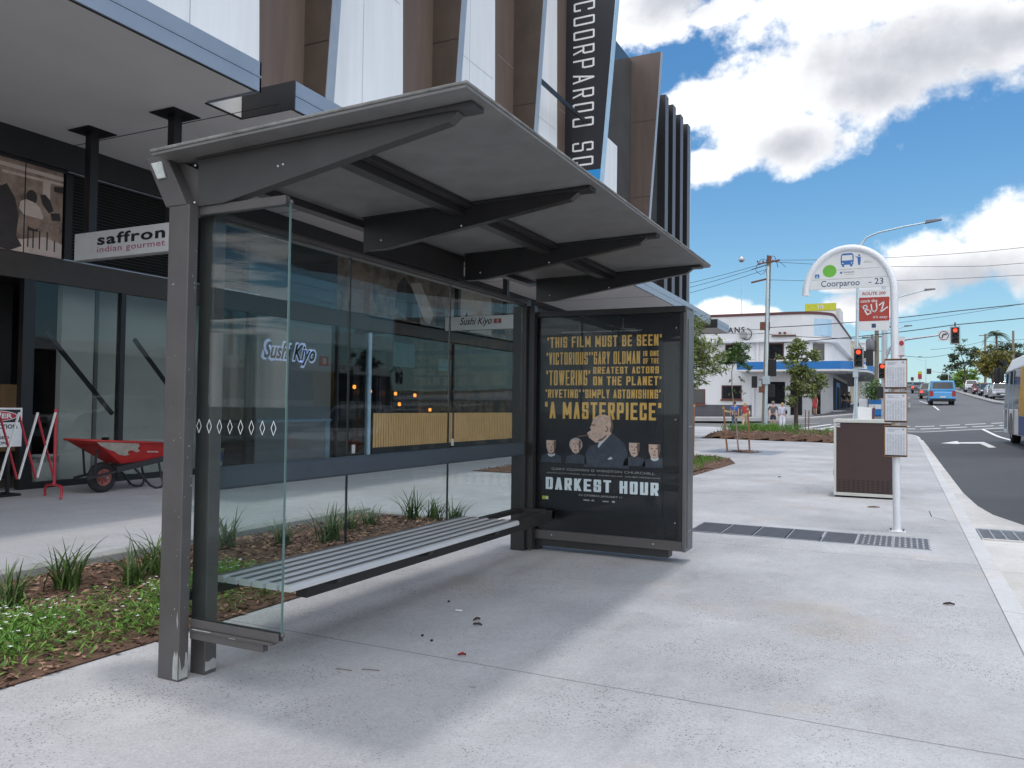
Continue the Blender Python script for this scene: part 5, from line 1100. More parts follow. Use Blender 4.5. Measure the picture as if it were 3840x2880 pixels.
for i,(x,y,s) in enumerate(((22,150,1.0),(27,128,1.3),(20,190,1.2))):
    gtree('distant_tree',['deep green tree far right beyond the bus','broad deep green tree hidden mostly by the bus roof','far deep green tree on the rise beyond the bus'][i],x,y,5,[((x,y,G(x,y)+5*s),(2.2*s,2,1.6*s)),((x-1.5*s,y,G(x,y)+4*s),(1.6*s,2,1.4*s)),((x+1.6*s,y,G(x,y)+4*s),(1.6*s,2,1.4*s))],2200,.5,'leafD',30+i)
def palm(label,x,y,zt,L,n,seed):
    r=random.Random(seed); t=thing('palm_tree',label,'tree',(x,y,G(x,y)),group='palms on the far rise'); m=MB(); m.tube([(x,y,G(x,y)),(x+.05,y,(zt+G(x,y))/2),(x,y,zt)],[.22,.17,.15],8); m.build('trunk','barkD',t)
    m=MB()
    for k in range(n):
        a=k*2.4; el=r.uniform(-.1,1.25); 
        for s in range(14):
            u=s/13; p=Vector((x+math.cos(a)*math.cos(el)*L*u,y+math.sin(a)*math.cos(el)*L*u,zt+L*(math.sin(el)*u-.75*u*u)))
            for sd_ in (-1,1): m.leaf(p,L*.3*(1-.4*u),L*.05,Vector((math.cos(a)*.5-sd_*math.sin(a),math.sin(a)*.5+sd_*math.cos(a),-.7)),Z_)
    m.build('fronds','leafD',t)
palm('tall thin palm rising above the olive brown tree',14.33,160,14.9,2.2,26,3); palm('small palm crown above the far cars on the crest',6.6,232,8.9,1.5,14,4)

# ================================================================ POLES, SIGNALS, WIRES
def cone(m,a,b,r0,r1,n=12): m.tube([a,b],[r0,r1],n)
up=thing('utility_pole','tall weathered timber power pole in front of the white building','pole',(-9.25,62,.2))
m=MB(); cone(m,(-9.4,62,.1),(-9.1,62,12.7),.21,.15); m.build('pole','woodpole',up)
m=MB(); m.tube([(-9.1,62,12.4),(-9.1,62,12.9)],.17,10); m.build('pole_cap','rust',up)
m=MB(); m.bar((-10.4,62,10.95),(-9.1,62,11.2),.1,.12); m.bar((-9.9,61.8,12.3),(-8.3,61.8,12.5),.08,.1); m.build('crossarm','rust',up)
r=random.Random(5)
m=MB()
for k in range(7):
    a=R_(20+k*40); m.tube([(-9.1+1.3*math.cos(a)*t_,62,12.3+.9*math.sin(a)*math.sin(t_*3.1)-.35*t_) for t_ in (0,.2,.4,.6,.8,1)],.022,4)
m.build('jumper_wires','wire',up)
m=MB()
for x in (-9.9,-9.5,-8.8,-8.4): m.lathe((x,61.8,12.42),[(.05,0),(.06,.08),(.03,.16),(0,.17)],8)
m.build('insulators','rust',up)
m=MB(); m.box(-9.75,61.6,2.6,-9.35,61.8,3.6); m.box(-9.7,61.7,7.3,-9.0,61.9,7.9); m.build('meter_box','rust',up)
# pole-mounted street light with its own signal (silver)
sp_=thing('signal_pole','slim silver signal pole standing between the two pairs of pedestrians','traffic light',(-8.35,55.6,0)); sy=55.6
m=MB(); cone(m,(-8.33,sy,G(-8.3,sy)),(-8.22,sy,11.0),.10,.075); m.build('pole','silver',sp_)
m=MB(); m.box(-8.52,sy-.16,G(-8.3,sy),-8.12,sy+.16,.12); m.build('base_plate','silver',sp_)
m=MB(); m.box(-8.52,sy-.25,3.05,-8.05,sy-.08,3.6); m.box(-8.78,sy-.2,2.9,-8.6,sy-.05,3.3); m.build('control_box','silver',sp_)
def sig_head(parent,x,y,z,w,h,lit=True,face=-1,name='signal_head'):
    m=MB(); m.box(x-w/2,y-.04,z-h/2,x+w/2,y+.04,z+h/2); hd=m.build(name,'sigblack',parent,.03)
    if lit is not None:
        m=MB(); m.prism(rr(x-w/2+.02,z-h/2+.02,x+w/2-.02,z+h/2-.02,.06),lambda p,q,t:(p,t,q),y-.043,y-.041); m.prism(rr(x-w/2+.05,z-h/2+.05,x+w/2-.05,z+h/2-.05,.05),lambda p,q,t:(p,t,q),y-.046,y-.0435); m.mi=[0 if i<len(m.mi)/2 else 1 for i in range(len(m.mi))]; m.build('target_border',['signwhite','sigblack'],hd)
        d=h*.285
        for k,(mt) in enumerate(('redlamp' if lit else 'offlamp','offlamp','offlamp')):
            m=MB(); m.lathe((x,y-.05,z+d*(1-k)),[(0,-.01),(w*.2,-.004),(w*.21,0)],16,'y'); m.build('lamp',mt,hd)
            m=MB(); 
            vs=[];R0=w*.245
            for i in range(11):
                a=R_(-20+220*i/10); vs+=[(x+R0*math.cos(a),y-.05,z+d*(1-k)+R0*math.sin(a)),(x+R0*math.cos(a),y-.05-w*.34*(.45+.55*math.sin(math.pi*i/10)),z+d*(1-k)+R0*math.sin(a))]
            m.add(vs,[(2*i,2*i+1,2*i+3,2*i+2) for i in range(10)],True); m.build('visor','sigblack',hd)
    else:
        m=MB()
        for k in (-1,0,1): m.tube([(x,y+.05,z+k*h*.29),(x,y+.30,z+k*h*.29-.05)],w*.24,10)
        m.build('visor','sigblack',hd)
    return hd
sig_head(sp_,-7.95,sy+.1,4.15,.55,1.15,None); sig_head(sp_,-7.98,sy+.1,2.6,.42,.85,None,name='pedestrian_signal'); sig_head(sp_,-9.1,sy+.1,3.2,.38,.8,None,name='pedestrian_signal')
t1=thing('traffic_light','white bordered red traffic light on the tall lamp post left of the bus stop pole','traffic light',(-2.45,52,.1))
m=MB(); cone(m,(-2.62,52,G(-2.6,52)),(-2.49,52,8.8),.12,.09); m.tube([(-2.49,52,8.8),(-2.42,52,10.6),(-2.33,52,11.3),(-2.0,52,11.75),(-1.4,52,11.98),(0,52,12.22),(1.2,52,12.36)],[.08,.075,.07,.06,.055,.05,.045],8); m.build('lamp_post','silver',t1)
m=MB(); m.hexa([(1.1,51.85,12.3),(2.0,51.9,12.42),(2.0,52.1,12.42),(1.1,52.15,12.3)],[(1.15,51.9,12.5),(1.95,51.93,12.52),(1.95,52.07,12.52),(1.15,52.1,12.5)]); m.build('lantern','steelD',t1,.02)
sig_head(t1,-2.44,51.75,4.5,.58,1.2); m=MB(); m.box(-2.75,51.8,3.35,-2.45,52.0,3.9); m.build('mount_box','silver',t1); sig_head(t1,-1.85,52.3,4.55,.4,1.0,None); sig_head(t1,-2.9,52.2,3.2,.4,.8,None,name='pedestrian_signal')
t2=thing('mast_arm_signal','grey mast arm pole carrying a red signal and no right turn sign','traffic light',(-1.1,62,.5))
m=MB(); cone(m,(-1.25,62,G(-1.2,62)),(-1.28,62,10.4),.2,.13); m.build('mast','steel',t2)
m=MB(); m.tube([(-1.25,62,4.0),(-1.2,62,5.0),(-.9,62,5.75),(-.4,62,6.2),(.2,62,6.38),(2.9,62,6.70)],[.11,.11,.10,.09,.08,.05],8); m.build('arm','steel',t2)
sig_head(t2,3.13,61.85,6.55,.60,1.22); m=MB(); m.tube([(3.13,61.9,7.1),(3.13,61.9,7.45)],.05,6); m.build('bracket','rust',t2)
sig_head(t2,-1.36,61.7,4.15,.58,1.15); sig_head(t2,-1.5,61.75,2.65,.42,.8,None,name='pedestrian_signal')
m=MB(); m.box(2.12,61.86,6.2,2.78,61.89,6.92); ns=m.build('turn_sign','signwhite',t2)
def flaty(nm,mt,polys,par,y,th=.004):
    m=MB()
    for P in polys: m.prism(P,lambda p,q,t:(p,t,q),y-th,y)
    return m.build(nm,mt,par)
R1=ell(2.45,6.56,.30,.31,28);R2=ell(2.45,6.56,.25,.26,28)
m=MB(); vs=[(p,61.855,q) for p,q in R1+R2]; m.add(vs,[(i,(i+1)%28,28+(i+1)%28,28+i) for i in range(28)],False); m.build('red_ring','maroon',ns)
flaty('turn_arrow','ink',[[(2.33,6.40),(2.39,6.40),(2.39,6.55),(2.46,6.62),(2.55,6.62),(2.55,6.58),(2.66,6.66),(2.55,6.74),(2.55,6.70),(2.43,6.70),(2.33,6.60)]],ns,61.852)
m=MB(); m.bar((2.27,61.848,6.36),(2.63,61.848,6.76),.004,.045,(0,1,0)); m.build('red_slash','maroon',ns)
def plain_pole(label,x,y,z1,r=.16,mt='woodpole',arm=True,tr=False):
    t=thing('power_pole',label,'pole',(x,y,G(x,y)),group='far power poles'); m=MB(); cone(m,(x,y,G(x,y)-.1),(x,y,z1),r,r*.75,8); m.build('pole',mt,t)
    if arm: m=MB(); m.bar((x-1,y,z1-.3),(x+1,y,z1-.25),.1,.12); m.build('crossarm','rust',t)
    if tr: m=MB(); m.lathe((x-.45,y-.2,z1-2.2),[(.3,0),(.34,.1),(.34,.9),(.2,1.0),(0,1.02)],12); m.build('transformer','steelD',t)
plain_pole('timber power pole with a transformer just left of the mast arm pole',-1.95,70,8.3,.2,'woodpole',True,True); plain_pole('thin far power pole left of the transformer pole',-3.0,92,9.4,.15); plain_pole('far timber pole left of the tall palm',13.45,170,15.8,.22); plain_pole('far timber pole right of the tall palm',15.75,150,14.5,.22,'woodpole',False)
def lamp_arm(label,x0,x1,y,z0,z1,px):
    t=thing('street_light',label,'street light',(px,y,G(px,y)),group='street lights down the road'); m=MB(); cone(m,(px,y,G(px,y)),(px,y,z0-.4),.12,.08,8); m.tube([(px,y,z0-.4),(px+.1,y,z0-.1),(x0,y,z0),(x1-.5,y,z1)],[.07,.06,.05,.04],6); m.build('post','silver',t)
    m=MB(); m.hexa([(x1-.6,y-.12,z1-.08),(x1+.25,y-.1,z1),(x1+.25,y+.1,z1),(x1-.6,y+.12,z1-.08)],[(x1-.55,y-.1,z1+.1),(x1+.2,y-.08,z1+.1),(x1+.2,y+.08,z1+.1),(x1-.55,y+.1,z1+.1)]); m.build('lantern','steelD',t)
lamp_arm('street light arm just right of the red bus route panel',-.4,2.1,74,10.9,11.4,-1.3); lamp_arm('smaller street light arm farther up the road',-.5,.6,97,10.4,10.65,-1.7); lamp_arm('tiny curved street light on the far crest',2.6,3.6,210,13.5,14.2,4.6)
def wire(label,pts,r=.022):
    t=thing('power_line',label,'cable',pts[0],group='overhead cables'); m=MB(); o=[]
    for a,b in zip(pts,pts[1:]):
        a=Vector(a);b=Vector(b)
        for i in range(10): u=i/10; o.append(a.lerp(b,u)-Vector((0,0,(b-a).length*.012*4*u*(1-u))))
    o.append(Vector(pts[-1])); m.tube(o,r,5); m.build('cable','wire',t)
wire('upper thick cable crossing the road in front of the clouds',[(-9.2,62,7.5),(3,60,8.0),(34,56,11.4)],.03); wire('lower thick cable crossing the road above the signal',[(-9.2,62,6.3),(3,60,7.1),(34,56,10.4)],.03)
wire('thin top cable to the right of the arch sign',[(-8.4,61.8,12.5),(5,62,12.2),(36,62,15)],.016); wire('second thin cable through the arch sign height',[(-8.8,61.8,12.4),(5,62,11.2),(36,62,13.4)],.016); wire('third thin cable just above the lamp arm',[(-9.5,61.8,11.1),(5,63,10.6),(36,64,12.2)],.016); wire('pale thin cable low beside the bus route panel',[(-1.95,70,8.2),(12,72,10.4),(36,72,13)],.016)
for i,(z,zz) in enumerate(((12.4,10.9),(12.2,10.5),(11.9,10.0))): wire(['highest','middle','lowest'][i]+' of the three cables from the timber pole top to the left',[(-9.3,62,z),(-17.5,62.5,zz),(-34,60,zz-1.5)],.018)
wire('sagging cable from the timber pole across the white facade',[(-9.2,62,7.0),(-2.0,66,6.8),(-1.95,70,7.9)],.024); wire('cable along the white facade left of the timber pole',[(-9.2,62,7.4),(-14.5,71.5,8.6)],.02); wire('lower cable along the white facade left of the timber pole',[(-9.2,62,7.1),(-14.5,71.5,8.15)],.02)
wire('far cable sagging between the far timber poles',[(4,150,11.7),(13.4,170,14.5),(15.7,150,13),(40,150,15)],.03); wire('far low cable above the blue van',[(-1.95,70,6.2),(6,120,9.2),(30,150,11)],.024)
def roadsign(label,x,y,z0,z1,w,mts,cat='road sign'):
    t=thing('road_sign',label,cat,(x,y,G(x,y))); m=MB(); m.tube([(x,y,G(x,y)),(x,y,z1)],.04,6); m.build('post','steel',t); h=(z1-z0)/len(mts)
    for i,k in enumerate(mts): m=MB(); m.box(x-w/2,y-.05,z1-h*(i+1),x+w/2,y-.041,z1-h*i); m.build('sign_plate',k,t)
roadsign('far yellow and red road sign above the queue of cars',2.24,140,6.4,7.6,.55,['lime','barred','barred']); roadsign('far small dark red road sign left of the yellow one',1.26,150,6.5,7.1,.45,['maroon'])
t=thing('parking_sign','white and red kerbside sign plate peeking out right of the bus stop pole','road sign',(-.08,40,0)); m=MB(); m.tube([(-.12,40.05,0),(-.12,40.05,4.7)],.04,8); m.build('post','steel',t); m=MB(); m.box(-.26,40,3.8,.03,40.012,4.72); pp_=m.build('sign_plate','signwhite',t); m=MB(); m.prism(ell(-.10,4.42,.10,.12,16),lambda p,q,t_:(p,t_,q),39.990,39.998); m.build('red_disc','barred',pp_); m=MB(); m.box(-.24,39.99,3.82,.01,39.998,3.87); m.build('red_bar','barred',pp_)
t4=thing('far_signal','small far overhead signal on a thin arm beyond the blue van','traffic light',(6.6,150,5)); m=MB(); m.tube([(6.6,150,4.6),(6.6,150,7.5),(6.3,150,7.75),(3.9,150,8.1)],[.1,.08,.06,.05],6); m.build('mast','steel',t4); m=MB(); m.box(3.4,149.8,7.6,4.1,150,8.5); m.build('signal_head','sigblack',t4)
# ================================================================ WHITE CORNER BUILDING
wbg=thing('corner_building','white two storey corner building with a rounded end, maroon coping and blue awning','building',(-12,76,.4))
Y0=72.0
def wpart(name,mt,fn,parent=wbg): m=MB(); fn(m); return m.build(name,mt,parent)
# plan outline: front along y=72, rounded corner, side going back
cr=3.0; pl=[(-36,Y0),(-5.6-cr,Y0)]+[(-5.6-cr+cr*math.sin(R_(a)),Y0+cr-cr*math.cos(R_(a))) for a in (15,30,45,60,75,90)]+[(-5.6,100),(-36,100)]
def off(d): return [(-36,Y0-d),(-5.6-cr,Y0-d)]+[(-5.6-cr+(cr+d)*math.sin(R_(a)),Y0+cr-(cr+d)*math.cos(R_(a))) for a in (15,30,45,60,75,90)]+[(-5.6+d,100),(-36,100)]
wpart('wall','wallwhite',lambda m:m.prism(pl,lambda p,q,t:(p,q,t),-.3,7.2))
wpart('parapet_wall','wallwhite',lambda m:m.prism(off(.10),lambda p,q,t:(p,q,t),7.35,9.55))
wpart('ledge','palegrey',lambda m:m.prism(off(.45),lambda p,q,t:(p,q,t),7.20,7.345))
wpart('coping','maroon',lambda m:m.prism(off(.16),lambda p,q,t:(p,q,t),9.552,9.78))
wpart('plinth','plinth',lambda m:m.box(-36,Y0-.06,-.3,-12.0,Y0-.002,1.7))
def awn(m): m.prism([(-12.85,Y0-2.6),(-4.6,Y0-2.6),(-3.6,Y0-1.9),(-2.7,Y0+.2),(-2.4,Y0+3),(-2.4,96),(-5.58,96),(-5.58,Y0+2.9),(-8.6,Y0-.01),(-12.85,Y0-.01)],lambda p,q,t:(p,q,t),4.55,4.70)
wpart('awning_base','wallwhite',awn)
def awf(m): m.prism([(-12.82,Y0-2.57),(-4.6,Y0-2.57),(-3.62,Y0-1.88),(-2.73,Y0+.2),(-2.43,Y0+3),(-2.43,96),(-2.6,96),(-2.6,Y0+3),(-2.9,Y0+.3),(-3.75,Y0-1.7),(-4.65,Y0-2.4),(-12.82,Y0-2.4)],lambda p,q,t:(p,q,t),4.701,5.36)
wpart('awning_fascia','bluefascia',awf)
wpart('awning_top','palegrey',lambda m:m.prism([(-12.7,Y0-2.39),(-4.7,Y0-2.39),(-3.8,Y0-1.6),(-2.65,Y0+3),(-2.65,96),(-5.58,96),(-5.58,Y0+2.9),(-8.6,Y0-.01),(-12.7,Y0-.01)],lambda p,q,t:(p,q,t),5.0,5.1))
ab=wpart('awning_banner','signwhite',lambda m:m.obox((-3.2,Y0-1.03,4.98),(2.2,.04,.42),Matrix.Rotation(R_(66),3,'Z')))
text('LUNCHBOX','lettering','blueink',(-5.1,Y0-2.62,4.83),X_,Z_,0,0,ab) if False else None
def win(x0,x1,z0,z1,frame='wallwhite'):
    f=wpart('window','maroon' if z0<4 and x0<-12 else 'rust',lambda m:m.box(x0,Y0-.03,z0,x1,Y0+.1,z1)); m=MB(); m.box(x0+.09,Y0-.04,z0+.09,x1-.09,Y0-.031,z1-.09); m.build('pane','winD',f); m=MB(); m.box(x0-.08,Y0-.14,z0-.14,x1+.08,Y0-.001,z0-.002); m.build('sill','rust' if z0<3 else 'wallwhite',f)
win(-10.65,-9.3,5.65,7.1); win(-18.2,-16.4,5.6,7.15); win(-14.6,-12.85,2.2,3.45); win(-18.2,-16.05,1.75,3.1); win(-24.5,-21,5.6,7.15); win(-14.3,-12.9,5.65,7.1)
wpart('shop_window','winD',lambda m:m.box(-10.68,Y0-.03,1.85,-9.2,Y0+.05,3.75)); 
cw=wpart('corner_window','winD',lambda m:m.obox((-6.55,72.85,6.35),(1.1,.1,1.45),Matrix.Rotation(R_(45),3,'Z')))
wpart('door','winD',lambda m:(m.box(-8.75,Y0-.03,.9,-7.8,Y0+.05,3.7),))
wpart('doorway','winD',lambda m:m.obox((-6.75,72.72,2.35),(.8,.12,2.7),Matrix.Rotation(R_(40),3,'Z')))
def piers(m):
    m.box(-11.95,Y0-.12,.2,-11.75,Y0-.002,4.55)
wpart('pilaster','wallwhite',piers); wpart('downpipe','wallwhite',lambda m:m.tube([(-11.5,Y0-.10,4.7),(-11.5,Y0-.10,7.2)],.12,8))
# side shopfront along the main road, deep in the awning's shade
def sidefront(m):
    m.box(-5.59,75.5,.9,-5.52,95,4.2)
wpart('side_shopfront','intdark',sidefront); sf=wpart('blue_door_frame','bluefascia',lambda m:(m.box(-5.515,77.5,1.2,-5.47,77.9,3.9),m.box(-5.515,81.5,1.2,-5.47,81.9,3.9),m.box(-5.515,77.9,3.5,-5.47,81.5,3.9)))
wpart('shop_step','palegrey',lambda m:(m.box(-5.5,74,.9,-4.4,95,1.35),m.box(-4.39,74,.9,-3.6,95,1.15)))
text('ANS','wall_lettering','ink',(-14.05,Y0-.101,8.08),X_,Z_,1.45,.52,wbg,.02,0,.03,1.25)
ac=wpart('air_conditioner','soil',lambda m:m.box(-12.95,Y0-.42,7.62,-12.42,Y0-.101,8.12)); m=MB(); m.tube([(-12.4+.42*math.cos(a),Y0-.25,7.95+.5*math.sin(a)) for a in [R_(-130+i*24) for i in range(10)]],.04,6); m.build('hose','wire',ac)
wpart('sign_bracket','rust',lambda m:(m.box(-10.3,Y0-.35,7.68,-8.3,Y0-.101,7.78),m.ball((-9.6,Y0-.3,7.95),.12,8,6),m.ball((-9.2,Y0-.3,7.95),.12,8,6)))
cs=wpart('curved_sign','lightblue',lambda m:m.prism([(-6.95,Y0+.52),(-6.40,Y0+.88),(-5.98,Y0+1.35),(-5.68,Y0+1.95),(-5.60,Y0+1.95),(-5.90,Y0+1.30),(-6.34,Y0+.80),(-6.90,Y0+.42)],lambda p,q,t:(p,q,t),7.72,9.2))
wpart('rooftop_box','wallwhite',lambda m:m.box(-7.6,86,9.7,-5.7,90,11.6))
wpart('aerial','steel',lambda m:(m.tube([(-14.35,80,9.5),(-14.35,80,16.0)],.035,6),m.ball((-14.35,80,16.1),.3,10,8)))
t=thing('roof_sign','lime topped white rooftop sign behind the rounded corner','sign',(-7.5,86,9.6)); m=MB(); m.box(-9.0,85.5,9.2,-6.1,85.7,11.35); m.build('panel','signwhite',t); m=MB(); m.box(-9.02,85.45,11.36,-6.08,85.75,12.1); lm=m.build('lime_band','lime',t); text('514','lettering','signwhite',(-7.85,85.44,11.55),X_,Z_,.6,.4,lm,.02,0,.005)
t=thing('green_sign','narrow bottle green sign projecting behind the white corner','sign',(-6.2,92,8.8)); m=MB(); m.box(-6.5,92,8.8,-5.95,92.2,10.6); m.build('sign_board','greensign',t); m=MB(); m.box(-6.5,92.05,7.5,-6.4,92.15,8.8); m.build('bracket','steel',t)
# farther buildings up the left side
def blk(name,label,x0,x1,y0,y1,z1,mt,wins,awz=None):
    t=thing(name,label,'building',((x0+x1)/2,(y0+y1)/2,0),group='buildings farther up the left side'); m=MB(); m.box(x0,y0,0,x1,y1,z1); m.build('wall',mt,t); m=MB(); m.box(x0-.1,y0-.12,z1+.001,x1+.1,y1,z1+.25); m.build('roof_edge','palegrey',t)
    for a,b,c,d in wins: m=MB(); m.box(a,y0-.05,b,c,y0+.02,d); w_=m.build('window','winD',t); m=MB(); m.box(a-.1,y0-.14,b-.12,c+.1,y0-.001,b-.002); m.build('sill','palegrey',w_)
    if awz: m=MB(); m.box(x0,y0-.5,awz,x1+2.2,y1,awz+.45); m.build('awning','rust',t)
blk('cream_shop','cream shop block right behind the white corner building',-12,-4.9,101,112,9.4,'cream',[(-6.4,7.4,-5.6,8.4)],5.4); blk('pale_shop','pale grey two storey block beyond the cream shop',-12,-4.2,114,128,10.2,'palegrey',[(-5.9,8.2,-5.2,9.2),(-5.0,8.2,-4.4,9.2)],6.0); blk('white_flats','far white block with small windows up the hill',-14,-4.0,134,150,11.5,'wallwhite',[(-6.5,9.2,-5.8,10.2),(-5.3,9.2,-4.6,10.2)],6.8)
# street furniture at the far corner
z=G(-2.56,62); t=thing('sandwich_board','plain white sandwich board with a dark red edge near the far corner','sign',(-2.6,60.5,z)); m=MB(); m.hexa([(-3.2,60.3,z+.12),(-2.0,60.3,z+.02),(-2.0,60.36,z+.02),(-3.2,60.36,z+.12)],[(-3.15,60.5,z+1.0),(-2.0,60.5,z+.9),(-2.0,60.56,z+.9),(-3.15,60.56,z+1.0)]); m.build('face_panel','signwhite',t); m=MB(); m.hexa([(-1.99,60.3,z),(-1.85,60.3,z),(-1.85,60.9,z),(-1.99,60.9,z)],[(-1.95,60.5,z+.9),(-1.78,60.5,z+.9),(-1.78,60.56,z+.9),(-1.95,60.56,z+.9)]); m.build('edge_frame','maroon',t)
z=G(-1.9,66)+.0; t=thing('planter','blue and white planter tub with a leafy green shrub at the far corner','planter',(-1.95,67,z)); m=MB(); m.box(-2.4,66.7,z,-1.5,67.5,z+.5); m.box(-2.4,66.7,z+.85,-1.5,67.5,z+1.2); m.build('tub','bluefascia',t); m=MB(); m.box(-2.42,66.68,z+.501,-1.48,67.52,z+.849); m.build('white_band','signwhite',t)
r=random.Random(77); m=MB()
for _ in range(900):
    p=Vector((-2.1+r.gauss(0,.36),67.1+r.gauss(0,.3),z+1.9+r.gauss(0,.45))); m.leaf(p,.2,.1,Vector((r.gauss(0,1),r.gauss(0,1),r.gauss(0,.8))),Vector((r.gauss(0,1),r.gauss(0,1),.6)))
m.build('shrub','leafB',t)
t=thing('info_box','small pale grey service box beside the blue planter','service box',(-2.75,67,z)); m=MB(); m.box(-3.1,66.8,z,-2.5,67.1,z+1.25); m.build('box_body','paper',t,.03); m=MB(); m.box(-3.0,66.78,z+.2,-2.6,66.798,z+1.1); m.build('door','palegrey',t)
# ================================================================ PEOPLE
def skin(name,vs,es,rs,mt,parent,root=0,sub=2):
    me=bpy.data.meshes.new(name); me.from_pydata(vs,es,[]); me.materials.append(M[mt]); ob=bpy.data.objects.new(name,me); COL.objects.link(ob); ob.parent=parent
    sk=ob.modifiers.new('skin','SKIN'); sk.use_smooth_shade=True
    if not me.skin_vertices: me.attributes
    for i,q in enumerate(rs):
        d=me.skin_vertices[0].data[i]; d.radius=(q,q) if not isinstance(q,tuple) else q; d.use_root=(i==root)
    ss=ob.modifiers.new('sub','SUBSURF'); ss.levels=sub; ss.render_levels=sub
    return ob
def person(label,loc,rz,H,top,bottom,hair,legs='long',sleeves=.5,stride=.0,fem=False,longhair=False,skirt=False,shoe='cl_black',armL=.10,group=None):
    k=H/1.75; t=thing('person',label,'person',loc,rz,group,world=False)
    sw=.17 if fem else .205; hw=.095
    hip=.92;kn=.49;sh_=1.43
    def leg(s):
        a=stride*s; 
        return [(s*hw,0,hip-.04),(s*hw*1.05,.10*a*2+.02,kn),(s*hw*1.0,.28*a*2-(.10 if a<0 else 0),.085),(s*hw*1.1,.28*a*2-(.10 if a<0 else 0)+.14,.035)]
    def arm(s): b=-stride*s*.5; return [(s*sw,0,sh_-.02),(s*(sw+armL*.45),-.02+b*.3,1.14),(s*(sw+armL*.4),.06+b*.7,.90),(s*(sw+armL*.38),.09+b*.8,.82)]
    L,Rr,AL,AR=leg(-1),leg(1),arm(-1),arm(1)
    V=[(0,0,hip),(0,0,1.10),(0,.0,1.30),(0,-.005,1.46),(0,.01,1.53),(0,.02,1.62),(0,.015,1.70)]; 
    n0=len(V); V+=L+Rr+AL+AR
    E=[(0,1),(1,2),(2,3),(3,4),(4,5),(5,6)]
    for j,root in ((n0,0),(n0+4,0),(n0+8,2),(n0+12,2)): E+=[(root,j),(j,j+1),(j+1,j+2),(j+2,j+3)]
    rs=[.125,(.13 if not fem else .105),.135,.065,.052,.088,.07]+[.085,.062,.042,.038]*2+[.052,.042,.032,.026]*2
    body=skin('body',[tuple(c*k for c in v) for v in V],E,[q*k for q in rs],'skin',t)
    # hands with five separate fingers, nose and ears
    m=MB()
    for A_ in (AL,AR):
        w_=Vector(A_[3]); s=1 if A_[3][0]>0 else -1; fw=(Vector(A_[3])-Vector(A_[2])).normalized()
        m.obox(w_+fw*.035,(.024,.075,.085),fw.to_track_quat('Z','Y').to_matrix())
        for i in range(4): p=w_+fw*.07+Vector((0,-.027+i*.018,0)); q=p+fw*(.07-.012*abs(i-1.3))+Vector((-s*.012,.004,0)); m.tube([p,p.lerp(q,.5),q+Vector((-s*.012,0,0))],[.009,.008,.006],6)
        p=w_+fw*.01+Vector((0,.03,0)); m.tube([p,p+Vector((-s*.01,.03,-.02)),p+fw*.05+Vector((-s*.012,.035,0))],[.011,.010,.007],6)
    m.tube([(0,.10,1.64),(0,.128,1.605),(0,.105,1.595)],[.012,.016,.012],6)
    for s in (-1,1): m.ball((s*.088,.01,1.615),.024,8,6,(.45,.8,1.2))
    m.v=[tuple(c*k for c in v) for v in m.v]; hd=m.build('hands_and_face','skin',t)
    m=MB()
    for s in (-1,1): m.ball((s*.032,.098,1.635),.011,8,6)
    m.box(-.026,.100,1.558,.026,.104,1.566); m.v=[tuple(c*k for c in v) for v in m.v]; m.build('eyes_and_mouth','h_brown',t)
    m=MB(); m.ball((0,-.012,1.665),.107,14,10,(.92,1.0,.92))
    if longhair: m.ball((0,-.065,1.57),.085,12,8,(1,.6,1.5))
    m.v=[tuple(c*k for c in v) for v in m.v]; m.build('hair',hair,t)
    # top
    tv=[(0,0,.93),(0,0,1.10),(0,0,1.30),(0,-.003,1.44)]; te=[(0,1),(1,2),(2,3)]; tr_=[(.165 if not fem else .155),(.155 if not fem else .122),.160,.075]
    for A_ in (AL,AR):
        n=len(tv); e=Vector(A_[0]).lerp(Vector(A_[1]),min(1,sleeves*1.6)) if sleeves<.62 else Vector(A_[1]); tv+=[A_[0],tuple(e)]; te+=[(2,n),(n,n+1)]; tr_+=[.072,.062]
        if sleeves>=.62: tv+=[tuple(Vector(A_[1]).lerp(Vector(A_[2]),.85))]; te+=[(n+1,n+2)]; tr_+=[.048]
    skin('shirt',[tuple(c*k for c in v) for v in tv],te,[q*k for q in tr_],top,t)
    if skirt:
        m=MB(); m.lathe((0,0,0),[(.13*k,1.06*k),(.16*k,.95*k),(.20*k,.75*k),(.23*k,skirt*k),(.21*k,skirt*k)],16); m.build('skirt',bottom,t)
    else:
        bv=[(0,0,.98),(0,0,.90)]; be=[(0,1)]; br_=[.14,.135]
        for Lg in (L,Rr):
            n=len(bv); bv+=[Lg[0]]; be+=[(1,n)]; br_+=[.105]
            if legs=='short': bv+=[tuple(Vector(Lg[0]).lerp(Vector(Lg[1]),.82))]; be+=[(n,n+1)]; br_+=[.098]
            else: bv+=[Lg[1],tuple(Vector(Lg[2])+Vector((0,0,.02)))]; be+=[(n,n+1),(n+1,n+2)]; br_+=[.080 if not fem else .09,.062 if not fem else .085]
        skin('shorts' if legs=='short' else 'trousers',[tuple(c*k for c in v) for v in bv],be,[q*k for q in br_],bottom,t)
    m=MB()
    for Lg in (L,Rr): a=Vector(Lg[2]);m.ball((a.x,a.y+.055,.045),.06,10,7,(.8,2.1,.75))
    m.v=[tuple(c*k for c in v) for v in m.v]; m.build('shoes',shoe,t)
    return t
def shoulder_bag(label,p,mt,s=.15):
    t=thing('shoulder_bag',label,'bag',p); m=MB(); m.ball(p,s,12,8,(.45,.9,1.0)); m.build('bag_body',mt,t); m=MB(); m.tube([(p[0],p[1],p[2]+s*.8),(p[0]-.06,p[1],p[2]+s*2.2),(p[0]-.16,p[1],p[2]+s*3.2)],.012,6); m.build('strap',mt,t)
gp='pedestrians near the crossing'; z=G(-9,54.3)
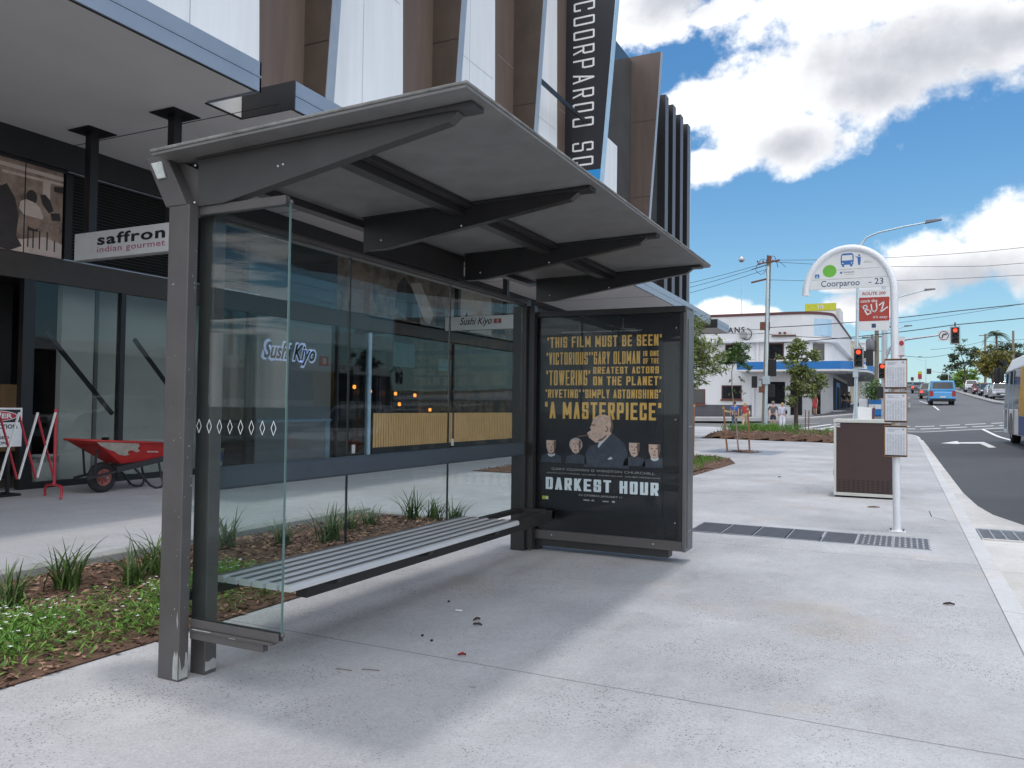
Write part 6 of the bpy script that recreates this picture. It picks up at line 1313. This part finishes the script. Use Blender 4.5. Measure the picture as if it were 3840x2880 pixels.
person('man in a blue t-shirt and jeans walking away mid stride',(-10.15,54.3,z),R_(12),1.78,'cl_blue','cl_jean','h_brown','long',.35,.55,group=gp)
person('blonde woman in a red top and beige trousers walking beside the blue shirted man',(-9.47,54.3,z),R_(5),1.72,'cl_red','cl_beige','h_blond','long',.3,.35,True,True,group=gp)
shoulder_bag('pale cream shoulder bag carried by the woman in the red top',(-9.17,54.25,1.0+z),'cl_beige')
person('grey haired man in a grey shirt and navy shorts standing with his back turned',(-7.68,54.3,z),R_(-4),1.82,'cl_grey','cl_navy','h_grey','short',.55,.0,armL=.22,group=gp)
person('woman in a white and blue floral top and white trousers facing away',(-7.10,54.3,z),R_(6),1.72,'cl_floral','cl_white','h_blond','long',.7,.0,True,group=gp)
shoulder_bag('black shoulder bag on the woman in floral white',(-6.84,54.2,1.12+z),'cl_black')
person('woman in a short red dress standing by the dark doorway of the white building',(-6.62,70.6,G(-6.6,70.6)),R_(150),1.72,'cl_red','cl_red','h_blond','long',.2,0,True,True,.62,group=gp)
for i,(x,y) in enumerate(((-4.95,79.6),(-4.6,80.6))): person(['dark clothed shopper in the shaded shop doorway, nearer the corner','second dark clothed shopper standing deeper under the awning'][i],(x,y,1.36),R_(200+i*40),1.72,'cl_black','cl_jean','h_brown',group='shoppers under the blue awning')
# ================================================================ VEHICLES
def panel(m,q,u0,u1,v0,v1,off=.006,th=.006):
    q=[Vector(p) for p in q]; f=lambda u,v:(q[0].lerp(q[1],u)).lerp(q[3].lerp(q[2],u),v); n=(q[1]-q[0]).cross(q[3]-q[0]).normalized()
    b=[f(u,v)+n*off for u,v in ((u0,v0),(u1,v0),(u1,v1),(u0,v1))]; a=[p-n*(off+th) for p in b]; m.hexa(a,b)
CARS={}
def car(kind,label,loc,rz,paint,group,brake=False,scale=1):
    P=dict(hatch=(4.2,1.76,1.47,.92,(-2.02,1.05),(-1.55,.25),.62),sedan=(4.6,1.80,1.46,.93,(-1.75,1.15),(-1.1,.30),.64),suv=(4.6,1.88,1.70,1.05,(-2.2,1.05),(-1.85,.62),.70),ute=(5.0,1.90,1.82,1.12,(-1.2,1.25),(-.75,.60),.76),van=(4.9,1.93,1.97,1.12,(-2.38,1.95),(-2.25,1.15),.66))[kind]
    L,Wd,H,B,cb,ct,wr2=P; h=L/2; w=Wd/2; wr=wr2/2
    t=thing('car' if kind!='van' else 'van',label,'van' if kind=='van' else 'car',loc,rz,group,world=False)
    nose=.78*B; 
    prof=[(-h+.04,.34),(-h,.55),(-h+.03,B-.08),(-h+.14,B),(cb[1]-.05,B),(h-.35,nose+.10),(h-.06,nose-.03),(h,.50),(h-.05,.30)]
    # body: side profile swept with slight tumblehome
    m=MB(); n=len(prof); vs=[]
    for s,ww in ((-1,w*.93),(-1,w),(1,w),(1,w*.93)):
        for y,z_ in prof: vs.append((s*(ww if abs(s)>0 else 0),y*(.985 if ww<w else 1),z_*(1 if ww==w else (1.0 if z_<.5 else .985))+(.012 if ww<w and z_>.6 else 0)))
    fs=[(a*n+i,a*n+(i+1)%n,(a+1)*n+(i+1)%n,(a+1)*n+i) for a in range(3) for i in range(n)]+[tuple(range(n))[::-1],tuple(range(3*n,4*n))]
    m.add(vs,fs,False); body=m.build('body',paint,t,.05,3)
    cwb,cwt=w*.94,w*.74 if kind!='van' else w*.86
    bq=[(-cwb,cb[0],B-.01),(cwb,cb[0],B-.01),(cwb,cb[1],B-.03),(-cwb,cb[1],B-.03)]; tq=[(-cwt,ct[0],H),(cwt,ct[0],H),(cwt,ct[1],H),(-cwt,ct[1],H)]
    m=MB(); m.hexa(bq,tq); m.build('cabin',paint,t,.06,3)
    m=MB(); panel(m,[bq[0],bq[1],tq[1],tq[0]],.08,.92,.16 if kind!='van' else .24,.86); m.build('rear_window','carglass',t)
    m=MB(); panel(m,[bq[2],bq[3],tq[3],tq[2]],.07,.93,.10,.88); m.build('windscreen','carglass',t)
    for q,nm in (([bq[1],bq[2],tq[2],tq[1]],'r'),([bq[3],bq[0],tq[0],tq[3]],'l')):
        m=MB()
        for a,b in ((.06,.34),(.37,.62),(.65,.92)): panel(m,q,a,b,.14,.86)
        m.build('side_window','carglass',t)
    if kind=='ute': m=MB(); m.box(-w*.9,-h+.1,B+.001,w*.9,cb[0]-.02,B+.02); m.build('tub_cover','tyre',t)
    for s in (-1,1):
        x=s*(w-.17)
        m=MB(); m.box(x-.13,-h-.012,(.62 if kind!='van' else .70),x+.13,-h+.05,(.82 if kind!='van' else 1.12)); m.build('tail_light','brake' if brake else 'tail',t,.02)
        m=MB(); m.box(x-.16,h-.16,nose-.20,x+.14,h-.005,nose-.05); m.build('headlight','head',t,.02)
        m=MB(); m.box(s*w,cb[1]-.35,B+.02,s*(w+.17),cb[1]-.24,B+.17); m.build('wing_mirror',paint,t,.03)
    m=MB(); m.box(-w*.9,-h-.03,.30,w*.9,-h+.05,.50); m.build('rear_bumper','tyre' if kind in('van','ute') else paint,t,.03)
    m=MB(); m.box(-w*.6,h-.02,.42,w*.6,h+.012,.62); m.build('grille','black',t,.01)
    m=MB(); m.box(-.2,-h-.045,.60,.2,-h-.013,.70); m.build('number_plate','signwhite',t); m=MB(); m.box(-.2,h+.013,.44,.2,h+.03,.54); m.build('number_plate','signwhite',t)
    for sx in (-1,1):
        for yy_ in (-h+.82,h-.88):
            x=sx*(w-.20); m=MB(); m.lathe((x-.10,yy_,wr),[(wr*.66,0),(wr*.93,0),(wr,.03),(wr,.17),(wr*.93,.205),(wr*.66,.205),(wr*.66,0)],22,'x',False); wl=m.build('wheel','tyre',t)
            m=MB(); m.lathe((x-.09,yy_,wr),[(wr*.67,0),(wr*.6,.05),(0,.06)],18,'x'); m.lathe((x+.09,yy_,wr),[(wr*.67,.01),(wr*.6,-.03),(0,-.04)],18,'x')
            for a in range(5): A_=a*1.2566; m.bar((x+sx*.095,yy_,wr),(x+sx*.095,yy_+wr*.62*math.cos(A_),wr+wr*.62*math.sin(A_)),.03,.05,(1,0,0))
            m.build('rim','chrome',wl)
    if kind=='suv':
        m=MB()
        for s in (-1,1): m.tube([(s*cwt*.9,ct[0]+.1,H+.01),(s*cwt*.9,ct[0]+.2,H+.06),(s*cwt*.9,ct[1]-.2,H+.06),(s*cwt*.9,ct[1]-.1,H+.01)],.02,6)
        m.build('roof_rail','steelD',t)
    t.scale=(scale,)*3; return t
q='cars waiting or driving up the road'; pk='cars parked along the far right kerb'
zr=lambda x,y:RD(x,y)+.005
car('van','bright blue delivery van driving away up the road',(2.93,80,zr(2.9,78)),R_(1),'c_blue',None,False,1.06)
car('suv','dark grey four wheel drive with lit brake lights left of the blue van',(2.55,103,zr(2.6,103)),R_(1),'c_grey',q,True,1.05); car('sedan','dark car with brake lights farthest up the left lane',(2.0,138,zr(2.0,138)),R_(1),'c_dark',q,True,1.15)
car('hatch','white hatchback half hidden behind the timetable panels',(-.75,72,zr(-.7,72)),R_(-10),'c_white',q); car('sedan','small far dark car near the crest left of the brake lights',(1.0,170,zr(1,170)),0,'c_grey',q)
for i,(k,x,y,pn_,lb) in enumerate((('ute',9.8,149,'c_white','white high roofed utility heading the far parked row'),('hatch',9.75,132,'c_red','dark red hatchback in the far parked row'),('sedan',9.75,121,'c_dark','dark car with shining bonnet in the far parked row'),('hatch',9.65,110.5,'c_white','white hatchback in the middle of the far parked row'),('suv',9.5,102,'c_silver','silver wagon just left of the bus in the far parked row'),('sedan',11.6,139,'c_silver','silver car parked behind the dark car on the rise'),('suv',12.6,132,'c_white','white wagon glinting above the parked row near the bus mirror'))): car(k,lb,(x,y,zr(x,y)),R_(180),pn_,pk,False,1.06)
# passing cars that the shop windows mirror
car('sedan','silver sedan in the near lane mirrored in the shop glass',(3.2,14.0,-.115),0,'c_silver','cars mirrored in the shop windows'); car('suv','white wagon in the far lane mirrored in the shop glass',(8.0,24.0,-.115),R_(180),'c_white','cars mirrored in the shop windows'); car('hatch','dark hatchback in the far lane mirrored in the shop glass',(8.0,3.0,-.115),R_(180),'c_grey','cars mirrored in the shop windows')
# bus
bu=thing('bus','white city bus with yellow and blue trim cut off by the right photo edge','bus',(5.5,31,RD(4.3,37))); bu.scale=(1,1,1.1); z0=RD(4.3,37)+.005; bx0,bx1,by0,by1=3.82,6.3,28.0,40.0
m=MB(); m.hexa([(bx0,by0,z0+.32),(bx1,by0,z0+.32),(bx1,by1-.12,z0+.32),(bx0,by1-.12,z0+.32)],[(bx0+.02,by0,z0+1.25),(bx1-.02,by0,z0+1.25),(bx1-.02,by1,z0+1.25),(bx0+.02,by1,z0+1.25)]); m.build('lower_body','white',bu,.05)
m=MB(); m.hexa([(bx0+.03,by0,z0+1.26),(bx1-.03,by0,z0+1.26),(bx1-.03,by1-.02,z0+1.26),(bx0+.03,by1-.02,z0+1.26)],[(bx0+.10,by0,z0+2.62),(bx1-.10,by0,z0+2.62),(bx1-.10,by1-.22,z0+2.62),(bx0+.10,by1-.22,z0+2.62)]); m.build('window_band','carglass',bu,.02)
m=MB(); m.hexa([(bx0+.06,by0,z0+2.625),(bx1-.06,by0,z0+2.625),(bx1-.06,by1-.15,z0+2.625),(bx0+.06,by1-.15,z0+2.625)],[(bx0+.30,by0,z0+3.15),(bx1-.30,by0,z0+3.15),(bx1-.30,by1-.45,z0+3.15),(bx0+.30,by1-.45,z0+3.15)]); m.build('roof','white',bu,.08,3)
m=MB()
for y in (39.70,38.60,38.30,37.10): m.hexa([(bx0-.008,y,z0+.4),(bx0+.02,y,z0+.4),(bx0+.02,y+.09,z0+.4),(bx0-.008,y+.09,z0+.4)],[(bx0+.085,y,z0+2.6),(bx0+.12,y,z0+2.6),(bx0+.12,y+.09,z0+2.6),(bx0+.085,y+.09,z0+2.6)])
m.build('pillar','lightblue',bu)
m=MB(); m.hexa([(bx0-.006,38.75,z0+.5),(bx0+.02,38.75,z0+.5),(bx0+.02,39.60,z0+.5),(bx0-.006,39.60,z0+.5)],[(bx0+.012,38.75,z0+1.24),(bx0+.03,38.75,z0+1.24),(bx0+.03,39.60,z0+1.24),(bx0+.012,39.60,z0+1.24)]); m.build('door','carglass',bu)
m=MB()
for y in (38.05,36.30,34.80): m.box(bx0-.006,y,z0+.36,bx0+.004,y+.10,z0+1.24)
m.build('panel_gap','rust',bu)
m=MB(); m.hexa([(bx0-.010,33.10,z0+1.0),(bx0+.02,33.10,z0+1.0),(bx0+.02,34.70,z0+1.0),(bx0-.010,34.70,z0+1.0)],[(bx0+.28,33.10,z0+3.1),(bx0+.30,33.10,z0+3.1),(bx0+.30,34.70,z0+3.1),(bx0+.28,34.70,z0+3.1)]); m.box(bx0-.012,32.70,z0+1.0,bx0-.001,34.70,z0+1.6); m.hexa([(bx0-.012,32.70,z0+1.25),(bx0+.02,32.70,z0+1.25),(bx0+.02,34.70,z0+1.25),(bx0-.012,34.70,z0+1.25)],[(bx0+.07,32.70,z0+2.64),(bx0+.1,32.70,z0+2.64),(bx0+.1,34.70,z0+2.64),(bx0+.07,34.70,z0+2.64)]); m.build('yellow_stripe','busyellow',bu)
m=MB(); m.box(bx0-.013,28.00,z0+.36,bx0-.001,34.70,z0+.98); m.build('blue_skirt','busblue',bu)
for y in (37.30,30.30):
    for x in (bx0+.16,bx1-.16):
        m=MB(); m.lathe((x-.15,y,z0+.48),[(.3,0),(.44,0),(.48,.05),(.48,.25),(.44,.3),(.3,.3),(.3,0)],24,'x',False); wl=m.build('wheel','tyre',bu); m=MB(); m.lathe((x-.14,y,z0+.48),[(.3,0),(.28,.06),(0,.07)],18,'x'); m.build('rim','chrome',wl)
    m=MB(); m.prism([(y+.62*math.cos(R_(a)),z0+.48+.62*math.sin(R_(a))) for a in range(-14,195,16)],lambda p,q_,t_:(t_,p,q_),bx0-.004,bx0+.004); m.build('wheel_arch','black',bu)
for y,x,z_ in ((40.12,3.78,2.72),(40.3,3.62,2.70)):
    m=MB(); m.box(x-.10,y,z_-.32,x+.10,y+.12,z_+.30); mi=m.build('wing_mirror','black',bu,.03); m=MB(); m.tube([(x,y+.06,z_+.30),(x+.1,y-.05,z_+.6),(4.0,39.8,3.0)],.025,6); m.build('mirror_arm','black',mi)
# ================================================================ ACROSS THE STREET (seen mirrored in the glass)
op=thing('opposite_shops','low dark shop row with a white roof edge across the street','building',(22,20,0)); m=MB(); m.box(17,4,0,30,46,4.0); m.build('wall','brownB',op); m=MB(); m.box(16.4,3.5,4.01,30,46.5,4.6); m.build('roof_edge','white',op); m=MB()
for k in range(7): m.box(16.95,6+k*5.6,.4,16.999,10+k*5.6,2.8)
m.build('window','winD',op)
slab('opposite_footpath',[(12.4,-30),(17,-30),(17,60),(12.4,60)],'pave_far',0)
for i,(x,y,s) in enumerate(((16,-6,1.2),(19,-16,1.5),(15.5,1,.9),(32,12,1.9),(33,30,1.8))):
    tree('roadside_tree',['leafy dark tree across the street from the shelter','broad dark tree across the street behind the camera','smaller dark tree at the end of the opposite shops','large tree rising behind the opposite shops','second large tree rising behind the opposite shops'][i],(x,y,0),[(x,y,0),(x,y,2*s),(x,y,3.4*s)],[((x,y,4.6*s),(1.7*s,1.7*s,1.2*s)),((x-1.2*s,y-1*s,3.9*s),(1.3*s,1.3*s,1*s)),((x+1*s,y+1.3*s,4*s),(1.4*s,1.4*s,1*s))],1800,.5,'leafB','barkD','trees across the street',60+i,.2)
plain_pole('timber power pole across the street mirrored in the shop glass',13.2,9,9.5,.17); plain_pole('second timber power pole across the street mirrored in the glass',13.2,36,9.8,.17)
wire('upper cable across the street mirrored in the glass',[(13.2,-40,9),(13.2,9,9.3),(13.2,36,9.6),(13.6,90,11)],.025); wire('lower cable across the street mirrored in the glass',[(13.2,-40,8.2),(13.2,9,8.5),(13.2,36,8.8),(13.4,90,10)],.025)
# ================================================================ LITTER
def litter(name,label,x,y,L,w,mt,a,cat='leaf'):
    m=MB(); d=Vector((math.cos(a),math.sin(a),0)); s=Vector((-d.y,d.x,0)); p=Vector((x,y,.006)); vs=[]
    for i in range(6):
        u=i/5; ww=w*math.sin(math.pi*min(.98,max(.04,u)))*.5; zc=.004+.012*math.sin(u*3)*(1 if i%2 else .7); vs+=[p+d*(u-.5)*L-s*ww+Vector((0,0,zc+.008)),p+d*(u-.5)*L+Vector((0,0,zc*.4)),p+d*(u-.5)*L+s*ww+Vector((0,0,zc+.005))]
    m.add(vs,[(3*i+j,3*i+j+1,3*i+4+j,3*i+3+j) for i in range(5) for j in (0,1)],True); tag(m.build(name,mt),label,cat)
litter('dry_leaf','dark curled leaf on the pavement near the kerb at right',.28,6.36,.075,.03,'barkD',.2); litter('dry_leaf','brown leaf scrap on the pavement before the brown cabinet',-.38,12.2,.16,.06,'stake',.3); litter('dry_leaf','tiny dark leaf on the far pavement between panel and cabinet',-2.22,16.6,.10,.05,'barkD',1.2); litter('dry_leaf','reddish leaf on the pavement joint in front of the bench',-2.13,3.76,.045,.02,'redsign',.6); litter('dry_leaf','curled brown leaf in the shelter shade',-2.34,4.32,.06,.02,'barkD',.1); litter('dry_leaf','crumpled dark leaf close beside the curled brown one',-2.40,4.42,.05,.025,'barkD',1.0)
for i,(x,y) in enumerate(((-2.52,3.98),(-2.42,3.92),(-2.80,4.75))):
    m=MB(); m.ball((x,y,.008),.008,8,6,(1.2,1,.8)); tag(m.build('pebble','void'),['black pebble on the pavement joint in front of the bench','second black pebble right of the first on the joint','small dark pebble in the shelter shade'][i],'pebble')
m=MB(); m.tube([(-2.63,4.55,.012),(-2.585,4.56,.012)],.006,8); o=m.build('cigarette_butt',['signwhite']); tag(o,'discarded cigarette butt on the shaded pavement before the bench','cigarette butt')
for i,(x,y,a) in enumerate(((-2.55,3.28,.2),(-2.43,3.34,.4))):
    m=MB(); m.tube([(x-.04,y-.02*a,.006),(x,y,.009),(x+.05,y+.05*a,.006)],.0018,5); tag(m.build('twig','barkD'),['thin twig on the near pavement, the left of two','thin twig on the near pavement, the right of two'][i],'twig')
